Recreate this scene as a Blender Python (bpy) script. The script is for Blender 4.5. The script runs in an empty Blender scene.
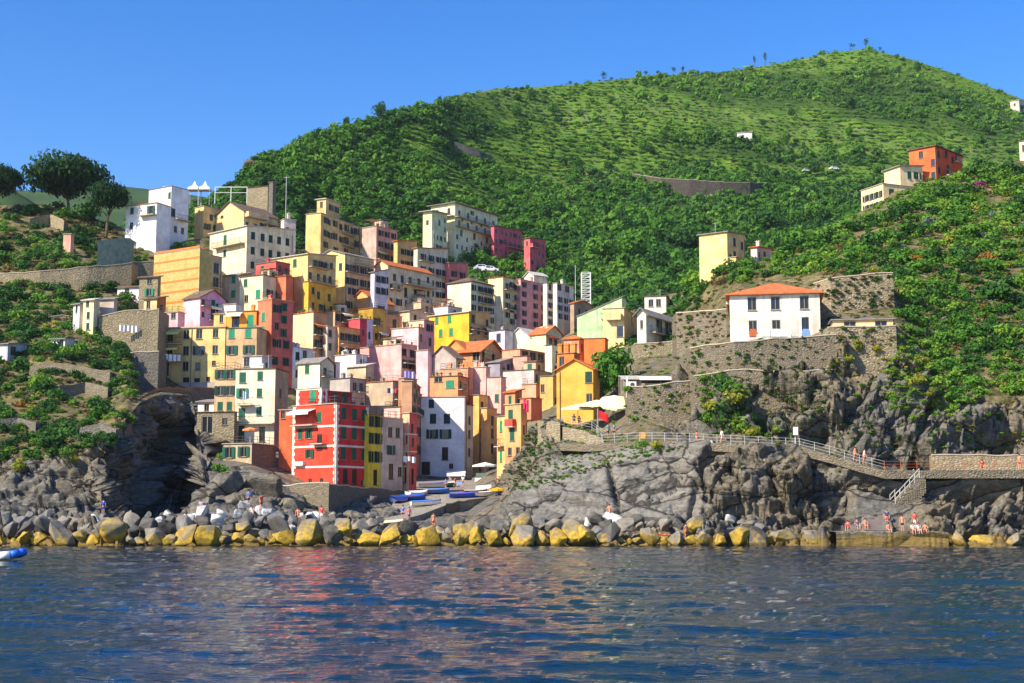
import bpy, bmesh, math, random
import numpy as np
from mathutils import Vector, Matrix
from mathutils.bvhtree import BVHTree
rnd = random.Random(7)
rng = np.random.default_rng(11)
SC = bpy.context.scene
COL = SC.collection
F = 1422.2; CX = 512.0; CY = 341.5; H = 2.5; PITCH = math.radians(7.23)
cp, sp = math.cos(PITCH), math.sin(PITCH)

def ray(px, py):
    u = (px-CX)/F; v = (CY-py)/F
    return (u, cp-v*sp, sp+v*cp)
def at(px, py, Y):
    d = ray(px, py); t = Y/d[1]
    return Vector((d[0]*t, Y, H+d[2]*t))
def at_np(px, py, Y):
    u = (px-CX)/F; v = (CY-py)/F
    dy = cp-v*sp; t = Y/dy
    return np.stack([u*t, Y+0*u, H+(sp+v*cp)*t], -1)

# ---------------------------------------------------------------- numpy noise
def _hash(ix, iy, iz, s):
    h = (ix.astype(np.int64)*374761393 + iy.astype(np.int64)*668265263 + iz.astype(np.int64)*2147483647 + s*1274126177) & 0xffffffff
    h = ((h ^ (h >> 13))*1274126177) & 0xffffffff
    h = ((h ^ (h >> 16))*2246822519) & 0xffffffff
    return ((h ^ (h >> 15)) & 0xffffff)/float(0x1000000)
def vnoise(p, s=0):
    i = np.floor(p); f = p-i; f = f*f*(3-2*f); i = i.astype(np.int64)
    r = 0
    for dx in (0, 1):
        for dy in (0, 1):
            for dz in (0, 1):
                w = (f[:, 0] if dx else 1-f[:, 0])*(f[:, 1] if dy else 1-f[:, 1])*(f[:, 2] if dz else 1-f[:, 2])
                r = r + w*_hash(i[:, 0]+dx, i[:, 1]+dy, i[:, 2]+dz, s)
    return r*2-1
def fbm(p, o=4, s=0):
    r = 0; a = 1.0
    for k in range(o):
        r = r + a*vnoise(p*(2**k)+k*17.3, s+k); a *= .5
    return r
def worley(p, s=0):
    i = np.floor(p).astype(np.int64); d1 = np.full(len(p), 9.0); d2 = d1.copy(); idv = np.zeros(len(p))
    for dx in (-1, 0, 1):
        for dy in (-1, 0, 1):
            for dz in (-1, 0, 1):
                c = i+np.array([dx, dy, dz])
                q = np.stack([c[:, k]+_hash(c[:, 0], c[:, 1], c[:, 2], s+k*7+1) for k in range(3)], -1)
                d = np.sqrt(((p-q)**2).sum(1)); v = _hash(c[:, 0], c[:, 1], c[:, 2], s+99)
                m = d < d1
                d2 = np.where(m, d1, np.minimum(d2, d)); idv = np.where(m, v, idv); d1 = np.where(m, d, d1)
    return d1, d2, idv

# ---------------------------------------------------------------- objects
def tag(o, label=None, cat=None, group=None, kind=None):
    if label: o['label'] = label
    if cat: o['category'] = cat
    if group: o['group'] = group
    if kind: o['kind'] = kind
    return o
def empty(name, loc, rz=0.0):
    o = bpy.data.objects.new(name, None); COL.objects.link(o)
    o.location = loc; o.rotation_euler = (0, 0, rz); o.empty_display_size = .3
    return o
def link(name, me, parent=None, loc=None, rz=None, sc=None, rot=None):
    o = bpy.data.objects.new(name, me); COL.objects.link(o)
    if parent is not None: o.parent = parent
    if loc is not None: o.location = loc
    if rot is not None: o.rotation_euler = rot
    elif rz is not None: o.rotation_euler = (0, 0, rz)
    if sc is not None: o.scale = sc
    return o
def copy_tree(o, parent=None):
    c = o.copy(); COL.objects.link(c)
    if parent is not None: c.parent = parent
    for ch in list(o.children): copy_tree(ch, c)
    return c

class MB:
    """collects polygons for ONE mesh"""
    def __init__(s): s.v = []; s.f = []; s.m = []
    def add(s, vs, fs, m=0):
        n = len(s.v); s.v += [tuple(v) for v in vs]
        for f in fs: s.f.append(tuple(i+n for i in f)); s.m.append(m)
    def quad(s, a, b, c, d, m=0): s.add([a, b, c, d], [(0, 1, 2, 3)], m)
    def tri(s, a, b, c, m=0): s.add([a, b, c], [(0, 1, 2)], m)
    def box(s, x0, x1, y0, y1, z0, z1, m=0):
        s.add([(x0, y0, z0), (x1, y0, z0), (x1, y1, z0), (x0, y1, z0), (x0, y0, z1), (x1, y0, z1), (x1, y1, z1), (x0, y1, z1)],
              [(0, 3, 2, 1), (4, 5, 6, 7), (0, 1, 5, 4), (1, 2, 6, 5), (2, 3, 7, 6), (3, 0, 4, 7)], m)
    def hexa(s, b, t, m=0):
        s.add(list(b)+list(t), [(0, 3, 2, 1), (4, 5, 6, 7), (0, 1, 5, 4), (1, 2, 6, 5), (2, 3, 7, 6), (3, 0, 4, 7)], m)
    def tube(s, a, b, r, r2=None, n=6, m=0, caps=True):
        a = Vector(a); b = Vector(b); d = (b-a)
        if d.length < 1e-6: return
        d.normalize(); u = d.orthogonal().normalized(); w = d.cross(u); r2 = r if r2 is None else r2
        vs = []
        for k in range(n):
            t = 2*math.pi*k/n; e = u*math.cos(t)+w*math.sin(t)
            vs += [a+e*r, b+e*r2]
        fs = [(2*k, 2*((k+1) % n), 2*((k+1) % n)+1, 2*k+1) for k in range(n)]
        if caps: fs += [tuple(2*k for k in range(n))[::-1], tuple(2*k+1 for k in range(n))]
        s.add(vs, fs, m)
    def path(s, pts, r, n=6, m=0):
        for a, b in zip(pts[:-1], pts[1:]): s.tube(a, b, r, n=n, m=m)
    def mesh(s, name, mats, smooth=False):
        me = bpy.data.meshes.new(name); me.from_pydata(s.v, [], s.f)
        for mt in (mats if isinstance(mats, (list, tuple)) else [mats]): me.materials.append(mt)
        if any(s.m): me.polygons.foreach_set('material_index', s.m)
        if smooth: me.polygons.foreach_set('use_smooth', [True]*len(s.f))
        me.update(); return me
    def build(s, name, mats, parent=None, smooth=False, loc=None, rz=None):
        return link(name, s.mesh(name, mats, smooth), parent, loc, rz)

def np_mesh(name, V, Q, mat, smooth=False, colors=None):
    """V n x 3, Q m x k (k = 3 or 4)"""
    me = bpy.data.meshes.new(name); k = Q.shape[1]; m = len(Q)
    me.vertices.add(len(V)); me.vertices.foreach_set('co', np.ascontiguousarray(V, np.float32).ravel())
    me.loops.add(m*k); me.loops.foreach_set('vertex_index', np.ascontiguousarray(Q, np.int32).ravel())
    me.polygons.add(m); me.polygons.foreach_set('loop_start', np.arange(0, m*k, k, dtype=np.int32))
    me.update(calc_edges=True)
    if smooth: me.polygons.foreach_set('use_smooth', np.ones(m, bool))
    if colors is not None:
        at_ = me.attributes.new('tint', 'FLOAT_COLOR', 'POINT')
        at_.data.foreach_set('color', np.ascontiguousarray(colors, np.float32).ravel())
    for mt in (mat if isinstance(mat, (list, tuple)) else [mat]): me.materials.append(mt)
    me.update(); return me

# ---------------------------------------------------------------- materials
def lin(hexs, k=1.0):
    out = []
    for i in (0, 2, 4):
        c = int(hexs[i:i+2], 16)/255
        c = c/12.92 if c <= .04045 else ((c+.055)/1.055)**2.4
        out.append(min(.82, c*k))
    return tuple(out)+(1,)
class NT:
    def __init__(s, name):
        s.mat = bpy.data.materials.new(name); s.mat.use_nodes = True; s.t = s.mat.node_tree
        s.b = s.t.nodes['Principled BSDF']; s.n = s.t.nodes
    def new(s, ty, **kw):
        n = s.n.new(ty)
        for k, v in kw.items():
            if k.startswith('i_'):
                key = k[2:]; n.inputs[int(key) if key.isdigit() else key.replace('_', ' ')].default_value = v
            else: setattr(n, k, v)
        return n
    def l(s, a, b): s.t.links.new(a, b)
    def noise(s, vec, scale, detail=4, rough=.55, dist=0):
        n = s.new('ShaderNodeTexNoise'); n.inputs['Scale'].default_value = scale; n.inputs['Detail'].default_value = detail
        n.inputs['Roughness'].default_value = rough; n.inputs['Distortion'].default_value = dist
        if vec is not None: s.l(vec, n.inputs['Vector'])
        return n.outputs['Fac']
    def ramp(s, fac, stops):
        r = s.new('ShaderNodeValToRGB'); e = r.color_ramp.elements
        while len(e) < len(stops): e.new(.5)
        for q, (p, c) in zip(e, stops): q.position = p; q.color = c if len(c) == 4 else tuple(c)+(1,)
        s.l(fac, r.inputs['Fac']); return r.outputs['Color']
    def mix(s, fac, a, b, mode='MIX'):
        m = s.new('ShaderNodeMix', data_type='RGBA', blend_type=mode)
        if isinstance(fac, (int, float)): m.inputs[0].default_value = fac
        else: s.l(fac, m.inputs[0])
        for i, x in ((6, a), (7, b)):
            if isinstance(x, tuple): m.inputs[i].default_value = x if len(x) == 4 else x+(1,)
            else: s.l(x, m.inputs[i])
        return m.outputs[2]
    def math(s, op, a, b=None, clamp=False):
        m = s.new('ShaderNodeMath', operation=op, use_clamp=clamp)
        for i, x in enumerate((a, b)):
            if x is None: continue
            if isinstance(x, (int, float)): m.inputs[i].default_value = x
            else: s.l(x, m.inputs[i])
        return m.outputs[0]
    def mapping(s, vec, scale=(1, 1, 1), rot=(0, 0, 0)):
        m = s.new('ShaderNodeMapping'); m.inputs['Scale'].default_value = scale; m.inputs['Rotation'].default_value = rot
        s.l(vec, m.inputs['Vector']); return m.outputs['Vector']
    def pos(s): return s.new('ShaderNodeNewGeometry').outputs['Position']
    def obj(s): return s.new('ShaderNodeTexCoord').outputs['Object']
    def bump(s, h, strength=.5, dist=.1):
        b = s.new('ShaderNodeBump'); b.inputs['Strength'].default_value = strength; b.inputs['Distance'].default_value = dist
        s.l(h, b.inputs['Height']); s.l(b.outputs['Normal'], s.b.inputs['Normal'])
    def out(s, col=None, rough=.8, spec=.3):
        if col is not None:
            if isinstance(col, tuple): s.b.inputs['Base Color'].default_value = col if len(col) == 4 else col+(1,)
            else: s.l(col, s.b.inputs['Base Color'])
        s.b.inputs['Roughness'].default_value = rough; s.b.inputs['Specular IOR Level'].default_value = spec
        return s.mat
_mc = {}
def plain(hexs, rough=.7, k=1.0, spec=.3, var=.12):
    key = ('p', hexs, rough, k, var)
    if key not in _mc:
        n = NT('paint_'+hexs); c = lin(hexs, k)
        f = n.noise(n.obj(), 3.0, 3)
        lo = tuple(x*(1-var) for x in c[:3]); hi = tuple(min(.85, x*(1+var)) for x in c[:3])
        _mc[key] = n.out(n.ramp(f, [(.3, lo), (.7, hi)]), rough, spec)
    return _mc[key]
def plaster(hexs, wear=.5, k=.95):
    """painted lime plaster: blotches, rain streaks, worn patches"""
    key = ('w', hexs, wear, k)
    if key not in _mc:
        n = NT('plaster_'+hexs); c = lin(hexs, k); c = (c[0], c[1]*(.90 if c[2] < .5*c[1] and c[1] > .4*c[0] else 1), c[2], 1); bl = .10 if c[2] > .09 and c[1] > .22 else .02; c = tuple((1-bl)*x+bl*w for x, w in zip((min(.84, c[0]*1.04), c[1]*.955, c[2]), (.80, .66, .52)))+(1,); p = n.pos()
        lo = tuple(x*.70 for x in c[:3]); hi = tuple(min(.84, x*1.08+.01) for x in c[:3])
        col = n.ramp(n.noise(p, .45, 6, .62), [(.32, lo), (.62, hi)])
        st = n.noise(n.mapping(p, (1.6, 1.6, .13)), 1.0, 5, .6)
        g = tuple(.44*x+.05*y for x, y in zip(c[:3], (.9, .85, .75)))
        col = n.mix(n.ramp(st, [(.50, (0, 0, 0)), (.74, (wear,)*3)]), col, g)
        pt = n.noise(p, .9, 7, .7, .6)
        worn = tuple(.5*x+.5*y for x, y in zip(c[:3], (.42, .38, .32)))
        col = n.mix(n.ramp(pt, [(.62, (0, 0, 0)), (.68, (wear*.9,)*3)]), col, worn)
        n.bump(n.noise(p, 6, 5), .35, .05)
        _mc[key] = n.out(col, .9, .15)
    return _mc[key]
def tile_mat(name, a, b, c):
    n = NT(name); o = n.obj()
    w = n.new('ShaderNodeTexWave', wave_type='BANDS', bands_direction='DIAGONAL'); w.inputs['Scale'].default_value = 2.2; w.inputs['Distortion'].default_value = .4
    n.l(o, w.inputs['Vector'])
    col = n.ramp(n.noise(o, 1.3, 6, .7), [(.25, a), (.5, b), (.75, c)])
    sp_ = n.noise(o, 6, 3)
    col = n.mix(n.ramp(sp_, [(.6, (0, 0, 0)), (.72, (.5,)*3)]), col, tuple(x*.5 for x in a))
    n.bump(w.outputs['Fac'], .6, .12)
    return n.out(col, .9, .15)
M = {}
M['terra'] = tile_mat('terracotta_tiles', (.36, .10, .035), (.56, .17, .06), (.62, .27, .12))
M['slate'] = tile_mat('slate_tiles', (.16, .15, .14), (.27, .25, .23), (.38, .35, .31))
M['brown'] = tile_mat('weathered_tiles', (.10, .07, .05), (.17, .12, .09), (.25, .18, .13))
M['pale'] = tile_mat('pale_roof', (.42, .39, .35), (.55, .52, .47), (.62, .58, .52))
def stone_mat(name, base, sc=1.1, mort=.5):
    n = NT(name); p = n.pos()
    v = n.new('ShaderNodeTexVoronoi'); v.inputs['Scale'].default_value = sc*2.6; n.l(n.mapping(p, (1, 1, 1.7)), v.inputs['Vector'])
    v2 = n.new('ShaderNodeTexVoronoi', feature='DISTANCE_TO_EDGE'); v2.inputs['Scale'].default_value = sc*2.6; n.l(n.mapping(p, (1, 1, 1.7)), v2.inputs['Vector'])
    hs = n.new('ShaderNodeSeparateColor'); n.l(v.outputs['Color'], hs.inputs[0])
    lo = tuple(x*.68 for x in base); hi = tuple(min(.7, x*1.25) for x in base)
    col = n.ramp(hs.outputs[0], [(0, lo), (.5, base), (1, hi)])
    col = n.mix(n.ramp(n.noise(p, .35, 5, .65), [(.35, (0, 0, 0)), (.7, (.7,)*3)]), col, (base[0]*.8, base[1]*.82, base[2]*.7))
    col = n.mix(n.ramp(v2.outputs[0], [(.03, (.6,)*3), (.10, (0, 0, 0))]), col, tuple(x*mort for x in base))
    n.bump(v2.outputs[0], .8, .25)
    return n.out(col, .95, .1)
M['stone'] = stone_mat('rubble_stone', (.23, .195, .145))
M['stone_grey'] = stone_mat('grey_rubble_stone', (.19, .178, .155))
M['stone_tan'] = stone_mat('tan_rubble_stone', (.33, .275, .185), .9)
M['concrete'] = plaster('9a948a', .5)
M['deck'] = plaster('a89c8e', .6)
M['white'] = plaster('f4f2ee', .35)
M['coping'] = plain('b9ab98', .9)
M['glass'] = NT('window_glass').out((.018, .022, .028), .12, .5)
M['frame'] = plain('8d8676', .6)
M['frame_dark'] = plain('4c453c', .6)
M['sh_green'] = plain('1c5f4a', .6, .9)
M['sh_bright'] = plain('22906c', .6, .9)
M['sh_dark'] = plain('1c3f3c', .6, .9)
M['sh_blue'] = plain('2b3f57', .6)
M['sh_brown'] = plain('5a3b28', .6)
M['iron'] = plain('4a4744', .5)
M['steel'] = plain('b9bbb8', .35)
M['wood'] = plain('7a5a3c', .8)
M['rust'] = plain('b8622c', .8)
def rock_mat():
    n = NT('coastal_rock'); p = n.pos()
    st = n.noise(n.mapping(p, (.25, .25, 1.6), (.25, .55, 0)), 1.0, 8, .68, .4)
    col = n.ramp(st, [(.2, (.055, .053, .049)), (.45, (.15, .145, .13)), (.62, (.235, .226, .20)), (.85, (.37, .35, .305))])
    big = n.noise(p, .09, 5, .6)
    col = n.mix(n.ramp(big, [(.42, (0, 0, 0)), (.66, (.75,)*3)]), col, (.27, .21, .12))
    sm = n.noise(p, 1.4, 7, .7)
    col = n.mix(n.ramp(sm, [(.4, (.7,)*3), (.55, (0, 0, 0))]), col, (.09, .085, .075))
    a = n.new('ShaderNodeAttribute', attribute_name='tint'); sep = n.new('ShaderNodeSeparateColor'); n.l(a.outputs['Color'], sep.inputs[0])
    sl = n.ramp(n.noise(n.mapping(p, (.12, .12, .9), (.1, .5, 0)), 1.0, 7, .7), [(.28, (.12, .115, .105)), (.5, (.26, .252, .235)), (.72, (.36, .35, .325))])
    col = n.mix(n.math('MULTIPLY', sep.outputs[1], .6), col, sl)
    wv = n.new('ShaderNodeVectorMath', operation='ADD'); n.l(n.mapping(p, (.10, .10, .30), (.2, .62, .1)), wv.inputs[0])
    wn = n.new('ShaderNodeTexNoise'); wn.inputs['Scale'].default_value = .25; wn.inputs['Detail'].default_value = 4; n.l(p, wn.inputs['Vector'])
    ws = n.new('ShaderNodeVectorMath', operation='SCALE'); ws.inputs['Scale'].default_value = .35; n.l(wn.outputs['Color'], ws.inputs[0]); n.l(ws.outputs[0], wv.inputs[1])
    ck = n.new('ShaderNodeTexVoronoi', feature='DISTANCE_TO_EDGE'); ck.inputs['Scale'].default_value = 1.0; n.l(wv.outputs[0], ck.inputs['Vector'])
    ck2 = n.new('ShaderNodeTexVoronoi', feature='DISTANCE_TO_EDGE'); ck2.inputs['Scale'].default_value = 3.1; n.l(wv.outputs[0], ck2.inputs['Vector'])
    col = n.mix(n.ramp(ck.outputs[0], [(.010, (.9,)*3), (.03, (0, 0, 0))]), col, (.03, .028, .025))
    col = n.mix(n.ramp(ck2.outputs[0], [(.010, (.32,)*3), (.04, (0, 0, 0))]), col, (.05, .046, .04))
    # grassy cracks from the terrain attribute
    gr = n.ramp(n.noise(p, .5, 7, .72), [(.3, (.05, .05, .022)), (.48, (.13, .115, .05)), (.62, (.25, .20, .10)), (.74, (.16, .15, .06)), (.88, (.10, .13, .035))])
    vm = n.math('ADD', sep.outputs[0], n.math('MULTIPLY', n.math('SUBTRACT', n.noise(p, .7, 6, .7), .5), 1.1))
    col = n.mix(n.ramp(vm, [(.42, (0, 0, 0)), (.58, (1, 1, 1))]), col, gr)
    # ochre weed just above the water line
    sx = n.new('ShaderNodeSeparateXYZ'); n.l(p, sx.inputs[0])
    hz = n.math('ADD', sx.outputs[2], n.math('MULTIPLY', n.math('SUBTRACT', n.noise(p, .5, 4), .5), 2.2))
    col = n.mix(n.ramp(n.math('MULTIPLY', hz, .4), [(.38, (.85,)*3), (.62, (0, 0, 0))]), col, (.22, .15, .035))
    h = n.math('ADD', n.math('ADD', n.math('MULTIPLY', st, 1.0), n.math('MULTIPLY', sm, .8)), n.math('MINIMUM', n.math('MULTIPLY', ck.outputs[0], 8.0), 1.2))
    n.bump(h, .9, .5)
    return n.out(col, .92, .2)
M['rock'] = rock_mat()
def boulder_mat(name, base, yel):
    n = NT(name); p = n.pos(); o = n.obj()
    col = n.ramp(n.noise(o, 1.2, 7, .68), [(.3, tuple(x*.5 for x in base)), (.5, base), (.75, tuple(min(.75, x*1.4) for x in base))])
    if yel > 0:
        sx = n.new('ShaderNodeSeparateXYZ'); n.l(p, sx.inputs[0])
        f = n.math('ADD', n.math('MULTIPLY', n.noise(p, .55, 5, .65), 1.6), n.math('MULTIPLY', sx.outputs[2], -.22))
        yc = n.ramp(n.noise(p, 2.2, 5, .7), [(.28, (.16, .095, .018)), (.5, (.42, .27, .025)), (.72, (.62, .43, .035))])
        lo = .66-.40*yel
        col = n.mix(n.ramp(f, [(lo, (0, 0, 0)), (lo+.34, (.92,)*3)]), col, yc)
        wet = n.ramp(n.math('MULTIPLY', sx.outputs[2], 1.0), [(.12, (.8,)*3), (.42, (0, 0, 0))])
        col = n.mix(wet, col, (.05, .042, .02))
    n.bump(n.noise(o, 3, 8, .7), .7, .18)
    return n.out(col, .88, .25)
M['b_yellow'] = boulder_mat('lichen_boulder', (.20, .17, .11), 1.0)
M['b_half'] = boulder_mat('half_lichen_boulder', (.22, .20, .165), .5)
M['b_grey'] = boulder_mat('grey_boulder', (.175, .168, .155), 0.25)
M['b_pale'] = boulder_mat('pale_boulder', (.55, .54, .52), 0)
M['b_dark'] = boulder_mat('dark_boulder', (.10, .095, .085), 0.1)
def leaf_mat(name, dark, mid, light):
    n = NT(name)
    a = n.new('ShaderNodeAttribute', attribute_name='tint'); sep = n.new('ShaderNodeSeparateColor'); n.l(a.outputs['Color'], sep.inputs[0])
    oi = n.new('ShaderNodeObjectInfo')
    f = n.math('ADD', n.math('MULTIPLY', sep.outputs[0], .75), n.math('MULTIPLY', oi.outputs['Random'], .25))
    col = n.ramp(f, [(.05, dark), (.5, mid), (.95, light)])
    n.out(col, .75, .12)
    tr = n.new('ShaderNodeBsdfTranslucent'); n.l(col, tr.inputs['Color'])
    mx = n.new('ShaderNodeMixShader'); mx.inputs[0].default_value = .32
    n.l(n.b.outputs[0], mx.inputs[1]); n.l(tr.outputs[0], mx.inputs[2])
    n.l(mx.outputs[0], n.n['Material Output'].inputs['Surface'])
    return n.mat
M['leaf'] = leaf_mat('leaves', (.028, .09, .014), (.078, .215, .026), (.17, .325, .042))
M['leaf_dark'] = leaf_mat('dark_leaves', (.016, .055, .016), (.042, .13, .026), (.09, .20, .036))
M['leaf_light'] = leaf_mat('light_leaves', (.06, .155, .02), (.128, .275, .032), (.25, .375, .05))
M['leaf_yellow'] = leaf_mat('yellow_leaves', (.10, .13, .02), (.24, .27, .03), (.42, .38, .05))
M['leaf_dry'] = leaf_mat('dry_leaves', (.08, .07, .03), (.18, .145, .06), (.31, .24, .11))
M['leaf_rust'] = leaf_mat('rusty_leaves', (.20, .08, .02), (.36, .16, .03), (.45, .25, .05))
M['leaf_blue'] = leaf_mat('blue_green_leaves', (.05, .10, .07), (.11, .19, .13), (.22, .30, .22))
M['leaf_magenta'] = leaf_mat('magenta_flowers', (.20, .01, .12), (.36, .02, .24), (.45, .06, .34))
M['leaf_pine'] = leaf_mat('pine_needles', (.008, .028, .010), (.018, .058, .016), (.04, .10, .022))
M['bark'] = plain('5b4a3a', .9)

n = NT('wire_netting'); o_ = n.pos(); w_ = n.noise(o_, 1.2, 6, .7)
M['netting'] = n.out(n.ramp(w_, [(.3, (.10, .17, .13)), (.55, (.20, .27, .21)), (.75, (.33, .33, .27))]), .9, .1)
# ---------------------------------------------------------------- lofted ground: stations across the shore, each a profile from the sea floor inland
def loft(stations, px, seg_rows):
    xs = np.array([s[0] for s in stations], float); nctl = len(stations[0][1])
    A = np.array([s[1] for s in stations], float)                 # stations x ctl x (py, Y)
    py = np.stack([np.interp(px, xs, A[:, k, 0]) for k in range(nctl)], 1)
    Y = np.stack([np.interp(px, xs, A[:, k, 1]) for k in range(nctl)], 1)
    P = np.stack([at_np(px, py[:, k], Y[:, k]) for k in range(nctl)], 1)   # col x ctl x 3
    rows = []; rid = []
    for k in range(nctl-1):
        for j in range(seg_rows[k]):
            t = j/seg_rows[k]; rows.append(P[:, k]*(1-t)+P[:, k+1]*t); rid.append(k+t)
    rows.append(P[:, -1]); rid.append(nctl-1)
    return np.stack(rows, 1), np.array(rid)                        # cols x rows x 3
def grid_quads(nc, nr):
    i = np.arange(nc-1)[:, None]*nr+np.arange(nr-1)[None, :]
    return np.stack([i, i+nr, i+nr+1, i+1], -1).reshape(-1, 4)
def grid_normals(G):
    a = np.gradient(G, axis=0); b = np.gradient(G, axis=1); n = np.cross(a, b)
    n /= np.linalg.norm(n, axis=-1, keepdims=True)+1e-9
    return n
def blur(G, k):
    for _ in range(k):
        g = G.copy(); g[1:-1] = (G[:-2]+2*G[1:-1]+G[2:])/4; g[:, 1:-1] = (g[:, :-2]+2*g[:, 1:-1]+g[:, 2:])/4; G = g
    return G
ST = [ # px, [R0 sea floor, R1 waterline, R2 cliff base, R3 cliff top, R4 path, R5 upper cliff, R6 slope, R7 crest, R8 behind]
 (-160, [(570,140),(548,150),(515,158),(470,168),(425,185),(358,215),(275,262),(205,310),(210,380)]),
 (0,    [(570,140),(548,150),(515,158),(470,168),(422,185),(358,215),(275,262),(205,310),(210,380)]),
 (60,   [(570,140),(548,150),(510,160),(458,170),(420,186),(352,218),(280,262),(207,310),(212,380)]),
 (104,  [(570,140),(548,150),(506,160),(448,168),(408,193),(352,222),(285,265),(222,305),(225,380)]),
 (128,  [(570,140),(548,150),(508,174),(418,181),(403,188),(352,225),(285,268),(232,305),(232,380)]),
 (140,  [(570,140),(548,150),(510,184),(403,191),(396,199),(388,226),(290,268),(240,302),(240,380)]),
 (160,  [(570,140),(548,150),(512,197),(394,204),(390.5,210),(388,232),(300,272),(243,300),(243,380)]),
 (192,  [(570,140),(548,150),(512,210),(396,217),(391,223),(390,236),(305,274),(240,300),(240,380)]),
 (204,  [(570,140),(548,150),(507,166),(470,190),(444,208),(400,234),(310,274),(238,302),(240,380)]),
 (250,  [(570,140),(547,150),(502,163),(474,182),(462,196),(405,232),(325,270),(240,312),(240,380)]),
 (290,  [(570,140),(547,150),(515,164),(488,180),(482,194),(425,225),(345,268),(250,330),(245,400)]),
 (380,  [(570,140),(546,150),(526,168),(500,190),(490,204),(450,228),(375,272),(275,360),(265,420)]),
 (400,  [(570,140),(546,150),(524,168),(510,185),(494,212),(470,240),(400,290),(300,380),(290,440)]),
 (470,  [(570,140),(546,150),(522,172),(506,190),(492,216),(474,250),(420,300),(320,400),(300,460)]),
 (498,  [(570,140),(546,150),(522,160),(504,174),(492,196),(468,236),(410,295),(325,400),(305,460)]),
 (514,  [(570,140),(546,150),(524,157),(494,169),(472,182),(455,208),(414,262),(342,390),(305,460)]),
 (545,  [(570,140),(546,150),(526,156),(470,168),(426,180),(421,205),(408,252),(335,380),(305,460)]),
 (600,  [(570,140),(546,150),(526,156),(452,167),(440,174),(414,197),(364,236),(322,330),(305,420)]),
 (640,  [(570,140),(545,150),(526,155),(446,164),(437,170),(388,184),(350,230),(318,300),(305,400)]),
 (690,  [(570,140),(545,150),(524,154),(442,162),(437,167),(372,182),(347,222),(284,262),(290,400)]),
 (740,  [(570,140),(545,150),(522,154),(440,161),(436,166),(343,176),(337,190),(266,235),(280,400)]),
 (800,  [(570,140),(545,150),(522,153),(444,159),(440,164),(340,176),(334,190),(246,245),(260,400)]),
 (850,  [(570,140),(545,150),(526,152),(458,157),(453,162),(338,176),(300,192),(216,248),(240,400)]),
 (895,  [(570,140),(545,150),(530,152),(478,156),(470,161),(345,175),(270,200),(192,255),(230,400)]),
 (930,  [(570,140),(545,150),(531,152),(478,156),(466,161),(400,172),(265,205),(178,262),(220,400)]),
 (1024, [(570,140),(545,150),(531,152),(476,156),(464,161),(402,172),(272,205),(158,270),(200,400)]),
 (1180, [(570,140),(545,150),(531,152),(476,156),(464,161),(402,172),(272,205),(158,270),(200,400)]),
]
pxs = np.concatenate([np.arange(-160, 0, 2.0), np.arange(0, 1026, 1.4), np.arange(1026, 1181, 2.0)])
G, rid = loft(ST, pxs, [6, 26, 80, 18, 84, 50, 56, 14])
G = blur(G, 3)
nrm = grid_normals(G)
P = G.reshape(-1, 3); N = nrm.reshape(-1, 3)
if N[:, 1].mean() > 0: N = -N
pxg = np.repeat(pxs, G.shape[1]); rg = np.tile(rid, G.shape[0])
def sst(a, b, x):
    t = np.clip((x-a)/(b-a), 0, 1); return t*t*(3-2*t)
R_ = np.array(Matrix.Rotation(.5, 3, 'Y'))
Q = (P@R_.T)
# where bare rock shows: the sea cliffs
rock = sst(.6, 1.2, rg)*(1-sst(3.0, 3.4, rg)*(1-sst(640, 700, pxg))*1)*(1-sst(4.75, 5.05, rg))
rock *= 1-.85*sst(395, 410, pxg)*(1-sst(490, 506, pxg))*sst(1.5, 2.2, rg)
rock *= 1-.9*sst(2.75, 3.0, rg)*(1-sst(3.9, 4.15, rg))*sst(555, 590, pxg)
rock *= 1-.80*sst(196, 212, pxg)*(1-sst(500, 520, pxg))*(1-sst(3.3, 3.6, rg))
rock *= 1-.45*(1-sst(150, 200, pxg))
rock *= 1-sst(2.85, 3.05, rg)*sst(105, 125, pxg)*(1-sst(205, 225, pxg))
wnd = sst(494, 506, pxg)*(1-sst(556, 580, pxg))*sst(1.5, 2.2, rg)*(1-sst(4.3, 4.8, rg))
rock = np.maximum(rock, .45*wnd)
rock *= 1-.9*sst(848, 858, pxg)*(1-sst(922, 934, pxg))*(1-sst(2.6, 2.9, rg))
slab = sst(500, 530, pxg)*(1-sst(690, 720, pxg))*(1-sst(3, 3.3, rg))     # smooth tilted slab in the middle
def facets(p, s, amp, tilt, edge):
    i = np.floor(p).astype(np.int64); d1 = np.full(len(p), 9.0); d2 = d1.copy(); c1 = np.zeros_like(p); hv = np.zeros(len(p)); g = np.zeros_like(p)
    for dx in (-1, 0, 1):
        for dy in (-1, 0, 1):
            for dz in (-1, 0, 1):
                c = i+np.array([dx, dy, dz]); hh = [_hash(c[:, 0], c[:, 1], c[:, 2], s+k*7+1) for k in range(7)]
                q = c+np.stack(hh[:3], -1); d = np.abs(p-q).max(1)*.6+np.sqrt(((p-q)**2).sum(1))*.5; m = d < d1
                d2 = np.where(m, d1, np.minimum(d2, d)); d1 = np.where(m, d, d1); hv = np.where(m, hh[3], hv)
                c1 = np.where(m[:, None], q, c1); g = np.where(m[:, None], np.stack(hh[4:], -1)-.5, g)
    return (hv-.5)*amp+((p-c1)*g).sum(1)*tilt-edge*np.exp(-((d2-d1)/.06)**2)
warp = np.stack([fbm(P*.12+9*k, 3, 60+k) for k in range(3)], -1)
F1 = facets((Q+warp*1.2)*np.array([.095, .13, .15]), 3, 4.4, 4.2, 1.0)
F2 = facets((Q+warp*.6)*np.array([.26, .34, .46]), 5, 2.5, 2.6, .6)
F3 = facets(Q*np.array([.9, .9, 1.5]), 15, .85, 1.3, .3)
d1, d2, idv = F1, F1, F1
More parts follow.
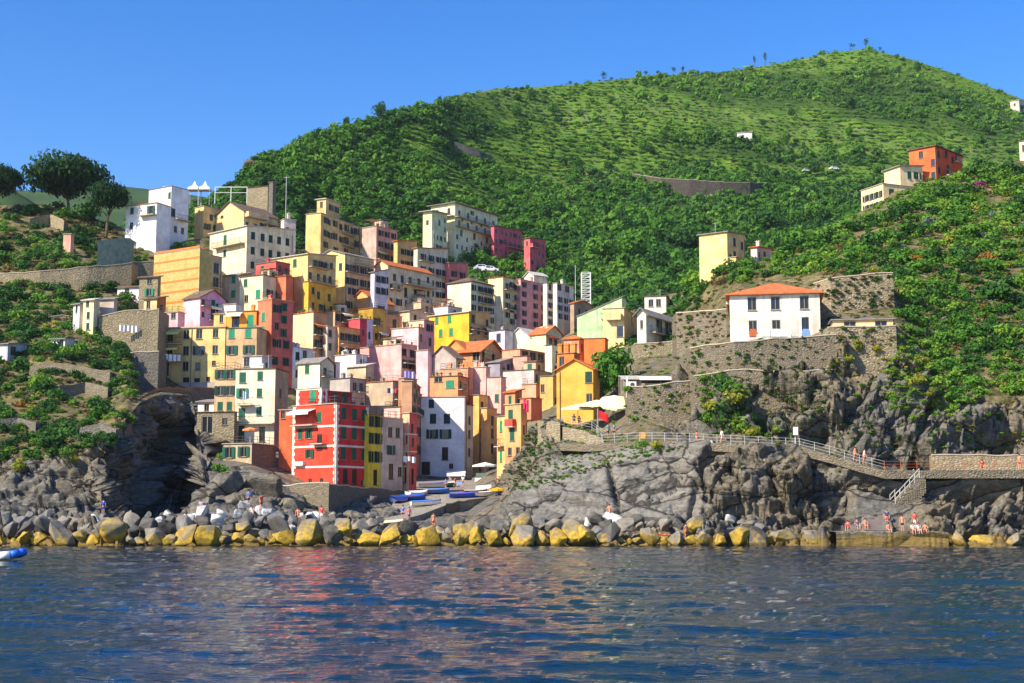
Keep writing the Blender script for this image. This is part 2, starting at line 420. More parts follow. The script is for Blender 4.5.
blk = F1*1.3+F2*1.15+F3*1.2
s1, s2, ids = worley((P@np.array(Matrix.Rotation(-.55, 3, 'Y')).T)*np.array([.055, .08, .2])+3, 8)
slb = (ids-.5)*1.5-1.2*np.exp(-((s2-s1)/.04)**2)+F2*.22+F3*.35
rk = blk*(1-slab)+slb*slab
disp = rock*(rk+fbm(P*.25, 4, 2)*(.35-.2*slab)+fbm(P*1.1, 3, 9)*.18)
soft = (1-rock)*sst(3.9, 4.6, rg)*fbm(P*.12, 4, 21)*.7
P2 = P+N*(disp+soft)[:, None]
lowm = rg < .8
P2[lowm] = P[lowm]
veg = np.clip((1-rock)*sst(2.8, 3.4, rg)+.25*sst(3.2, 5, rg)-.0, 0, 1)
veg = np.where((pxg > 205) & (pxg < 500) & (rg < 5.2), veg*.3, veg)
veg *= 1-.45*wnd
veg *= 1-.5*sst(495, 520, pxg)*(1-sst(870, 900, pxg))*(1-sst(6.1, 6.6, rg))
green = np.stack([veg, slab*sst(.8, 1.3, rg), veg*0, veg*0+1], -1)
coast_me = np_mesh('coast_terrain', P2, grid_quads(G.shape[0], G.shape[1])[:, ::-1], M['rock'], False, green)
coast = tag(link('coast_terrain', coast_me), kind='structure')

# ---------------------------------------------------------------- the mountain
sky_line = [(-160,232,420),(120,228,420),(180,214,420),(215,196,420),(235,181,425),(250,163,432),(290,145,455),(330,128,475),(380,114,505),(430,104,545),(460,94,600),(500,87,650),(560,85,690),
            (600,81,705),(650,75,725),(700,73,745),(750,67,765),(800,58,790),(835,50,800),(865,47,805),(900,54,805),(940,67,805),(985,83,805),(1024,99,805),(1180,165,800)]
MS = []
for x, y, Y in sky_line:
    if x < 300: b = (330, 335)
    elif x < 720: b = (335, 385)
    else: b = (330, 400)
    m1 = (b[0]+(y-b[0])*.30, b[1]+(Y-b[1])*.27); m2 = (b[0]+(y-b[0])*.66, b[1]+(Y-b[1])*.62)
    MS.append((x, [(b[0]+40, b[1]-25), b, m1, m2, (y, Y), (y+6, Y+60), (y+60, Y+250)]))
mpx = np.arange(-160, 1181, 3.0)
GM, mrid = loft(MS, mpx, [4, 40, 50, 50, 8, 6])
GM = blur(GM, 6)
PM = GM.reshape(-1, 3); mr = np.tile(mrid, GM.shape[0]); mpg = np.repeat(mpx, GM.shape[1])
fold = fbm(PM*np.array([.012, .012, .004]), 4, 31)*9+fbm(PM*.05, 3, 37)*2.0
fold *= sst(1, 1.6, mr)*(1-.75*sst(3.3, 4, mr))
PM2 = PM.copy(); PM2[:, 1] += fold*1.5; PM2[:, 2] += fold*.15
# cultivated terraces: steps cut into the slope
tmask = sst(-.12, .18, fbm(PM*np.array([.011, .011, .011])+4, 3, 41)+.22*sst(560, 900, mpg))
step = 2.9
zz = PM2[:, 2]+fbm(PM*.02, 2, 47)*2.6
fr = zz/step-np.floor(zz/step)
PM2[:, 1] += -tmask*(fr-.5)*1.9*sst(1.1, 1.5, mr)*(1-sst(3.9, 4, mr))
def hill_mat():
    n = NT('hillside'); p = n.pos()
    a = n.new('ShaderNodeAttribute', attribute_name='tint'); sep = n.new('ShaderNodeSeparateColor'); n.l(a.outputs['Color'], sep.inputs[0])
    wild = n.ramp(n.noise(p, .06, 8, .7), [(.3, (.02, .045, .012)), (.5, (.04, .085, .018)), (.7, (.085, .14, .025))])
    vine = n.ramp(n.noise(p, .12, 7, .72), [(.25, (.045, .11, .015)), (.45, (.08, .17, .02)), (.62, (.14, .22, .03)), (.8, (.20, .19, .06))])
    col = n.mix(sep.outputs[0], wild, vine)
    col = n.mix(sep.outputs[1], col, (.16, .14, .10))
    n.bump(n.noise(p, .6, 6, .7), .8, .8)
    return n.out(col, .95, .08)
M['hill'] = hill_mat()
wallm = tmask*np.exp(-((fr-.06)/.12)**2)*.95*sst(-.3, .5, fbm(PM*.03, 3, 55))
tint = np.stack([tmask, wallm, tmask*0, tmask*0+1], -1)
hill_me = np_mesh('terraced_mountain', PM2, grid_quads(GM.shape[0], GM.shape[1])[:, ::-1], M['hill'], True, tint)
tag(link('terraced_mountain', hill_me), kind='structure')
def bvh_of(me):
    v = np.empty(len(me.vertices)*3, np.float32); me.vertices.foreach_get('co', v)
    return BVHTree.FromPolygons([Vector(x) for x in v.reshape(-1, 3)], [tuple(p.vertices) for p in me.polygons])
BV = bvh_of(coast_me); BM = bvh_of(hill_me)
EYE = Vector((0, 0, H))
EXTRA = []
def cast(px, py):
    d = Vector(ray(px, py)).normalized(); best = None
    for t in [BV]+EXTRA:
        r = t.ray_cast(EYE, d)
        if r[0] is not None and (best is None or r[3] < best[3]): best = r
    return best or (None, None, None, None)
def hit(px, py, tree=None):
    d = Vector(ray(px, py)).normalized()
    best = None
    for t in ([BV, BM]+EXTRA if tree is None else [tree]):
        loc, nn, i, dist = t.ray_cast(EYE, d)
        if loc is not None and (best is None or dist < best[2]): best = (loc, nn, dist)
    return (best[0], best[1]) if best else (None, None)
def ground_z(x, y, tree=None):
    zs = []
    for t in ([BV, BM] if tree is None else [tree]):
        loc = t.ray_cast(Vector((x, y, 600)), Vector((0, 0, -1)))[0]
        if loc is not None: zs.append(loc.z)
    return max(zs) if zs else 0.0
# far hills seen past the left shoulder
n = NT('distant_slopes'); p_ = n.pos()
M['far'] = n.out(n.ramp(n.noise(p_, .02, 7, .7), [(.3, (.02, .045, .015)), (.55, (.04, .08, .025)), (.75, (.08, .11, .04))]), .95, .05)
def ridge(name, line, Y0, Y1, base_py, seed):
    xs = np.arange(line[0][0], line[-1][0]+1, 6.0); ys = np.interp(xs, [l[0] for l in line], [l[1] for l in line])
    t = np.linspace(0, 1.25, 40); rows = []
    for k in t:
        Y = Y0+(Y1-Y0)*k; tt = min(k, 1)
        q = at_np(xs, base_py+(ys-base_py)*tt, np.full_like(xs, Y))
        if k > 1: q[:, 2] -= (k-1)*300
        rows.append(q)
    Gr = np.stack(rows, 1); Pr = Gr.reshape(-1, 3)
    Pr = Pr+np.array([0, 1, .25])*(fbm(Pr*.01, 5, seed)*14)[:, None]
    tag(link(name, np_mesh(name, Pr, grid_quads(Gr.shape[0], Gr.shape[1])[:, ::-1], M['far'], True)), kind='structure')
ridge('distant_hill', [(-260,180),(-60,188),(60,191),(120,186),(160,190),(200,196),(240,202),(330,215),(420,240)], 1150, 1500, 260, 3)
ridge('distant_ridge', [(-260,150),(-40,176),(15,190),(40,205),(80,222),(140,250)], 620, 800, 290, 8)

# ---------------------------------------------------------------- sea
def water():
    ys = [-60, -20, -5]; y = 4.0
    while y < 190: ys.append(y); y += max(.16, y*.0062)
    ys = np.array(ys+[230, 400, 900, 4000.0])
    u = np.concatenate([[-30, -6, -2, -1.2], np.linspace(-.62, .62, 560), [1.2, 2, 6, 30]])
    W = np.empty((len(u), len(ys), 3))
    half = np.maximum(np.abs(ys), 12.0)
    W[:, :, 0] = u[:, None]*half[None, :]; W[:, :, 1] = ys[None, :]; W[:, :, 2] = 0
    p = W.reshape(-1, 3).copy()
    z = np.zeros(len(p)); r = random.Random(5)
    for k in range(22):
        wl = .5*1.15**k; an = math.radians(r.gauss(96, 30)); kx, ky = math.cos(an)*2*math.pi/wl, math.sin(an)*2*math.pi/wl
        amp = .0105*wl**.9*(1.65 if wl < 1.3 else 1.1 if wl < 4 else .5)
        ph = kx*p[:, 0]+ky*p[:, 1]+r.uniform(0, 6.28)+1.4*vnoise(p*np.array([.09, .09, 1])+k*3.1, k)
        z += amp*(1-np.abs(np.sin(ph*.5))*2+.27)*(.6+.8*np.clip(vnoise(p*np.array([.05, .12, 1])+k, 60+k)+.5, 0, 1))*.62
    fade = np.clip(1-np.abs(p[:, 0])/(half.repeat(1)[None, :].repeat(len(u), 0).ravel()*.9+1e-6), 0, 1)**.2
    z *= np.where((p[:, 1] > 200) | (p[:, 1] < 0), 0, 1)*fade
    p[:, 2] = z
    n = NT('sea_water'); q = n.pos()
    n1 = n.noise(n.mapping(q, (1.0, 2.6, 1)), 4.5, 4, .6); n2 = n.noise(n.mapping(q, (1.0, 2.4, 1)), 2.0, 3, .5)
    n.bump(n.math('ADD', n.math('MULTIPLY', n1, .45), n2), .38, .10)
    n.b.inputs['IOR'].default_value = 1.33
    mt = n.out((.003, .016, .034), .03, .5)
    tag(link('sea', np_mesh('sea', p, grid_quads(len(u), len(ys)), mt, True)), kind='structure')
water()
# sea floor and land far beyond: one sheet to the horizon
mb = MB(); mb.quad((-6000, -500, -9), (6000, -500, -9), (6000, 6000, -9), (-6000, 6000, -9))
tag(mb.build('sea_floor', M['rock']), kind='structure')
# ---------------------------------------------------------------- houses
def dy_(px, py):
    """how far inland a house stands whose foot shows at (px, py)"""
    ys = [180, 200, 230, 260, 290, 320, 350, 380, 410, 440, 470, 490]
    cen = np.interp(py, ys, [400, 385, 372, 352, 328, 303, 282, 263, 245, 227, 208, 197])
    lef = np.interp(py, ys, [315, 308, 300, 290, 279, 267, 254, 240, 226, 211, 198, 190])
    t = min(1, max(0, (px-290)/110)); t = t*t*(3-2*t)
    return float(lef*(1-t)+cen*t)
# unit window pieces, shared by all windows (1 x 1 in x, z; front is -y)
def _frame(arched=False):
    m = MB(); t = .06
    m.box(-.5, .5, -.03, .04, -.5, -.5+t); m.box(-.5, .5, -.03, .04, .5-t, .5)
    m.box(-.5, -.5+t, -.028, .04, -.5+t, .5-t); m.box(.5-t, .5, -.028, .04, -.5+t, .5-t); m.box(-.035, .035, -.02, .03, -.5+t, .5-t)
    m.box(-.58, .58, -.26, -.03, -.54, -.5)
    return m
def _pane(): m = MB(); m.box(-.5, .5, .05, .07, -.5, .5); return m
def _leafpanel(s):       # one shutter leaf folded back against the wall beside the opening
    m = MB(); x0, x1 = (-1.0, -.53) if s < 0 else (.53, 1.0)
    m.box(x0, x1, -.25, -.215, -.5, .5)
    for k in range(7): z = -.43+k*.125; m.box(x0+.07, x1-.07, -.275, -.25, z, z+.07)
    return m
def _shutclosed(s):
    m = MB(); x0, x1 = (-.5, -.01) if s < 0 else (.01, .5)
    m.box(x0, x1, -.11, -.07, -.5, .5)
    for k in range(7): z = -.43+k*.125; m.box(x0+.07, x1-.07, -.135, -.11, z, z+.07)
    return m
_um = {}
def um(kind, mat):
    k = (kind, mat)
    if k not in _um:
        b = {'frame': lambda: _frame(), 'pane': lambda: _pane(), 'ol': lambda: _leafpanel(-1), 'or': lambda: _leafpanel(1),
             'cl': lambda: _shutclosed(-1), 'cr': lambda: _shutclosed(1)}[kind]()
        _um[k] = b.mesh(kind+'_mesh', M[mat])
    return _um[k]
SH = {'g': 'sh_green', 'b': 'sh_bright', 'k': 'sh_dark', 'u': 'sh_blue', 'r': 'sh_brown'}

class House:
    """a block of the village: root empty at the middle of its base; wall faces L (front, left of the near corner) and R (right of it)"""
    def __init__(s, label, xl, xc, xr, yt, yb, col, Y=None, a=None, deep=5.0, roof='flat', rmat='slate', rh=None, cat='house', name='house',
                 win=(), wl=1.0, of=None, d=None, wear=.72, rcol=None, eave=.35, group=None, ledge=True, par=.55, cap=None, auto=True):
        Y = Y or dy_(xc, yb+5); s.Y = Y
        C = at(xc, yt, Y); zb = at(xc, yb, Y).z-deep; s.C = C
        h = C.z-zb; s.h = h; s.zb = zb; s.wallcol = col
        def lens(a):
            ca, sa = math.cos(a), math.sin(a); D0 = C.y*cp+(C.z-H)*sp
            k = (xl-CX)/F; t1 = (C.x-k*D0)/(ca+k*sa*cp)
            k = (xr-CX)/F; den = sa-k*ca*cp; t2 = (k*D0-C.x)/den if den > .02 else 99
            return t1, t2
        if xr-xc < 1.5:
            a = math.radians(a if a is not None else 4); L1, L2 = lens(a); L2 = d or 8
        elif xc-xl < 1.5:
            a = math.radians(a if a is not None else 86); L1, L2 = lens(a); L1 = d or 8
        elif a is not None:
            a = math.radians(a); L1, L2 = lens(a)
        else:
            best = None
            for deg in range(16, 63, 2):
                l1, l2 = lens(math.radians(deg))
                if l1 < 0 or l2 < 0: continue
                r = math.log(l2/l1)+math.log((xc-xl+4)/(xr-xc+4))*.25
                c = abs(r)+(max(0, l1-16)+max(0, l2-16))*.2+abs(deg-38)*.006
                if best is None or c < best[0]: best = (c, math.radians(deg), l1, l2)
            _, a, L1, L2 = best
        L1 = min(max(L1, 1.2), 40); L2 = min(max(L2, 1.2), 26)
        s.L1, s.L2, s.a = L1, L2, a
        e1 = Vector((math.cos(a), -math.sin(a), 0)); e2 = Vector((math.sin(a), math.cos(a), 0)); s.e1, s.e2 = e1, e2
        ctr = Vector((C.x, C.y, zb))-e1*(L1/2)+e2*(L2/2)
        if of is None:
            s.root = empty(name, ctr, -a); tag(s.root, label, cat, group); s.off = Vector((0, 0, 0)); s.ra = 0
            s.sub = None
        else:                                   # a wing of another house: same thing, placed inside its root
            s.root = of.root; R = Matrix.Rotation(of.rota(), 4, 'Z'); s.off = R @ (ctr-of.origin()); s.ra = -(a)+of.rota()
            s.sub = of
        if of is None:                          # walls go down to the ground they stand on
            gz = [ground_z(q.x, q.y) for q in (Vector((C.x, C.y, 0))-e1*(L1*i)+e2*(L2*j) for i in (0, .5, 1) for j in (0, .5, 1))]
            low = max(min(gz)-.6, zb-22)
            if low < zb: dz = zb-low; zb = low; s.zb = zb; h += dz; s.h = h; ctr.z = zb; s.root.location.z = zb
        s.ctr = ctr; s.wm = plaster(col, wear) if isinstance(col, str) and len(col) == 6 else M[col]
        s.rm = (M[rcol] if rcol in M else plaster(rcol, wear)) if rcol else s.wm  # separate right wall colour; on several houses it has shade painted in
        s.x0, s.x1, s.y0, s.y1 = -L1/2, L1/2, -L2/2, L2/2
        holes = {'L': [], 'R': []}; s.holes = holes
        for spec in win:
            face, us, pys, st = spec[:4]; sc = spec[4] if len(spec) > 4 else 1.0
            W = L1 if face == 'L' else L2
            for py in pys:
                z = s.z_at(py)
                for u in us:
                    door = st[0] == 'D'; w = .92*wl*sc; hh = (2.15 if door else 1.42)*wl*(sc if not door else 1)
                    if 'W' in st: w *= 1.8
                    if 'S' in st: w *= .75; hh *= .6
                    w = min(w, W*.3)
                    zz = z
                    if door: zz = z
                    holes[face].append((u*W, zz, w, hh, st))
        if auto and win:
            st0 = next((w[3] for w in win if w[0] == 'R' and w[3][0] != 'D'), 'd')
            for face, W in (('R', L2), ('L', L1)):
                if face == 'L' and (xr-xc >= 1.5 or s.sub is not None): continue
                if face == 'R' and xr-xc < 4 or W < 2.6: continue
                n = max(1, round(W/2.5)); z = h-1.5
                zmin = max(.8, s.z_at(yb)-2.5)
                while z > zmin:
                    for i in range(n):
                        if rnd.random() < .86: holes[face].append((W*(i+.5)/n+rnd.uniform(-.12, .12), z+rnd.uniform(-.06, .06), .92*wl, 1.4*wl, st0 if rnd.random() < .6 else rnd.choice(['ko', 'd', 'kc', 'go', 'kh'])))
                    z -= 3.0
        m = MB()
        s.face(m, 'L'); s.face(m, 'R')
        x0, x1, y0, y1 = s.x0, s.x1, s.y0, s.y1
        m.quad((x1, y1, 0), (x0, y1, 0), (x0, y1, h), (x1, y1, h)); m.quad((x0, y1, 0), (x0, y0, 0), (x0, y0, h), (x0, y1, h))
        s.roof(m, roof, rmat, rh, eave, par, cap)
        s.put('wall', m, [s.wm, s.rm])
        for face in 'LR':
            for hl in holes[face]: s.window(face, *hl)
        if ledge and roof == 'flat' and False: pass
        r = random.Random(int(xc*7+yt*13)); s.rnd = r
    def rota(s): return s.a
    def origin(s): return s.ctr
    def put(s, name, m, mats, parent=None, smooth=False):
        o = m.build(name, mats, parent or s.root, smooth)
        if parent is None or parent is s.root:
            o.location = s.off; o.rotation_euler = (0, 0, s.ra)
        return o
    def z_at(s, py): return at_z(s.C, py)-s.zb
    def fp(s, face, u, z, out=0.0):
        """point on a face: u metres from its left end as seen, z up, out = metres proud of the wall"""
        return Vector((s.x0+u, s.y0-out, z)) if face == 'L' else Vector((s.x1+out, s.y0+u, z))
    def face(s, m, face):
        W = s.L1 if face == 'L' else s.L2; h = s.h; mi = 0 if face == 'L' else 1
        hs = []
        for (u, z, w, hh, st) in s.holes[face]:
            u0, u1, z0, z1 = u-w/2, u+w/2, z-hh/2, z+hh/2
            if u0 < .12 or u1 > W-.12 or z0 < .1 or z1 > h-.1: 
                u0 = max(u0, .12); u1 = min(u1, W-.12); z1 = min(z1, h-.12); z0 = max(z0, .1)
                if u1-u0 < .3 or z1-z0 < .4: continue
            if any(u0 < b[1]+.45 and u1 > b[0]-.45 and z0 < b[3]+.45 and z1 > b[2]-.45 for b in hs): continue
            hs.append((u0, u1, z0, z1, st))
        s.holes[face] = hs
        us = sorted({0, W, *[b[0] for b in hs], *[b[1] for b in hs]}); zs = sorted({0, h, *[b[2] for b in hs], *[b[3] for b in hs]})
        for i in range(len(us)-1):
            for j in range(len(zs)-1):
                cu, cz = (us[i]+us[i+1])/2, (zs[j]+zs[j+1])/2
                if any(b[0] < cu < b[1] and b[2] < cz < b[3] for b in hs): continue
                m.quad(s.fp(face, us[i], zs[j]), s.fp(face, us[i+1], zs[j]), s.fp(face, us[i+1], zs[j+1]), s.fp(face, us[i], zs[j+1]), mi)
        D = -.24
        for (a, b, c, d, st) in hs:
            f = lambda u, z, o: s.fp(face, u, z, o)
            m.quad(f(a, c, 0), f(a, d, 0), f(a, d, D), f(a, c, D), mi); m.quad(f(b, d, 0), f(b, c, 0), f(b, c, D), f(b, d, D), mi)
            m.quad(f(a, d, 0), f(b, d, 0), f(b, d, D), f(a, d, D), mi); m.quad(f(b, c, 0), f(a, c, 0), f(a, c, D), f(b, c, D), mi)
            m.quad(f(a, c, D), f(b, c, D), f(b, d, D), f(a, d, D), mi)
    def window(s, face, u0, u1, z0, z1, st):
        c = s.fp(face, (u0+u1)/2, (z0+z1)/2, -.1); w, hh = u1-u0-.02, z1-z0-.02
        rz = 0 if face == 'L' else math.pi/2
        loc = s.off+Matrix.Rotation(s.ra, 3, 'Z')@c
        door = st[0] == 'D'; st2 = st[1:] if door else st
        o = link('door' if door else 'window', um('frame', 'frame_dark' if door else 'frame'), s.root, loc, rz+s.ra, (w, 1, hh))
        k = st2[0] if st2 else 'd'
        if k == 'a': k = 'd'
        if k in 'Gg' or k.isupper() and k.lower() in SH and 'o' not in st2:
            pass
        closed = len(st2) > 1 and st2[1] == 'c'; op = len(st2) > 1 and st2[1] == 'o'
        if closed:
            link('shutter', um('cl', SH[k]), o); link('shutter', um('cr', SH[k]), o)
        else:
            link('pane', um('pane', 'glass'), o)
        if op:
            link('shutter', um('ol', SH[k]), o); link('shutter', um('or', SH[k]), o)
        if len(st2) > 1 and st2[1] == 'h':
            link('pane', um('pane', 'glass'), o) if False else None
            link('shutter', um('ol', SH[k]), o); link('shutter', um('cr', SH[k]), o)
    def roof(s, m, kind, rmat, rh, e, par, cap):
        x0, x1, y0, y1, h = s.x0, s.x1, s.y0, s.y1, s.h; mt = M[rmat]; t = .16
        if kind == 'flat':
            p = MB(); i = .24; zd = h-par; o = .18
            for (a, b, c, d) in ((x0, x1, y0, y0+i), (x0, x1, y1-i, y1), (x0, x0+i, y0+i, y1-i), (x1-i, x1, y0+i, y1-i)):
                p.box(a-(o if a == x0 else 0), b+(o if b == x1 else 0), c-(o if c == y0 else 0), d+(o if d == y1 else 0), h+.003, h+.09)
            s.put('coping', p, M[['coping', 'brown', 'terra', 'slate', 'coping'][int(abs(s.C.x)*30+s.C.z*7) % 5] if cap is None else cap])
            q = MB(); q.quad((x0+.01, y0+.01, zd), (x1-.01, y0+.01, zd), (x1-.01, y1-.01, zd), (x0+.01, y1-.01, zd)); 
            ii = i-.004
            for (a, b) in (((x0+ii, y0+ii), (x1-ii, y0+ii)), ((x1-ii, y0+ii), (x1-ii, y1-ii)), ((x1-ii, y1-ii), (x0+ii, y1-ii)), ((x0+ii, y1-ii), (x0+ii, y0+ii))):
                m.quad((a[0], a[1], zd), (b[0], b[1], zd), (b[0], b[1], h), (a[0], a[1], h))
            s.put('roof', q, M['deck'])
            s.zroof = zd
            return
        s.zroof = h
        p = MB(); w_ = x1-x0; l_ = y1-y0
        if kind == 'gabL':       # gable triangle over the front face, ridge running back
            r = rh or w_*.27; xm = (x0+x1)/2
            m.tri((x0, y0, h), (x1, y0, h), (xm, y0, h+r)); m.tri((x1, y1, h), (x0, y1, h), (xm, y1, h+r))
            k = r/(w_/2)
            for sx in (-1, 1):
                xe = xm+sx*(w_/2+e); ze = h-e*k
                A = [(xe, y0-e, ze), (xm, y0-e, h+r), (xm, y1+e, h+r), (xe, y1+e, ze)]
                p.hexa(A if sx < 0 else A[::-1], [(q[0], q[1], q[2]+t) for q in (A if sx < 0 else A[::-1])])
            s.zridge = h+r
        elif kind == 'gabR':
            r = rh or l_*.27; ym = (y0+y1)/2
            m.tri((x1, y0, h), (x1, y1, h), (x1, ym, h+r), 1); m.tri((x0, y1, h), (x0, y0, h), (x0, ym, h+r))
            k = r/(l_/2)
            for sy in (-1, 1):
                ye = ym+sy*(l_/2+e); ze = h-e*k
                A = [(x0-e, ye, ze), (x1+e, ye, ze), (x1+e, ym, h+r), (x0-e, ym, h+r)]
                B = A if sy < 0 else A[::-1]
                p.hexa(B, [(q[0], q[1], q[2]+t) for q in B])
        elif kind == 'hip':
            r = rh or min(w_, l_)*.26
            X0, X1, Y0, Y1 = x0-e, x1+e, y0-e, y1+e; ins = min(X1-X0, Y1-Y0)/2*.98
            if X1-X0 >= Y1-Y0: ra, rb = (X0+ins, (Y0+Y1)/2), (X1-ins, (Y0+Y1)/2)
            else: ra, rb = ((X0+X1)/2, Y0+ins), ((X0+X1)/2, Y1-ins)
            zz = h+.02; zr = h+r
            p.add([(X0, Y0, zz), (X1, Y0, zz), (X1, Y1, zz), (X0, Y1, zz), (X0, Y0, zz+t), (X1, Y0, zz+t), (X1, Y1, zz+t), (X0, Y1, zz+t), (ra[0], ra[1], zr), (rb[0], rb[1], zr)],
                  [(3, 2, 1, 0), (0, 1, 5, 4), (1, 2, 6, 5), (2, 3, 7, 6), (3, 0, 4, 7)]+
                  ([(4, 5, 9, 8), (5, 6, 9), (6, 7, 8, 9), (7, 4, 8)] if X1-X0 >= Y1-Y0 else [(4, 5, 8), (5, 6, 9, 8), (6, 7, 9), (7, 4, 8, 9)]))
        elif kind in ('shedR', 'shedL', 'shedB'):   # high side: right end of the front, left end, or the back
            r = rh or (w_ if kind != 'shedB' else l_)*.25
            za, zb_, zc, zd = {'shedR': (0, r, r, 0), 'shedL': (r, 0, 0, r), 'shedB': (0, 0, r, r)}[kind]   # x0y0, x1y0, x1y1, x0y1
            if kind == 'shedR': m.tri((x0, y0, h), (x1, y0, h), (x1, y0, h+r)); m.tri((x1, y1, h), (x0, y1, h), (x1, y1, h+r)); m.quad((x1, y0, h), (x1, y1, h), (x1, y1, h+r), (x1, y0, h+r), 1)
            if kind == 'shedL': m.tri((x0, y0, h), (x1, y0, h), (x0, y0, h+r)); m.tri((x1, y1, h), (x0, y1, h), (x0, y1, h+r)); m.quad((x0, y1, h), (x0, y0, h), (x0, y0, h+r), (x0, y1, h+r))
            if kind == 'shedB': m.tri((x1, y0, h), (x1, y1, h), (x1, y1, h+r), 1); m.tri((x0, y1, h), (x0, y0, h), (x0, y1, h+r)); m.quad((x1, y1, h), (x0, y1, h), (x0, y1, h+r), (x1, y1, h+r))
            gx = r/w_ if kind != 'shedB' else 0; gy = r/l_ if kind == 'shedB' else 0
            def zt(x, y): return h+{'shedR': (x-x0)*gx, 'shedL': (x1-x)*gx, 'shedB': (y-y0)*gy}[kind]
            A = [(x, y, zt(x, y)+.01) for x, y in ((x0-e, y0-e), (x1+e, y0-e), (x1+e, y1+e), (x0-e, y1+e))]
            p.hexa(A, [(q[0], q[1], q[2]+t) for q in A])
        s.put('roof', p, mt)
    # ---- additions, all parts of the house
    def chimney(s, u, v, hh=1.1, w=.6, col=None):
        m = MB(); x = s.x0+u*s.L1; y = s.y0+v*s.L2; z = s.zroof
        m.box(x-w/2, x+w/2, y-w/2, y+w/2, z-.3, z+hh+.4); m.box(x-w/2-.08, x+w/2+.08, y-w/2-.08, y+w/2+.08, z+hh+.43, z+hh+.55)
        for k in (-1, 1): m.box(x+k*w*.3-.06, x+k*w*.3+.06, y-.1, y+.1, z+hh+.55, z+hh+.75)
        s.put('chimney', m, plaster(col, .6) if col else s.wm); return s
    def band(s, py, t=.18, col='f1e6d4', out=.07):
        z = s.z_at(py); m = MB(); x0, x1, y0, y1 = s.x0-out, s.x1+out, s.y0-out, s.y1+out
        m.box(x0, x1, y0, s.y0-.003, z-t/2, z+t/2); m.box(s.x1+.003, x1, s.y0-.003, y1, z-t/2, z+t/2); m.box(x0, s.x0-.003, s.y0-.003, y1, z-t/2, z+t/2)
        s.put('cornice', m, plaster(col, .3)); return s
    def corner(s, col='f3ead9', w=.3):
        z0 = max(.1, s.h*.0)
        m = MB(); m2 = MB(); m3 = MB()
        n = int(s.h/.45)
        for k in range(n):
            z = k*.45; ww = w if k % 2 else w*1.6
            m.box(s.x1-ww, s.x1+.05, s.y0-.05, s.y0-.003, z, z+.43); m.box(s.x1+.003, s.x1+.05, s.y0-.003, s.y0+ww, z, z+.43)
            m2.box(s.x0-.05, s.x0+ww, s.y0-.052, s.y0-.003, z, z+.43)
            m3.box(s.x1+.003, s.x1+.052, s.y1-ww, s.y1+.05, z, z+.43)
        [s.put('quoins', q, plaster(col, .3)) for q in (m, m2, m3)]; return s
    def balcony(s, face, u0, u1, py, dep=1.0, railh=1.0, solid=None, z=None):
        W = s.L1 if face == 'L' else s.L2; z = s.z_at(py) if z is None else z; a, b = u0*W, u1*W
        m = MB(); f = lambda u, o, zz: s.fp(face, u, zz, o)
        def bx(mm, a, b, o0, o1, z0, z1):
            P_ = [f(a, o1, z0), f(b, o1, z0), f(b, o0, z0), f(a, o0, z0)]; mm.hexa(P_, [Vector((q.x, q.y, z1)) for q in P_])
        bx(m, a, b, .003, dep, z-.14, z)
        o = s.put('balcony', m, M['coping'])
        r = MB()
        if solid:
            bx(r, a, b, dep-.1, dep-.003, z+.003, z+railh); bx(r, a, a+.1, .01, dep-.11, z+.003, z+railh); bx(r, b-.1, b, .01, dep-.11, z+.003, z+railh)
            rr = r.build('parapet', plaster(solid, .4), o)
        else:
            for zz in (z+.1, z+railh):
                bx(r, a, b, dep-.06, dep-.02, zz, zz+.05); bx(r, a+.02, a+.06, .01, dep-.07, zz, zz+.05); bx(r, b-.06, b-.02, .01, dep-.07, zz, zz+.05)
            n = max(2, int((b-a)/.22))
            for k in range(n+1):
                u = a+.03+(b-a-.08)*k/n; bx(r, u, u+.025, dep-.055, dep-.025, z+.15, z+railh)
            rr = r.build('railing', M['iron'], o)
        return s
    def awning(s, face, u0, u1, py, dep=1.4, drop=.5, col='f1dfa0', z=None):
        W = s.L1 if face == 'L' else s.L2; z = s.z_at(py) if z is None else z; a, b = u0*W, u1*W; m = MB(); f = lambda u, o, zz: s.fp(face, u, zz, o)
        A = [f(a, dep, z-drop), f(b, dep, z-drop), f(b, .01, z), f(a, .01, z)]; m.hexa(A, [q+Vector((0, 0, .04)) for q in A])
        V_ = [f(a, dep, z-drop-.3), f(b, dep, z-drop-.3), f(b, dep-.03, z-drop-.3), f(a, dep-.03, z-drop-.3)]
        m.hexa(V_, [Vector((q.x, q.y, z-drop)) for q in V_])
        s.put('awning', m, plain(col, .8)); return s
    def rail(s, hh=.95, sides='LR'):
        m = MB(); z = s.h+.09; I = .12
        c = [(s.x0+I, s.y1-I), (s.x0+I, s.y0+I), (s.x1-I, s.y0+I), (s.x1-I, s.y1-I)]
        for (a, b) in zip(c[:-1], c[1:]):
            for zz in (z+.12, z+hh*.55, z+hh): m.tube((a[0], a[1], zz), (b[0], b[1], zz), .03, n=4)
            n = max(1, int((Vector(a)-Vector(b)).length/1.2))
            for k in range(n+1):
                q = Vector(a).lerp(Vector(b), k/n); m.tube((q.x, q.y, z), (q.x, q.y, z+hh), .035, n=4)
        s.railed = True; s.put('roof_railing', m, M['iron']); return s
    def pipe(s, face, u):
        W = s.L1 if face == 'L' else s.L2; m = MB(); a = s.fp(face, u*W, .2, .07); b = s.fp(face, u*W, s.h-.15, .07); m.tube(a, b, .055, n=5)
        s.put('downpipe', m, M['iron']); return s
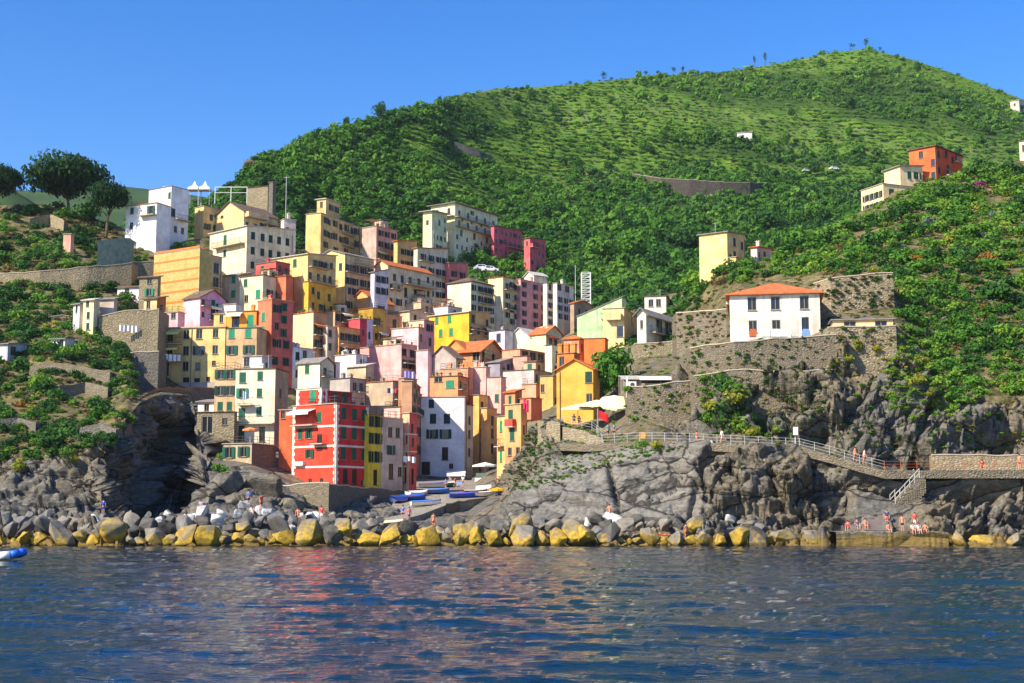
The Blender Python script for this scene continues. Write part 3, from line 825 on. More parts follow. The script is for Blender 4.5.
    def roofroom(s, r):
        u = r.uniform(.28, .72); v = r.uniform(.5, .75); w = min(s.L1*.42, r.uniform(1.8, 3.2)); d = min(s.L2*.4, r.uniform(1.8, 3)); x = s.x0+u*s.L1; y = s.y0+v*s.L2; z = s.zroof; hh = r.uniform(2.0, 2.6); m = MB()
        x = min(max(x, s.x0+w/2+.35), s.x1-w/2-.35); y = min(max(y, s.y0+d/2+.35), s.y1-d/2-.35)
        m.box(x-w/2, x+w/2, y-d/2, y+d/2, z-.1, z+hh); o = s.put('rooftop_room', m, plaster(r.choice(['f2e8d4', 'efd9a8', 'e8c8a0', 'e9b48c', 'f3efe6', 'e6c4b8']), .7))
        p = MB(); e = .3; t = r.uniform(.3, .7); p.hexa([(x-w/2-e, y-d/2-e, z+hh+.02), (x+w/2+e, y-d/2-e, z+hh+.02), (x+w/2+e, y+d/2+e, z+hh+t), (x-w/2-e, y+d/2+e, z+hh+t)], [(x-w/2-e, y-d/2-e, z+hh+.15), (x+w/2+e, y-d/2-e, z+hh+.15), (x+w/2+e, y+d/2+e, z+hh+t+.13), (x-w/2-e, y+d/2+e, z+hh+t+.13)])
        p.build('roof', M[r.choice(['terra', 'terra', 'slate', 'brown', 'pale'])], o); f = MB(); f.box(x-.45, x+.45, y-d/2-.04, y-d/2-.003, z+.02, z+1.95); f.build('door', M[r.choice(['sh_green', 'sh_brown', 'glass'])], o)
        f = MB(); f.box(x+w/2+.003, x+w/2+.04, y-.5, y+.4, z+.9, z+1.8); f.build('window', M['glass'], o)
    def pergola(s, r):
        m = MB(); x0 = s.x0+s.L1*r.uniform(.1, .4); x1 = min(s.x1-.4, x0+r.uniform(2, 3.5)); y0 = s.y0+.4; y1 = y0+min(s.L2*.5, 2.4); z = s.zroof
        for x in (x0, x1):
            for y in (y0, y1): m.tube((x, y, z), (x, y, z+2.2), .06, n=5)
            m.tube((x, y0-.2, z+2.2), (x, y1+.2, z+2.2), .05, n=5)
        for k in range(6): y = y0+(y1-y0)*k/5; m.tube((x0-.2, y, z+2.28), (x1+.2, y, z+2.28), .05, n=5)
        s.put('pergola', m, M['wood'])
        if r.random() < .5:
            c = MB(); c.box(x0-.25, x1+.25, y0-.25, y1+.25, z+2.34, z+2.39); s.put('canopy', c, plain(r.choice(['efe6d0', 'd9e0d4', 'e8c890', 'c8d4e0']), .8))
    def planters(s, r):
        V = []; 
        m = MB(); x0 = s.x0+s.L1*.1; n = max(2, int(s.L1*.8/.8)); z = s.h+.09
        for k in range(n):
            if r.random() < .6: V.append((x0+k*.8, s.y0+.1, z+.02, r.uniform(.25, .5)))
        n2 = max(2, int(s.L2*.8/.8))
        for k in range(n2):
            if r.random() < .5: V.append((s.x1-.1, s.y0+.5+k*.8, z+.02, r.uniform(.25, .5)))
        if not V: return
        for x, y, zz, q in V: m.tube((x, y, zz-.02), (x, y, zz+.28), .13, .17, 7)
        o = s.put('flower_pots', m, M['terra']); o['kind'] = 'stuff'
        A, B, T = [], [], []
        for x, y, zz, q in V:
            v, f, t = MIDV[r.randrange(6)]; B.append(f+sum(len(a) for a in A)); A.append(v*q+np.array([x, y, zz+.25])); T.append(t)
        t = np.concatenate(T); me = np_mesh('pot_plants', np.concatenate(A), np.concatenate(B), M[r.choice(['leaf', 'leaf_light', 'leaf_dark'])], False, np.stack([t, t, t, t*0+1], -1)); g = link('pot_plants', me, o); g['kind'] = 'stuff'
    def dish(s, u, v, hh=1.4):
        x = s.x0+u*s.L1; y = s.y0+v*s.L2; z = s.zroof; m = MB(); m.tube((x, y, z-.1), (x, y, z+hh), .03, n=5)
        o = s.put('antenna_mast', m, M['steel']); d = MB(); n = 12; vs = [(x, y-.08, z+hh)]
        for k in range(n): t = 2*math.pi*k/n; vs.append((x+.42*math.cos(t), y-.22, z+hh+.42*math.sin(t)))
        n0 = len(vs); vs += [(q[0], q[1]+.03, q[2]) for q in vs]
        fs = [(0, 1+(k+1) % n, 1+k) for k in range(n)]+[(n0, n0+1+k, n0+1+(k+1) % n) for k in range(n)]+[(1+k, 1+(k+1) % n, n0+1+(k+1) % n, n0+1+k) for k in range(n)]
        d.add(vs, fs); d.build('dish', M['frame'], o); return s
    def aerial(s, u, v, hh=2.6):
        x = s.x0+u*s.L1; y = s.y0+v*s.L2; z = s.zroof; m = MB(); m.tube((x, y, z-.1), (x, y, z+hh), .035, n=5)
        m.tube((x-.55, y, z+hh-.2), (x+.55, y, z+hh-.2), .02, n=4)
        for k in range(5): m.tube((x-.5+k*.25, y-.3, z+hh-.2), (x-.5+k*.25, y+.3, z+hh-.2), .015, n=4)
        s.put('aerial', m, M['steel']); return s
def at_z(C, py):
    """height of the point above C's plan position that shows at image row py"""
    v = (CY-py)/F       # z-H = t*(sp+v*cp), Y = t*(cp-v*sp)
    return H+C.y*(sp+v*cp)/(cp-v*sp)
HS = {}
NOAUTO = set('villa villawing yellowleft olive olive_terr creamcliff red redtop whiteharb restored yelgable greenhouse yelmod mint stonearch castle castle_tower store hillshed hillhut creambig garage stoneshore beigenarrow yellownarrow greyharb pinktall greytall greytall2 yelhill2 whitearch scaffhouse'.split())
def Hn(key, *a, **k):
    if key in NOAUTO: k['auto'] = False
    h = House(*a, **k); HS[key] = h; return h
# ---------- upper left
v = Hn('villa', 'white villa with a curved bay beside the umbrella pines, topmost house on the left', 149, 171.5, 189, 186, 239, 'f3f2f0', Y=300, a=34, rmat='slate', deep=8, wear=.2, name='villa', cat='villa',
       win=[('L', [.93], [195], 'gc'), ('R', [.14], [212], 'kc', 1.3), ('R', [.3, .7], [228], 'd')])
v.balcony('R', .2, .95, 218, 1.1).chimney(.2, .6).chimney(.5, .8)
w_ = Hn('villawing', '', 126, 157, 171, 203, 235, 'f3f2f0', Y=293, a=25, of=v, wear=.2, deep=7, win=[('L', [.2], [208], 'gc'), ('L', [.82], [210], 'Dgo', 1.1), ('L', [.2], [223], 'kc'), ('L', [.74, .92], [220], 'kc')])
w_.balcony('L', .5, 1.0, 214.5, 1.2).rail()
k = Hn('yellowgable', 'pale yellow house with a dark roof, under the castle', 216, 244, 278, 211, 250, 'f2d98c', Y=305, a=36, roof='gabL', rmat='brown', rh=2.6,
       win=[('L', [.22], [211], 'd'), ('R', [.1, .35], [224], 'd'), ('R', [.55, .8], [222], 'ko')])
k.balcony('R', .02, .6, 216, 1.3, solid='f0d08a').balcony('R', .62, .98, 219, 1.3)
Hn('yellowgable_wing', '', 195, 204, 219, 206, 245, 'f0d27c', Y=308, of=k, a=40, win=[('R', [.5], [216], 'gc')])
c = Hn('creambig', 'big cream house with five columns of windows and a long shaded side below the castle', 210, 247, 294, 226, 270, 'f0dfb4', Y=285, a=42, roof='shedB', rmat='pale', rh=1.0,
       win=[('L', [.42], [235.5], 'Dgc', 1.1), ('L', [.42], [249], 'kc'), ('R', [.13, .33, .5, .68, .86], [234.5, 249.5], 'kc', 1.1), ('R', [.13, .5], [264], 'kc')])
c.balcony('L', .18, .95, 242.5, 1.2).pipe('R', .96)
Hn('lilacback', 'pale house with a small bell turret behind the big cream house', 281, 284, 296, 219, 245, 'd8cfc0', Y=300, win=[('R', [.3, .7], [230], 'd')]).chimney(.5, .5, 1.5)
s_ = Hn('scaffhouse', 'beige house wrapped in yellow scaffold netting', 160.5, 200, 222, 253, 291, 'd9c391', Y=262, a=34, rmat='pale', win=[('R', [.3, .75], [265], 'd', 1.5), ('R', [.3, .75], [279.5], 'd', 1.5)])
s_.balcony('R', .1, .95, 285, .9)
Hn('stonehut', 'old stone house with two small windows left of the scaffold netting', 139.5, 158, 160.5, 277, 300, 'stone_tan', Y=255, a=12, roof='shedB', rmat='brown', win=[('L', [.55], [280], 'd'), ('L', [.55], [292], 'bo')])
Hn('pinksmall', 'small white and pink house on the stone terrace', 117.5, 139, 143, 287, 300, 'ecdfe2', Y=258, a=14, roof='shedB', rmat='brown', win=[('L', [.45, .62], [291.5], 'r'), ])
Hn('yellowshed', 'little yellow shed with a brown side on the stone terrace', 144, 157, 166, 298.5, 310, 'f0dc92', Y=250, roof='shedB', rmat='brown', rcol='a8772c', win=[('L', [.35], [304], 'd')])
Hn('greybeige', 'beige stone house with bright green shutters below the big cream house', 222, 240, 252, 275, 298, 'c9bd9c', Y=268, a=22, roof='shedB', rmat='slate', win=[('L', [.65], [279, 293.5], 'bc')])
k = Hn('creammid', 'cream house with a roof terrace beside the small red house', 240, 263, 285, 275, 312, 'f2e4b6', Y=264, a=30, win=[('L', [.25], [281], 'gc'), ('L', [.8], [293.5], 'bc', 1.2), ('L', [.3], [297], 'd'), ('R', [.3, .7], [292], 'ko')])
k.balcony('R', 0, .9, 298, 1.1).rail()
k = Hn('redsmall', 'small dark red house with a flat roof among the cream houses', 256, 276, 290, 261.5, 284, 'dc5a52', Y=272, a=36, win=[('L', [.33], [268], 'gc', 1.2), ('R', [.3], [268], 'd')])
Hn('orangemid', 'low orange wall house under the small red house', 264, 286, 294, 276, 300, 'e47a54', Y=266, a=34, win=[('L', [.5], [285], 'd')])
k = Hn('yellowterr', 'yellow house with a grey slab roof and stepped terraces right of the small red house', 268, 308, 336, 254, 300, 'f6dd84', Y=276, a=36, roof='shedB', rmat='pale', rh=.8, win=[('L', [.68], [261], 'gc', 1.1), ('R', [.1, .38, .6, .8], [275], 'k', 1), ('R', [.3, .55], [262], 'ko')])
k.balcony('R', .02, .6, 266, 1.0).balcony('R', .02, .98, 281, .9)
Hn('yellowdeep', 'deep yellow lower block of the stepped yellow house', 303, 308.5, 336, 281.5, 308, 'f2c43e', Y=268, a=30, win=[('R', [.37, .76], [293], 'd', 1.1)])
# ---------- upper middle
k = Hn('towerhouse', 'tall yellow house with a rooftop tower at the upper edge of the village', 306, 321, 361, 213, 252, 'f0d27a', Y=320, a=24, rmat='brown', par=.4,
       win=[('R', [.12, .34, .62, .88], [218.5, 231.5], 'ko', 1.05), ('R', [.12, .62], [243], 'ko')])
k.balcony('R', .5, .78, 225.5, .9).balcony('R', .5, .78, 237.5, .9)
w_ = Hn('towerhouse_top', '', 317, 326, 340, 199, 215, 'f0d680', Y=325, of=k, a=26, deep=1, roof='hip', rmat='pale', win=[('L', [.5], [204], 'd'), ('R', [.35, .75], [206], 'ko')])
k.rail()
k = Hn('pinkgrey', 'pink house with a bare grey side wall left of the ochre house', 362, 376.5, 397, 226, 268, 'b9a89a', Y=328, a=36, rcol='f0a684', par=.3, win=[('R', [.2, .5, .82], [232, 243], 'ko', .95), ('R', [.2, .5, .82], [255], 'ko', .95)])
k.balcony('R', .35, .9, 248, .7)
Hn('ochre', 'narrow ochre house with an orange eave between the pink and the cream house', 396, 397.5, 417, 241, 285, 'f2c468', Y=326, a=40, d=6, roof='shedB', rmat='terra', rh=.9, win=[('R', [.3, .6, .85], [250.5], 'ko', .95), ('R', [.3, .6, .85], [262], 'ko', .95)])
k = Hn('creamorange', 'cream house with an orange tiled roof and dark window rows in the upper village', 415.5, 417.5, 448, 248, 300, 'e9dcb8', Y=322, a=40, d=8, roof='shedB', rmat='terra', rh=1.2, win=[('R', [.18, .44, .68, .88], [255.5, 268, 280.5, 291], 'ko', .95)])
k.balcony('R', .05, .5, 260, .8).balcony('R', .6, .98, 272.5, .8).balcony('R', .05, .5, 272.5, .8)
Hn('redlow', 'low red house just right of the cream house with the orange roof', 447, 449, 468, 263, 295, 'de8078', Y=328, a=42, d=6, roof='shedB', rmat='slate', rh=.8, win=[('R', [.25, .7], [273], 'ko')])
k = Hn('hotel', 'large cream apartment building with deep balconies in the trees above the village', 431, 455, 497.5, 203, 240, 'f6e8ba', Y=432, a=34, roof='hip', rmat='slate', rh=1.3, eave=1.0, name='apartment_building', cat='apartment building',
       win=[('L', [.25, .75], [210], 'd', 1.3), ('L', [.2], [232], 'd'), ('R', [.1, .3, .5, .7, .9], [212, 222], 'd', 1.35), ('R', [.15, .45, .75], [231], 'd', 1.5)])
k.balcony('R', .0, .98, 216.5, 1.3).balcony('R', .0, .98, 226, 1.3).balcony('L', 0, .98, 215.5, 1.3)
w_ = Hn('hotelw', '', 423, 432, 447, 211, 238, 'f6e6b0', Y=422, of=k, a=28, roof='shedB', rmat='pale', rh=.6, eave=1.0, win=[('L', [.5], [222], 'd'), ('R', [.5], [220], 'd', 1.3)])
k = Hn('magentahouse', 'raspberry pink house beside the apartment building in the trees', 491, 494, 522, 226, 252, 'd2626a', Y=440, a=38, roof='shedB', rmat='brown', rh=.7, d=7, win=[('R', [.3, .6], [230], 'g', 1.1), ('R', [.4], [239], 'gc', 1.2)])
k.balcony('R', .45, 1.0, 243.5, 1.1)
k = Hn('magentalower', 'raspberry pink house with a jutting terrace, rightmost above the village trees', 524, 530, 545.5, 238, 264, 'd8646a', Y=436, a=36, roof='shedB', rmat='brown', rh=.7, win=[('L', [.5], [243], 'd'), ('R', [.6], [251], 'd'), ('R', [.3], [243], 'go')])
k.balcony('R', .0, .5, 246.5, 1.1, solid='c04a52')
k = Hn('creamrow', 'cream house with a pale blank gable side and balconies in the middle of the village', 447.5, 471, 493.5, 281.5, 322, 'eee6c4', Y=318, a=36, roof='hip', rmat='brown', win=[('R', [.1, .4, .68, .9], [287, 297, 307, 316.5], 'ko', .95)])
k.balcony('R', .3, .98, 291, .8).balcony('R', .3, .98, 301, .8)
Hn('gableyellow', 'yellow house with a sunny gable and rows of blue shutters', 317, 345, 374, 254, 300, 'f4dc86', Y=290, a=38, roof='gabL', rmat='slate', rh=1.3, rcol='f0da9c', win=[('L', [.62, .85], [266], 'uc', 1.05), ('R', [.1], [253], 'uc'), ('R', [.12, .35, .62, .88], [267, 280], 'uo'), ('R', [.35, .62, .88], [258.5, 290], 'uo')]).balcony('R', .25, .98, 271.5, .8).balcony('R', .3, .9, 262.5, .8)
Hn('bluewhite', 'narrow bluish white house between the yellow gable house and the terraced cream house', 373, 374.5, 388, 272, 300, 'dfe0e8', Y=286, a=44, d=5, roof='shedB', rmat='slate', win=[('R', [.35, .75], [278.5, 290], 'uo')])
k = Hn('creamterr', 'cream house with an orange roof and a pillared terrace below the ochre house', 375, 388, 432, 265, 303, 'ecd9ae', Y=296, a=38, roof='gabL', rmat='terra', rh=1.2, win=[('R', [.15, .32, .5, .7], [276], 'd', 1.1), ('R', [.4, .62], [289], 'D', 1.1)])
k.balcony('R', .3, 1.0, 281, 1.8).balcony('R', .05, .28, 288, .9)
k = Hn('creamtall', 'tall cream house left of the tall pink house', 488, 503, 520.5, 277, 328, 'efdfaf', Y=338, a=36, rmat='brown', par=.3, win=[('R', [.25, .75], [285, 295, 304.5, 314], 'ko', .95)])
k.balcony('R', .05, .5, 289, .8).balcony('R', .5, .98, 299, .8).balcony('R', .05, .6, 308.5, .8)
k = Hn('pinktall', 'tall pink house with five rows of windows in the middle of the village', 518, 520.5, 547, 279, 332, 'eda3a2', Y=342, a=36, d=9, roof='flat', par=.4, win=[('R', [.13, .55, .85], [284, 293.5, 303, 312.5, 321.5], 'ko', .95)])
k.band(289, .14, 'e9c6b8').band(308, .14, 'e9c6b8').chimney(.3, .5)
Hn('pinktalltop', 'small cream attic house on top of the tall pink house', 524, 534, 547, 275, 284, 'f0e2b8', Y=349, roof='gabL', rmat='pale', win=[])
Hn('greytall', 'tall pale grey-lilac house with a loggia, right of the tall pink house', 545, 547, 557, 283, 330, 'efe4cc', Y=344, a=36, d=9, par=.3, win=[('R', [.3, .75], [286], 'dW', 1.2), ('R', [.3, .75], [295.5, 304.5, 313, 321], 'ko', .9)])
Hn('greytall2', 'tall pale lilac house with four columns of windows, rightmost of the tall row', 555, 557, 573.5, 283, 331, 'ecdfd2', Y=344, a=36, d=9, par=.3, win=[('R', [.14, .38, .62, .86], [286.5], 'dW', 1.2), ('R', [.18, .52, .84], [299, 307, 315.5, 322.5], 'ko', .9)]).chimney(.2, .5)
Hn('orangecot', 'small brown cottage with an orange roof right of the tall lilac house', 572, 574, 592, 303, 334, 'a58d72', Y=340, a=40, d=6, roof='gabR', rmat='terra', rh=1.0, win=[('R', [.3, .7], [310], 'd')])
# ---------- left middle
k = Hn('pinkl', 'bright pink house on the left with a dark green door', 183.5, 200.5, 226, 297, 330, 'f2bcc8', Y=249, a=38, roof='gabR', rmat='brown', rh=1.6, rcol='eea4c0', win=[('R', [.12], [301.5], 'd', .8), ('R', [.5], [299.5], 'gc'), ('R', [.5], [312], 'Dkc'), ('R', [.12], [314], 'd', .7)])
Hn('pinkl2', 'rosy pink terrace block at the left end of the pink houses', 160, 178, 185, 312, 330, 'ecb0b4', Y=245, a=24, win=[('L', [.75], [314], 'd', 1.1)]).rail()
Hn('whiteblock', 'small white block house between the pink house and the terracotta tower house', 217, 236, 242, 304, 315, 'f4e9ea', Y=251, a=20)
k = Hn('yellowleft', 'long yellow house with awnings and balconies above the dark cove', 159, 193, 225.5, 327.5, 388, 'f5d274', Y=236, a=7, deep=6, d=10, par=.6, win=[], cap='terra') if False else Hn('yellowleft', 'long yellow house with awnings and balconies above the dark cove', 159, 225.5, 226, 327.5, 388, 'f5d67c', Y=236, a=9, deep=5, d=10, par=.6,
       win=[('L', [.415], [333.5, 350, 365.5], 'u', 1.15), ('L', [.61], [333.5], 'u', 1.2), ('L', [.61], [350], 'uo', 1.1), ('L', [.60], [366], 'd'), ('L', [.855], [333, 349.5], 'u', 1.05), ('L', [.84], [363], 'uS'),
            ('L', [.13], [368], 'Dgc', 1.0), ('L', [.13], [382], 'dS'), ('L', [.43], [383], 'Dd', 1.2), ('L', [.595], [384], 'D', 1.1), ('L', [.17, .24], [336, 353], 'd', 1.1), ('L', [.76], [379], 'dS')])
k.awning('L', .07, .35, 329.5, 1.5, .55, 'f3dc8c').awning('L', .07, .33, 345.8, 1.4, .4, 'f3dc8c').balcony('L', .06, .37, 343, 1.1).balcony('L', .05, .36, 359.5, 1.1).band(384.5, .9, 'a8a49c', .05).pipe('L', .5).band(326.5, .2, 'c9a86a')
k = Hn('olive', 'olive beige house front with four green shuttered windows joined to the long yellow house', 226.3, 257, 258, 327.5, 360, 'c9b47a', Y=235, a=12, d=9, win=[('L', [.18, .72], [332.5], 'bc', 1.2), ('L', [.2, .75], [349.5], 'go', 1.1)])
w_ = Hn('olive_terr', 'orange rooftop room with a green door above the olive house', 227, 256.5, 258, 311, 329, 'f0a63c', Y=241, a=12, d=4, win=[('L', [.8], [320.5], 'Dbc', 1.3), ('L', [.3], [321], 'D', 1.5)])
w_.awning('L', .05, .55, 312, 1.2, .5, 'efe2c8')
Hn('yellowroom', 'yellow rooftop room with a wide window above the long yellow house', 214, 226.5, 227, 314, 329, 'f3cf6c', Y=243, a=10, d=4, win=[('L', [.6], [318.5], 'kW')])
k = Hn('terratower', 'tall terracotta tower house with green shutters', 258, 272, 293.5, 299, 358, 'e87c54', Y=239, a=42, rcol='dc7260', win=[('L', [.4], [315.5, 329.5, 343], 'bc', 1.1), ('R', [.62], [305.5, 318, 331.5], 'gh', 1.0)])
k.band(299.5, .22, 'c98a5a').chimney(.3, .4)
k = Hn('creamcliff', 'tall cream house with green shutters above the stone house by the sea', 235.8, 275.5, 288.5, 368.5, 447, 'f7e9c8', Y=206, a=10, deep=2, win=[('L', [.18], [377], 'gc', 1.1), ('L', [.62], [375.5], 'gc', .9), ('L', [.18], [392.5], 'bo', 1.0), ('L', [.61], [392.5], 'gc', .9), ('L', [.18], [413], 'gc', 1.1), ('L', [.61], [411], 'gc', .9), ('L', [.18], [432.5], 'Dgc', 1.0), ('L', [.7], [434], 'Dd'), ('R', [.4], [392], 'd')], rcol='b9a77e', par=.3)  # rcol is the same cream darkened, shade put into the right wall
k.balcony('L', .12, .47, 404.5, 1.1).balcony('L', .1, 1.0, 423.3, 1.0)
Hn('creamcliff_hut', 'rooftop hut with a dark flat roof on the tall cream house', 243, 262, 272, 356, 370, 'c8c8cc', Y=211, a=14, d=4, win=[('L', [.2, .5], [361.5], 'k')])
k = Hn('beigenarrow', 'beige house with paired green shutters and a roof terrace left of the tall cream house', 215, 235.4, 236, 369.5, 412, 'c7b47c', Y=209, a=8, d=8, win=[('L', [.3, .75], [374], 'go', 1.05), ('L', [.3, .75], [390.5], 'ko', 1.0), ('L', [.3, .75], [406], 'gc', .9)])
k.rail()
Hn('whitearch', 'little white house on top of the arched stone building', 198, 214, 215, 402, 412, 'efe9de', Y=211, a=10, d=4, roof='shedB', rmat='slate', rh=.6, win=[('L', [.55], [407.5], 'gS', 1.3)])
k = Hn('stonearch', 'old stone building with an arched opening', 197, 234.5, 236, 412, 442, 'stone_tan', Y=204.5, a=8, d=8, deep=5, par=.3, win=[('L', [.28], [424.5], 'd', 1.9), ('L', [.75], [421.5], 'dS', 1.2)])
k = Hn('stoneshore', 'stone-faced house with green shutters on the rocks by the sea', 223.5, 252, 276, 443.5, 468, 'b3a684', Y=194, a=22, deep=5, rcol='stone', win=[('L', [.2], [452], 'go', 1.1), ('L', [.72], [451.5], 'go', 1.0)], par=.3)
k.rail()
# ---------- the red house group
k = Hn('red', 'tall red house with white corner stones on the quay wall by the harbour', 293.5, 336.8, 368.3, 403.5, 484.5, 'e8412a', Y=193, a=37, deep=4, rcol='d83030', wear=.12, par=.5,
       win=[('L', [.17], [432], 'gc', 1.05), ('L', [.4], [432], 'gh', 1.0), ('L', [.62], [441], 'Dd', 1.1), ('L', [.4, .66], [452.5], 'go', .9), ('L', [.45], [418], 'D', 1.4), ('L', [.6], [416], 'gc'), ('L', [.42, .68], [481], 'S'),
            ('R', [.23, .56, .87], [413, 432.5, 453], 'gc', 1.15), ('R', [.3, .58], [476], 'Dk', 1.0), ('R', [.85], [482], 'S')])
k.corner().band(425.5, .26).band(445.5, .26).band(466.3, .26).balcony('L', .04, .56, 423.4, 1.0).balcony('L', .5, .78, 442.8, .9).awning('L', .02, .52, 407.5, 1.5, .5, 'efece4').rail().balcony('L', .08, .3, 464, .5, .5, solid='f1ece4').pipe('L', .985)
w_ = Hn('redtop', '', 297, 321.5, 323, 388, 404, 'e8412a', Y=195.5, of=k, a=31, d=6, deep=1, rcol='cc1f26', wear=.12, win=[('L', [.66], [395], 'bc', 1.15)], par=.3)  # rcol holds the red as it looks in shade, painted on
w_.corner().band(388.5, .3).band(405.5, .24)
k = Hn('redback', 'dark red rooftop wall house right behind the red harbour house', 324, 326, 352, 391, 410, 'c2282c', Y=203, a=48, d=4, win=[('R', [.35, .7], [397], 'gc')], par=.3)
k = Hn('orangeleft', 'small orange house on a stone arch squeezed left of the red harbour house', 279.5, 293.5, 296, 410, 440, 'e46a3c', Y=199, a=14, d=6, win=[('L', [.25, .62], [414], 'g', .9)], par=.3)
k.rail()
k = Hn('yellownarrow', 'narrow bright yellow house between the red and the grey harbour houses', 367, 368.8, 382, 414.5, 487, 'f8dc34', Y=197, a=36, d=7, deep=4, win=[('R', [.28, .75], [421, 438, 456.5], 'ko', 1.1), ('R', [.55], [477], 'Dd'), ('R', [.2], [477.5], 'S')], par=.4)
k.band(414.5, .3, 'd0aa3c')
k = Hn('greyharb', 'grey harbour house right of the narrow yellow house', 380.5, 382, 403, 417.5, 487, 'd6c6ac', Y=199, a=36, d=8, deep=4, win=[('R', [.4, .56, .76], [431.5], 'd', 1.05), ('R', [.42, .66], [449.5], 'go', .95), ('R', [.45, .68], [471], 'Dk', 1.1), ('R', [.88], [471], 'd')], par=.3)
k.rail()
k = Hn('peachred', 'slim harbour house, peach on its left face and red on its right', 402.5, 409.5, 417, 413, 486, 'f0b48c', Y=203, a=38, deep=4, rcol='e4604e', win=[('L', [.6], [439.5, 456], 'd', .9), ('R', [.4], [428], 'd'), ('R', [.5], [442, 459], 'd'), ('L', [.5], [475], 'Dd'), ('R', [.5], [476], 'Dd')])
k.band(434, .16, 'f4e2cc').band(451.5, .16, 'f4e2cc').balcony('L', .1, .95, 466, .7)
k = Hn('whiteharb', 'white house with small dark windows at the head of the boat ramp', 421, 464.5, 466, 396.8, 472, 'f6f6f8', Y=236, a=5, d=9, deep=5, wear=.25, par=.25, win=[('L', [.24], [403.5], 'kc', 1.0), ('L', [.28, .6], [418.5], 'kc', 1.15), ('L', [.27, .57], [434, ], 'ko', 1.1), ('L', [.56], [453.5], 'Dk', 1.15), ('L', [.37], [466.5], 'Dd', 1.2), ('L', [.12], [468], 'Dd', 1.6), ('L', [.7], [466], 'S')])
k.band(444, .12, 'e4e4ea')
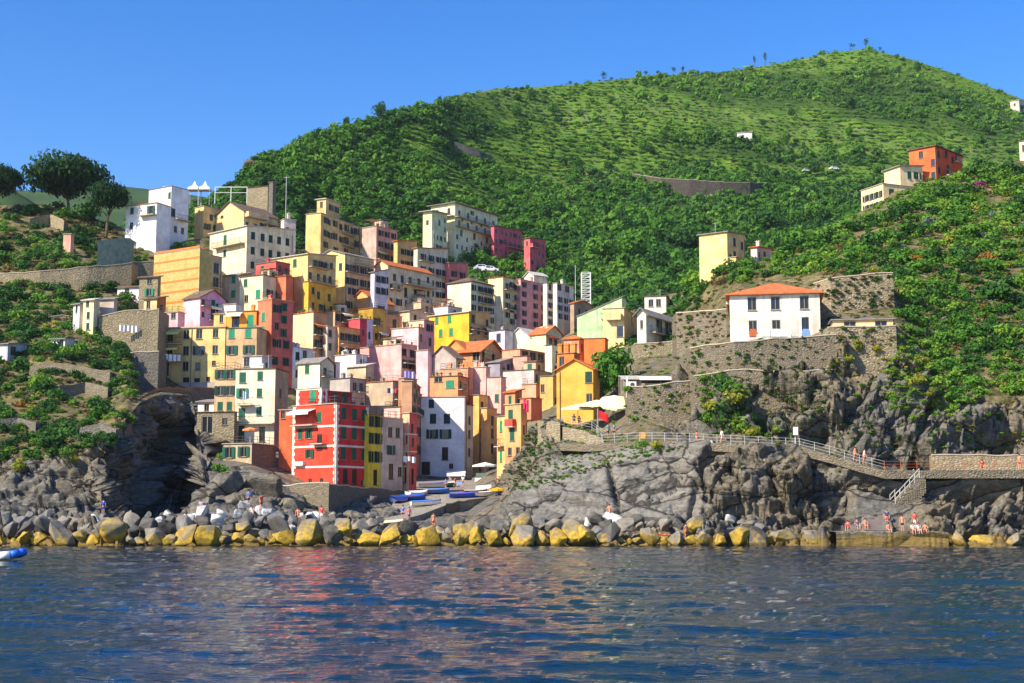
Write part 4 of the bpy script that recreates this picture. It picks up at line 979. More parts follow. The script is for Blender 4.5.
# ---------- centre: houses climbing behind the red house
D = [
 # key, label, xl,xc,xr, yt,yb, col, kw, extras
 ('cr1', 'peach-cream house with a blank sunny side above the white flat-roofed houses', 293, 313.5, 327.5, 312, 345, 'f3d7a0', dict(a=38, rcol='c9a46c', win=[('R', [.35, .75], [329.5], 'go', 1.1), ('R', [.35, .8], [343], 'ko', 1.0)]), 'rail'),  # right wall repeats the front colour with shade painted in
 ('gr1', 'grey-fronted house between the peach-cream and the orange row houses', 326, 327.5, 339, 326, 352, 'dccab0', dict(a=38, d=7, win=[('R', [.25, .7], [333, 346.5], 'k', 1.0)]), ''),
 ('or1', 'orange row house hung with laundry in the centre of the village', 337.5, 339, 360, 326.5, 357, 'f2b062', dict(a=38, d=8, win=[('R', [.2, .55, .82], [336, 350], 'ko', .95)]), 'balc'),
 ('bg1', 'beige house with a grey slab roof above the orange row house', 318, 335, 359, 311, 332, 'c6b684', dict(a=38, win=[('R', [.15, .4, .7], [317], 'ko', 1.0)]), 'rail'),
 ('rd1', 'narrow crimson house between the orange row house and the olive yellow house', 359, 360, 367, 318.5, 350, 'cc4c56', dict(a=40, d=5, win=[('R', [.5], [332], 'd')]), ''),
 ('bl1', 'narrow bluish white house with a cloth on its rail beside the olive yellow house', 365, 366, 373, 319, 347, 'cfd6e6', dict(a=40, d=5, win=[('R', [.5], [335], 'uc')]), ''),
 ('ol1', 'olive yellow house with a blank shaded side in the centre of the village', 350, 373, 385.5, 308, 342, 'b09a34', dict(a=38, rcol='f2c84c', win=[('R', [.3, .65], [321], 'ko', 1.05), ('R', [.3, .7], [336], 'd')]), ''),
 ('br1', 'brownish house with a glassed roof terrace right of the olive yellow house', 384, 385.5, 402, 314.5, 340, 'e4aa7c', dict(a=40, d=7, win=[('R', [.55], [322], 'k', 1.2)]), 'rail'),
 ('og1', 'orange house with a sunny gable and a red tile roof', 347, 376, 394, 302, 330, 'f4b764', dict(a=38, roof='gabL', rmat='terra', rh=2.8, win=[('R', [.5], [316], 'd', 1.2)]), ''),
 ('wh1', 'white house with a blank side wall above the peach houses', 386, 407, 419, 297, 318, 'efece2', dict(a=38, rmat='pale', roof='shedB', win=[('R', [.5], [303], 'd')]), ''),
 ('gr2', 'greyish cream house with roof chimneys right of the blank white wall', 402, 418, 432, 297, 318, 'd8d0ba', dict(a=36, win=[('R', [.3, .7], [301.5], 'k')]), 'ch'),
 ('wh2', 'low white house with a cluttered roof below the cream house with balconies', 432, 448, 462, 306, 322, 'ece6dc', dict(a=36, win=[('R', [.5], [312], 'd')]), 'ch'),
 ('pe0', 'small peach house with a flat top behind the bright yellow house', 404, 421, 433, 302, 322, 'ecc6a0', dict(a=36, win=[('R', [.5], [308], 'd')]), 'ch'),
 ('pc1', 'peach house with a slanting slate roof left of the bright yellow house', 392, 409.5, 421, 311, 336, 'f5cfa0', dict(a=36, roof='shedB', rmat='slate', rh=.8, win=[('R', [.5], [317], 'd')]), ''),
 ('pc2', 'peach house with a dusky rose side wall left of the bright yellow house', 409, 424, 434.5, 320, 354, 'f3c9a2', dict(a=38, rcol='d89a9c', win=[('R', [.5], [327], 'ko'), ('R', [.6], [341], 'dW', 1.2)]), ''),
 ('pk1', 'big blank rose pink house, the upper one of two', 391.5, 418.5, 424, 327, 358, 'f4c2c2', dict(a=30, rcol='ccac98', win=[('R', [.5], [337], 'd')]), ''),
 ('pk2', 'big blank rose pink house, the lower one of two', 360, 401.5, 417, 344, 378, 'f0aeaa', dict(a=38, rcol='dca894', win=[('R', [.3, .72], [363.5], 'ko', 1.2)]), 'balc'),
 ('pk3', 'small light pink wall house right of the big rose pink houses', 416, 428, 432, 350, 378, 'f2bcc0', dict(a=30, win=[]), ''),
 ('ye1', 'bright yellow house with four green shuttered windows in the centre of the village', 429, 469, 490.5, 312, 343, 'f7c62c', dict(a=38, roof='shedB', rmat='pale', rh=.7, rcol='f0c470', win=[('L', [.2, .52], [317], 'bc', 1.0), ('L', [.3, .56], [330], 'bc', 1.1), ('R', [.12, .45, .8], [329.5], 'd', .95), ('R', [.3, .75], [341], 'd', .8), ('R', [.2], [318], 'd', 1.3)]), 'balc'),
 ('ot1', 'house with a broad orange tile roof and dark loggias below the bright yellow house', 455, 480, 502, 350, 373, 'e7a058', dict(a=30, roof='gabR', rmat='terra', rh=2.2, eave=.8, rcol='d9c084', win=[('R', [.15, .6], [357], 'Dk', 1.1), ('R', [.4, .75], [367], 'd'), ('L', [.85], [356], 'dW', 1.2)]), ''),
 ('ot2', 'orange gable house leaning against the broad orange tile roof', 444, 466, 474, 350, 370, 'f09a50', dict(a=32, roof='gabL', rmat='terra', rh=2.0, win=[('R', [.5], [358], 'd')]), ''),
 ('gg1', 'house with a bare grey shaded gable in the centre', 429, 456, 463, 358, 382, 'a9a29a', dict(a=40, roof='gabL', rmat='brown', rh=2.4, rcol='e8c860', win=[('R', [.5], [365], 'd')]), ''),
 ('oh1', 'orange house with a broad green-shuttered window above the white harbour house', 430, 458, 469, 376, 402, 'f09a5c', dict(a=20, win=[('L', [.72], [384], 'bcW', 1.0), ('L', [.3], [377.5], 'dW')]), ''),
 ('oh2', 'peach-orange upper house behind the orange house with the broad window', 440, 468, 474, 368, 392, 'f3a878', dict(a=24, win=[]), 'ch'),
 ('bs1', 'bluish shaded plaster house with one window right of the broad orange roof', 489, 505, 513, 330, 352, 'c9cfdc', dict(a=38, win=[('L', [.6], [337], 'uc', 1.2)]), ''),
 ('cg1', 'cream house with a pale gable and a glazed porch', 508.5, 530, 547, 337, 352, 'f4ecc6', dict(a=36, roof='gabL', rmat='pale', rh=2.0, win=[('R', [.2, .55], [342], 'D', 1.0)]), ''),
 ('cg2', 'cream house with an orange tile roof right of the pale gable house', 530, 546, 562, 333, 356, 'eee0b0', dict(a=40, roof='gabR', rmat='terra', rh=1.6, win=[('R', [.3, .6], [341], 'k', 1.1)]), 'ch'),
 ('tc1', 'terracotta house with long dark glazed loggia below the pale gable house', 502, 520, 546, 349, 372, 'ec9e78', dict(a=36, win=[('R', [.2, .5, .8], [354.5], 'kW', 1.25), ('R', [.5], [366], 'Dk')]), ''),
 ('tc2', 'small salmon wall house in front of the terracotta loggia house', 513, 527, 531, 356, 374, 'f0a08c', dict(a=26), ''),
 ('cw1', 'narrow cream house with one tall window by the orange rooftop arches', 545, 552, 562, 345, 374, 'f1e8cc', dict(a=34, win=[('R', [.5], [356], 'D', 1.1)]), ''),
 ('bd1', 'dark blue-grey roofed low house with a red door left of the terracotta house', 488, 500, 514, 362, 376, '8c8f9c', dict(a=34, roof='shedB', rmat='slate', win=[('R', [.6], [368], 'Dr')]), ''),
 ('pk4', 'pink house with dull red roof edge and green shutters in the middle', 487, 501, 506, 377, 406, 'f0aea0', dict(a=26, win=[('L', [.7], [398], 'gc', 1.0)]), ''),
 ('pk5', 'small pink upper house behind the pink house with green shutters', 470, 486, 490, 367, 390, 'f0b8aa', dict(a=26), 'ch'),
 ('gyw', 'big weathered grey-white wall house in the middle', 503, 534, 552, 369.5, 412, 'c4c0ba', dict(Y=254, a=28, wear=.9, rcol='b49c78', roof='flat', win=[('R', [.6], [380], 'd')]), ''),
 ('pe1', 'peach house with a railed terrace in front of the weathered grey wall', 522, 536, 541, 384, 410, 'f0a078', dict(a=22, win=[('R', [.5], [400], 'd')]), 'rail'),
 ('ye2', 'yellow-orange house with stepped terraces left of the big yellow gable', 540, 553, 558, 376, 418, 'f5bc58', dict(a=22, win=[('L', [.2], [388], 'd'), ('R', [.5], [401], 'd')]), 'rail'),
 ('nar1', 'narrow orange house behind the white harbour house', 472, 474, 479, 396, 450, 'ee7c34', dict(Y=249, a=34, d=6, win=[('R', [.5], [408, 422], 'd')]), ''),
 ('nar2', 'cream narrow house at the right edge of the white harbour house', 464, 466, 473, 405, 470, 'ecd6a4', dict(Y=239, a=38, d=8, win=[('R', [.5], [420, 434, 452], 'd')]), ''),
 ('nar3', 'yellow alley house with tall dark windows', 477, 479, 488, 395, 462, 'f2c65e', dict(Y=243, a=34, d=7, win=[('R', [.35], [406, 420, 433, 448], 'k', 1.2)]), ''),
 ('nar4', 'ochre alley house deep in the shade right of the yellow alley house', 485, 487, 497, 408, 462, 'eebb64', dict(Y=241, a=34, d=7, win=[('R', [.55], [420, 433, 448], 'k', 1.2)]), ''),
 ('wl1', 'white flat-roofed house with a blue-shaded wall above the red house', 280, 293, 313, 347, 370, 'f2f0ee', dict(a=40, win=[('R', [.6], [353], 'd')]), 'ch'),
 ('wl2', 'long white roof-terrace house in the centre left', 335, 356, 368, 354, 374, 'f1eee8', dict(a=36, win=[('R', [.5], [362], 'd')]), 'ch'),
 ('cs1', 'small cream house with paired green shutters above the red house', 298, 320, 333, 362, 392, 'f6ecc4', dict(a=30, roof='gabR', rmat='slate', rh=.9, win=[('L', [.42, .62], [368.5], 'gc', 1.0), ('R', [.4], [371], 'd')]), ''),
 ('ws3', 'white terrace wall house right behind the small cream house', 316, 333, 340, 362, 392, 'e8e2dc', dict(a=30, win=[('R', [.3], [371], 'Dr')]), ''),
 ('gs1', 'plain beige-grey house with a planted roof terrace in the centre', 364, 393, 404, 381, 414, 'b8a98c', dict(a=34, wear=.7, cap='terra', win=[('R', [.5], [394], 'd')]), 'rail'),
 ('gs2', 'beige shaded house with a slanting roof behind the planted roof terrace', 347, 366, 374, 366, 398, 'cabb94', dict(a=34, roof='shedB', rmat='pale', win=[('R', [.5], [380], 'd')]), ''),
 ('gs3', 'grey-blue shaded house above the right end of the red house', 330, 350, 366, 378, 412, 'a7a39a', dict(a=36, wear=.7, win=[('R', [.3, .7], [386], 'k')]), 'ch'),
 ('gs4', 'pale pink low house behind the grey harbour house', 384, 400, 412, 407, 424, 'e6bcb0', dict(a=36, win=[('R', [.5], [412], 'dW')]), 'rail'),
 ('gs5', 'tan house with laundry balconies right of the planted roof terrace', 400, 404, 417, 378, 420, 'b48c5c', dict(a=36, win=[('R', [.3, .7], [388], 'ko'), ('R', [.3, .7], [402], 'ko')]), 'balc'),
 ('gs6', 'brown alley house above the left edge of the white harbour house', 402, 412, 420.5, 381, 440, 'c89a70', dict(Y=225, a=3, win=[('R', [.3, .7], [382, 396], 'ko')]), 'balc'),
 ('gs7', 'magenta-red sliver house left of the white harbour house', 415, 417, 421.5, 394, 470, 'b86a70', dict(Y=238, a=40, d=5, win=[('R', [.5], [408, 424, 440], 'd')]), ''),
]
for key, lab, xl, xc, xr, yt, yb, col, kw, ex in D:
    h_ = Hn(key, lab, xl, xc, xr, yt, yb, col, **kw)
    if 'rail' in ex and kw.get('roof', 'flat') == 'flat': h_.rail()
    if 'ch' in ex: h_.chimney(.25, .5); h_.chimney(.7, .4, .8)
    if 'balc' in ex: h_.balcony('R', .08, .92, (yt+yb)/2+1.5, .8)
# gap fillers seen between the others: yards, stair houses and back walls
# ---------- harbour right side, stepping down to the ramp
k = Hn('rt1', 'peach house with green shutters stepping down to the ramp', 505, 521, 527, 404, 486, 'f2a860', Y=199, a=42, deep=4, win=[('L', [.35, .7], [414], 'gc'), ('L', [.3, .55, .8], [451], 'd', .8), ('L', [.45], [434], 'gc', 1.3), ('R', [.5], [430], 'd')])
k.balcony('L', .2, .7, 426, .8, solid='d0503c').balcony('L', .3, .98, 464, .7)
k = Hn('rt2', 'narrow yellow house with bright green shutters on the right of the alley', 497, 505, 509, 416, 486, 'efc06a', Y=204, a=48, deep=4, win=[('L', [.5], [426, 440, 456], 'bc', 1.1)])
k.balcony('L', .1, .9, 446, .8)
k = Hn('rt3', 'salmon house with a draped red cloth under the big yellow gable', 520, 531, 542, 398, 432, 'ee8a5c', Y=203, a=40, win=[('L', [.5], [418], 'bc', 1.1), ('L', [.5], [405], 'd')])
k = Hn('rt4', 'small orange upper house above the alley with a jutting tile eave', 505, 515, 522, 392, 424, 'e8955a', Y=214, a=40, roof='shedB', rmat='terra', win=[('L', [.5], [400], 'gc'), ('R', [.5], [401], 'gc')])
# ---------- right of the village
k = Hn('yelgable', 'big golden yellow house with a slanting roof above the sea terrace', 556.5, 593, 600, 369, 414, 'fab648', Y=192, a=22, deep=3, roof='gabL', rmat='terra', rh=1.4, wear=.3, win=[('L', [.88], [377], 'kc', 1.1), ('L', [.9], [398.5], 'd', 1.0)])
k.pipe('L', .1)
k = Hn('orarch', 'orange rooftop arcade with small openings behind the golden yellow house', 557, 574, 580, 353, 372, 'f08a3c', Y=203, a=26, win=[('L', [.28, .68], [361.5], 'k', 1.2)])
k.chimney(.1, .3, 1.4).chimney(.5, .3, 1.4).chimney(.9, .3, 1.4)
k = Hn('greenhouse', 'light green house with a long sloping roofline', 577, 622, 626, 315, 346, 'b2dca2', Y=262, a=16, roof='shedR', rmat='slate', rh=3.3, eave=.15, win=[('L', [.7], [311.5], 'gc', 1.1)])
k.balcony('L', .55, .98, 318.5, 1.0)
k = Hn('yelmod', 'pale yellow house with a flat slab roof between the green and the mint house', 603, 624, 637, 308, 348, 'f3df92', Y=246, a=16, rmat='slate', par=.15, rcol='e0cc84', win=[('L', [.8], [331.5], 'uc', 1.35), ('R', [.6], [332], 'd'), ('R', [.6], [314], 'd', 1.3)])
k.balcony('L', .2, .9, 319.5, 1.1, solid='f0dc90')
k = Hn('mint', 'pale mint house with tall dark shutters and a low roof', 637, 646, 680, 313, 344, 'cfe0cc', Y=232, a=30, roof='gabL', rmat='slate', rh=.8, eave=.6, rcol='d4e0d2', win=[('L', [.5], [324], 'g'), ('R', [.36, .62, .9], [322.5], 'Dko', 1.15)])
k.balcony('R', .1, .98, 331, 1.1)
Hn('creamback', 'cream house with one square window behind the mint house', 644.5, 666, 670, 296, 312, 'f4efd8', Y=262, a=14, win=[('L', [.3, .65], [302.5], 'd', 1.0)], par=.3)
Hn('orangewall', 'low orange wall house between the green house and the pale yellow house', 584, 605, 608, 338, 354, 'ee7a34', Y=240, a=12, par=.2)
Hn('terlow', 'low terracotta house left of the low orange wall', 564, 579, 585, 339, 358, 'e49a64', Y=243, a=26, roof='hip', rmat='terra', rh=.9, win=[('R', [.5], [347], 'd')])
k = Hn('restored', 'half-plastered white house with an orange hipped roof on the cliff terrace', 729.5, 819.5, 827, 293.5, 337, 'f0ead8', Y=181, a=10, deep=1.5, roof='hip', rmat='terra', rh=2.5, eave=.55, wear=.9, win=[('L', [.25, .51, .83], [302], 'd', 1.25), ('L', [.255, .515], [325], 'd', 1.15), ('L', [.835], [325], 'Dd', 1.0)])
k.chimney(-.02, .2, .2, .7)
k = Hn('yelhill', 'yellow house with a terrace on the hillside above the shrubs', 699, 727, 745, 232, 268, 'f2da88', Y=245, a=34, roof='shedB', rmat='slate', rh=.7, win=[('R', [.4], [239.5], 'uc', 1.1), ('R', [.4], [253], 'uc', 1.1)])
Hn('yelhill2', 'lower yellow wall house attached to the yellow hillside house', 733, 736, 750, 257, 270, 'f0cc6c', Y=241, a=34, d=5)
Hn('pinkhill', 'small pink cottage with blue windows on the right hillside', 753.5, 757, 783.5, 247, 262, 'eecfc4', Y=255, a=28, roof='gabR', rmat='terra', rh=1.0, win=[('R', [.28, .68], [249.5], 'uW', .9)]).chimney(.3, .2)
k = Hn('creamright', 'long cream house with a stepped roofline on the right hillside', 861, 883, 923, 183.5, 216, 'f3e0a4', Y=252, a=66, deep=4, roof='flat', par=.2, rcol='f0dc98', win=[('L', [.2, .42, .62, .85], [193, 203], 'ko', .8), ('R', [.2], [187.4+5], 'gc', 1.2)])
w_ = Hn('creamright2', '', 884, 900, 922.5, 166, 200, 'f3e0a4', Y=260, of=k, a=66, deep=2, roof='shedB', rmat='slate', rh=.5, win=[('R', [.4], [174], 'gc')])
k.balcony('L', .5, .75, 208, .9)
k = Hn('orangeright', 'bright orange house on the right hillside', 909, 935, 962, 146, 182, 'e87038', Y=262, a=44, deep=4, roof='hip', rmat='brown', rh=.9, rcol='ee5c28', win=[('L', [.45], [152], 'd'), ('R', [.4, .78], [149.5], 'kc', 1.15), ('R', [.45], [165], 'kc', 1.25), ('L', [.9], [162], 'uc'), ('L', [.9], [175], 'uc')])
k.balcony('R', .3, .65, 172, 1.0)
Hn('farright', 'cream house cut by the right edge of the view', 1019, 1030, 1050, 140, 165, 'efe2bc', Y=275, a=40, win=[('L', [.4], [147, 153], 'd')])
Hn('hillshed', 'small white shed among the vineyard terraces of the mountain', 737, 752, 755, 132, 139, 'e8e6de', Y=hit(745, 139, BM)[0].y-2, a=10, deep=2, roof='shedB', rmat='pale', win=[('L', [.4], [136], 'd')])
Hn('hillhut', 'small grey hut high on the right edge of the mountain', 1010, 1019, 1030, 100, 109, 'c9c4b8', Y=hit(1016, 112, BM)[0].y-2, a=30, deep=2, roof='shedB', rmat='pale', win=[('L', [.5], [104], 'd')])
# ---------- left slope
k = Hn('creamleft', 'narrow cream house on the left slope with a lean-to', 83.5, 94, 99.8, 300, 336, 'f2e2aa', Y=230, a=18, win=[('L', [.4, .75], [302.5], 'd', .9), ('L', [.5], [315, 326], 'kc', .8)], roof='shedB', rmat='pale')
Hn('greylean', 'grey lean-to house right of the narrow cream house on the left slope', 99.5, 114, 116, 299, 314, 'c0b8aa', Y=233, a=12, roof='shedB', rmat='slate')
Hn('bluelean', 'little pale hut left of the narrow cream house', 73.5, 80, 84, 304, 316, 'cfd4d6', Y=231, a=30, roof='shedB', rmat='slate', win=[('L', [.5], [308], 'kW')])
Hn('pinkshed', 'tiny pink shed below the umbrella pine', 63.5, 71, 74, 234, 248, 'dca48a', Y=276, a=14, par=.1)
Hn('garage', 'white garage with a dark doorway on the left slope', 51.6, 65, 75, 339, 353, 'eee4da', Y=218, a=14, roof='shedB', rmat='slate', rh=.4, win=[('L', [.75], [346], 'Dd', 1.0)])
Hn('bluehut', 'low grey-blue hut at the left edge of the view', -4, 8, 27, 344, 359, 'b8c2c6', Y=213, a=20, roof='shedB', rmat='slate', rh=.5, win=[('R', [.3, .7], [350], 'kW')])
# ---------- castle
k = Hn('castle', 'stone castle wall with a dark corner tower at the top of the village', 247, 268, 273, 186, 204, 'stone_tan', Y=330, a=20, deep=8, name='castle', cat='castle', par=.2)
Hn('castle_tower', '', 270.5, 273, 275, 182, 204, 'stone_grey', Y=327, a=30, of=k, deep=8, par=.2)

k = Hn('store', 'low yellow store with two dark openings on the cliff terrace', 833, 893, 895, 319.5, 328, 'f3dc9a', Y=176.5, a=8, d=5, deep=1, roof='shedB', rmat='slate', rh=.4, eave=.3, win=[('L', [.28, .8], [323.8], 'dW', .9)])
# ---------------------------------------------------------------- terrace walls, paths, rocks
def wall_strip(label, pts, mat, depth=1.0, name='stone_wall', cat='wall', coping=True, group=None, root=None, floor=0.0):
    """pts: (px, row of the top, row of the foot, distance); a retaining wall with its earth fill behind, following the slope"""
    tops = [at(p[0], p[1], p[3]) for p in pts]; bots = [at_z(at(p[0], p[1], p[3]), p[2])-floor for p in pts]
    # refine and roughen the top edge a little
    T, B = [], []
    for i in range(len(tops)-1):
        n = max(1, int((tops[i+1]-tops[i]).length/1.5))
        for k in range(n): t = k/n; T.append(tops[i].lerp(tops[i+1], t)); B.append(bots[i]*(1-t)+bots[i+1]*t)
    T.append(tops[-1]); B.append(bots[-1])
    T = [q+Vector((0, rnd.uniform(-.06, .06), rnd.uniform(-.14, .14))) for q in T]
    m = MB(); n = len(T)
    for i in range(n-1):
        a, b = T[i], T[i+1]; a2, b2 = a+Vector((0, depth, 0)), b+Vector((0, depth, 0)); bat = Vector((0, -.35, 0))
        A, Bq = Vector((a.x, a.y, B[i]))+bat, Vector((b.x, b.y, B[i+1]))+bat
        m.quad(A, Bq, b, a); m.quad(a, b, b2, a2); m.quad(Vector((b2.x, b2.y, B[i+1])), Vector((a2.x, a2.y, B[i])), a2, b2)
    for q, z in ((T[0], B[0]), (T[-1], B[-1])):
        m.quad(Vector((q.x, q.y-.35, z)), q, q+Vector((0, depth, 0)), Vector((q.x, q.y+depth, z)))
    base = Vector((sum(q.x for q in T)/n, sum(q.y for q in T)/n, min(B)))
    if root is None:
        r = empty(name, base); tag(r, label, cat, group)
    EXTRA.append(BVHTree.FromPolygons([Vector(v) for v in m.v], m.f)); o = m.build('masonry', M[mat], r); o.location = -base
    if coping:
        c = MB()
        for i in range(n-1):
            a, b = T[i]+Vector((0, -.08, .003)), T[i+1]+Vector((0, -.08, .003)); w = Vector((0, .5, 0)); u = Vector((0, 0, .13))
            c.hexa([a, b, b+w, a+w], [a+u, b+u, b+w+u, a+w+u])
        o = c.build('coping', M['coping'] if coping is True else M[coping], r); o.location = -base
    return r
wall_strip('rubble terrace wall carrying the restored house with the orange hipped roof', [(690,348,376,176),(735,342,368,174),(800,338,366,174),(836,334,364,174)], 'stone', 14, floor=3)
wall_strip('lower rubble terrace wall with weeds, under the one carrying the restored house', [(694,376,398,171),(730,370,398,170.4),(760,370,396,170),(800,372,392,169.6),(832,370,390,169.6)], 'stone', 6, floor=4)
wall_strip('high tan rubble wall behind the low yellow store on the cliff', [(812,284,312,190),(830,278,322,188),(893,273,320,188)], 'stone_tan', 5, floor=3)
wall_strip('tan rubble wall below the low yellow store', [(828,328,356,174.5),(896,326,352,174.5)], 'stone_tan', 9, floor=3)
wall_strip('tan rubble wall left of the restored house', [(676,313,348,196),(700,311,346,193),(726,309,342,190)], 'stone', 5, floor=3)
wall_strip('tan stone wall below the pale mint house', [(634,344,368,222),(679,341,366,221)], 'stone_tan', 8, floor=3)
wall_strip('weedy rubble wall under the white awnings of the terrace bar', [(628,388,425,176),(660,384,424,175),(700,380,412,175),(726,384,410,174)], 'stone', 9, floor=3)
wall_strip('long pale road wall across the upper left slope', [(-20,274,288,258),(40,272,288,258),(88,267,284,260),(132,263,280,264)], 'stone_tan', 5, floor=2)
wall_strip('rough stone wall under the narrow cream house on the left slope', [(22,322,342,236),(62,316,340,238),(84,318,340,239)], 'stone_tan', 4, floor=2)
wall_strip('broad tan stone wall left of the long yellow house', [(99,316,352,231),(130,311,352,231),(159,310,354,231)], 'stone_tan', 7, floor=3)
wall_strip('lower grey stone wall left of the long yellow house', [(112,354,376,222),(138,352,382,222),(159,352,392,222)], 'stone_grey', 5, floor=3)
wall_strip('curving parapet wall over the shaded cove', [(124,419,436,182),(130,411,430,186),(138,401,418,194),(148,393,408,202),(160,388.5,402,209),(194,388.5,402,221),(225,389,402,226)], 'stone', 2.5, coping='terra', floor=3)
wall_strip('stone terrace wall high up below the white villa', [(130,262,276,272),(160,262,275,274),(162,276,290,268)], 'stone', 4, floor=2)
wall_strip('grey-green wire netted bank left of the white villa', [(98,240,266,266),(130,238,262,272)], 'netting' if 'netting' in M else 'stone_grey', 3, floor=2, coping=False, name='netted_bank', cat='bank')
wall_strip('high quay wall under the red harbour house', [(262,490,520,183),(274,487,518,180),(298,484,518,177),(329,484,520,174)], 'stone', 17, coping=True, floor=3)
wall_strip('shaded quay wall turning toward the boat ramp', [(329,484.5,522,174.2),(352,487,522,183),(376,489,522,191),(402,491,520,201)], 'stone_grey', 6, floor=3)
wall_strip('retaining wall along the edge of the boat ramp', [(446,504,516,181),(470,500,516,187),(500,497,514,193),(516,494,512,197)], 'stone', 3, floor=3)
def slope_wall(label, pts, mat='stone', hpx=9):
    q = []
    for x, y in pts:
        loc = hit(x, y+hpx, BV)[0]
        if loc is not None: q.append((x, y, y+hpx, loc.y-.4))
    return wall_strip(label, q, mat, 3, floor=2, coping=False)
slope_wall('low dry stone wall across the left slope under the white garage', [(30,366),(55,362),(80,366),(110,372)], 'stone', 8)
slope_wall('low dry stone wall in the middle of the left slope', [(60,386),(85,382),(108,388)], 'stone', 10)
slope_wall('low dry stone wall at the left edge of the slope', [(-5,420),(18,417),(36,422)], 'stone_grey', 8)
slope_wall('mossy wall stub above the dark left rocks', [(80,428),(100,424),(116,430)], 'stone_grey', 9)
slope_wall('stone wall over the tan bank at the top left', [(30,218),(50,214),(64,220)], 'stone_tan', 12)
slope_wall('rubble wall beside the smooth sea slab', [(518,424),(538,420),(560,422)], 'stone_tan', 16)
slope_wall('rubble wall under the cafe terrace', [(562,426),(585,432),(604,440)], 'stone_tan', 10)
# mountain walls follow the ground they retain
def hill_wall(label, top, bot, mat):
    pts = []
    for (x, yt), (x2, yb) in zip(top, bot):
        loc, nn = hit(x2, yb, BM); pts.append((x, yt, yb, loc.y-1))
    return wall_strip(label, pts, mat, 6, floor=3, coping='coping', name='retaining_wall')
M['darkearth'] = stone_mat('dark_retaining_stone', (.10, .085, .075), .5)
hill_wall('long dark retaining wall across the middle of the mountainside', [(632,174),(660,178),(690,180),(720,182),(750,183),(778,184)], [(634,179),(660,188),(690,197),(720,198),(750,195),(776,188)], 'darkearth')
hill_wall('short grey retaining wall on the left flank of the mountain', [(454,142),(468,147),(480,151),(492,156)], [(454,148),(468,154),(480,159),(492,161)], 'stone_grey')
# boat ramp and sea path
def sheet(name, pts, mat, th=.4):
    P_ = [at(*p) for p in pts]; c = sum(P_, Vector())/len(P_); m = MB(); n = len(P_)
    for i in range(n):
        a, b = P_[i], P_[(i+1) % n]; m.tri(c, a, b); d = Vector((0, 0, -th)); m.quad(b, a, a+d, b+d)
    return tag(m.build(name, mat), kind='structure'), m
M['paving'] = stone_mat('ramp_paving', (.30, .27, .23), .7, .75)
ramp, rm_ = sheet('boat_ramp', [(380,524,167),(420,515,173),(446,505,181.5),(516,495,197),(500,484,224),(468,478,234),(418,478,234),(400,492,204)], M['paving'], 5)
BR = BVHTree.FromPolygons([Vector(v) for v in rm_.v], rm_.f)
PATH = [(560,443,171),(590,444,168),(640,441,165),(690,442,162.3),(745,445,160),(800,447.5,159.2),(830,455,157.6),(860,464,156.4),(885,470.5,155.6),(950,470,155.6),(1040,470,155.8)]
def path_slab():
    m = MB(); P_ = [at(*p) for p in PATH]
    for a, b in zip(P_[:-1], P_[1:]):
        w = Vector((0, 3.2, 0)); d = Vector((0, 0, -.9))
        m.hexa([a+d, b+d, b+w+d, a+w+d], [a, b, b+w, a+w])
    tag(m.build('sea_path', M['stone']), kind='structure')
    return P_
PP = path_slab()
def railing(label, P_, mat, spacing=1.6, hh=1.05, rails=(.35, .68, 1.0)):
    r = empty('path_railing', P_[0]); tag(r, label, 'railing'); m = MB(); q = MB()
    for a, b in zip(P_[:-1], P_[1:]):
        n = max(1, round((b-a).length/spacing))
        for k in range(n): c = a.lerp(b, k/n); q.tube(c, c+Vector((0, 0, hh)), .032, n=5)
        for z in rails: m.tube(a+Vector((0, 0, z)), b+Vector((0, 0, z)), .016, n=4)
    m.add(q.v, q.f); o = m.build('railing_frame', M[mat], r); o.location = -P_[0]
    return r
wall_strip('tan rubble parapet wall behind the right end of the sea path', [(932,456,471,158.6),(980,455,471,158.6),(1045,456,471,158.6)], 'stone_tan', 1.0)
railing('steel railing along the sea path under the cliff', [p+Vector((0, .15, 0)) for p in PP[1:9]], 'steel')
railing('rusty orange railing at the right end of the sea path', [p+Vector((0, .15, 0)) for p in PP[8:]], 'rust')
railing('thin railing of the lower sea terrace beside the red flag', [at(x, y, Y) for x, y, Y in ((562,424,179),(592,430,177),(606,440,172))], 'steel')
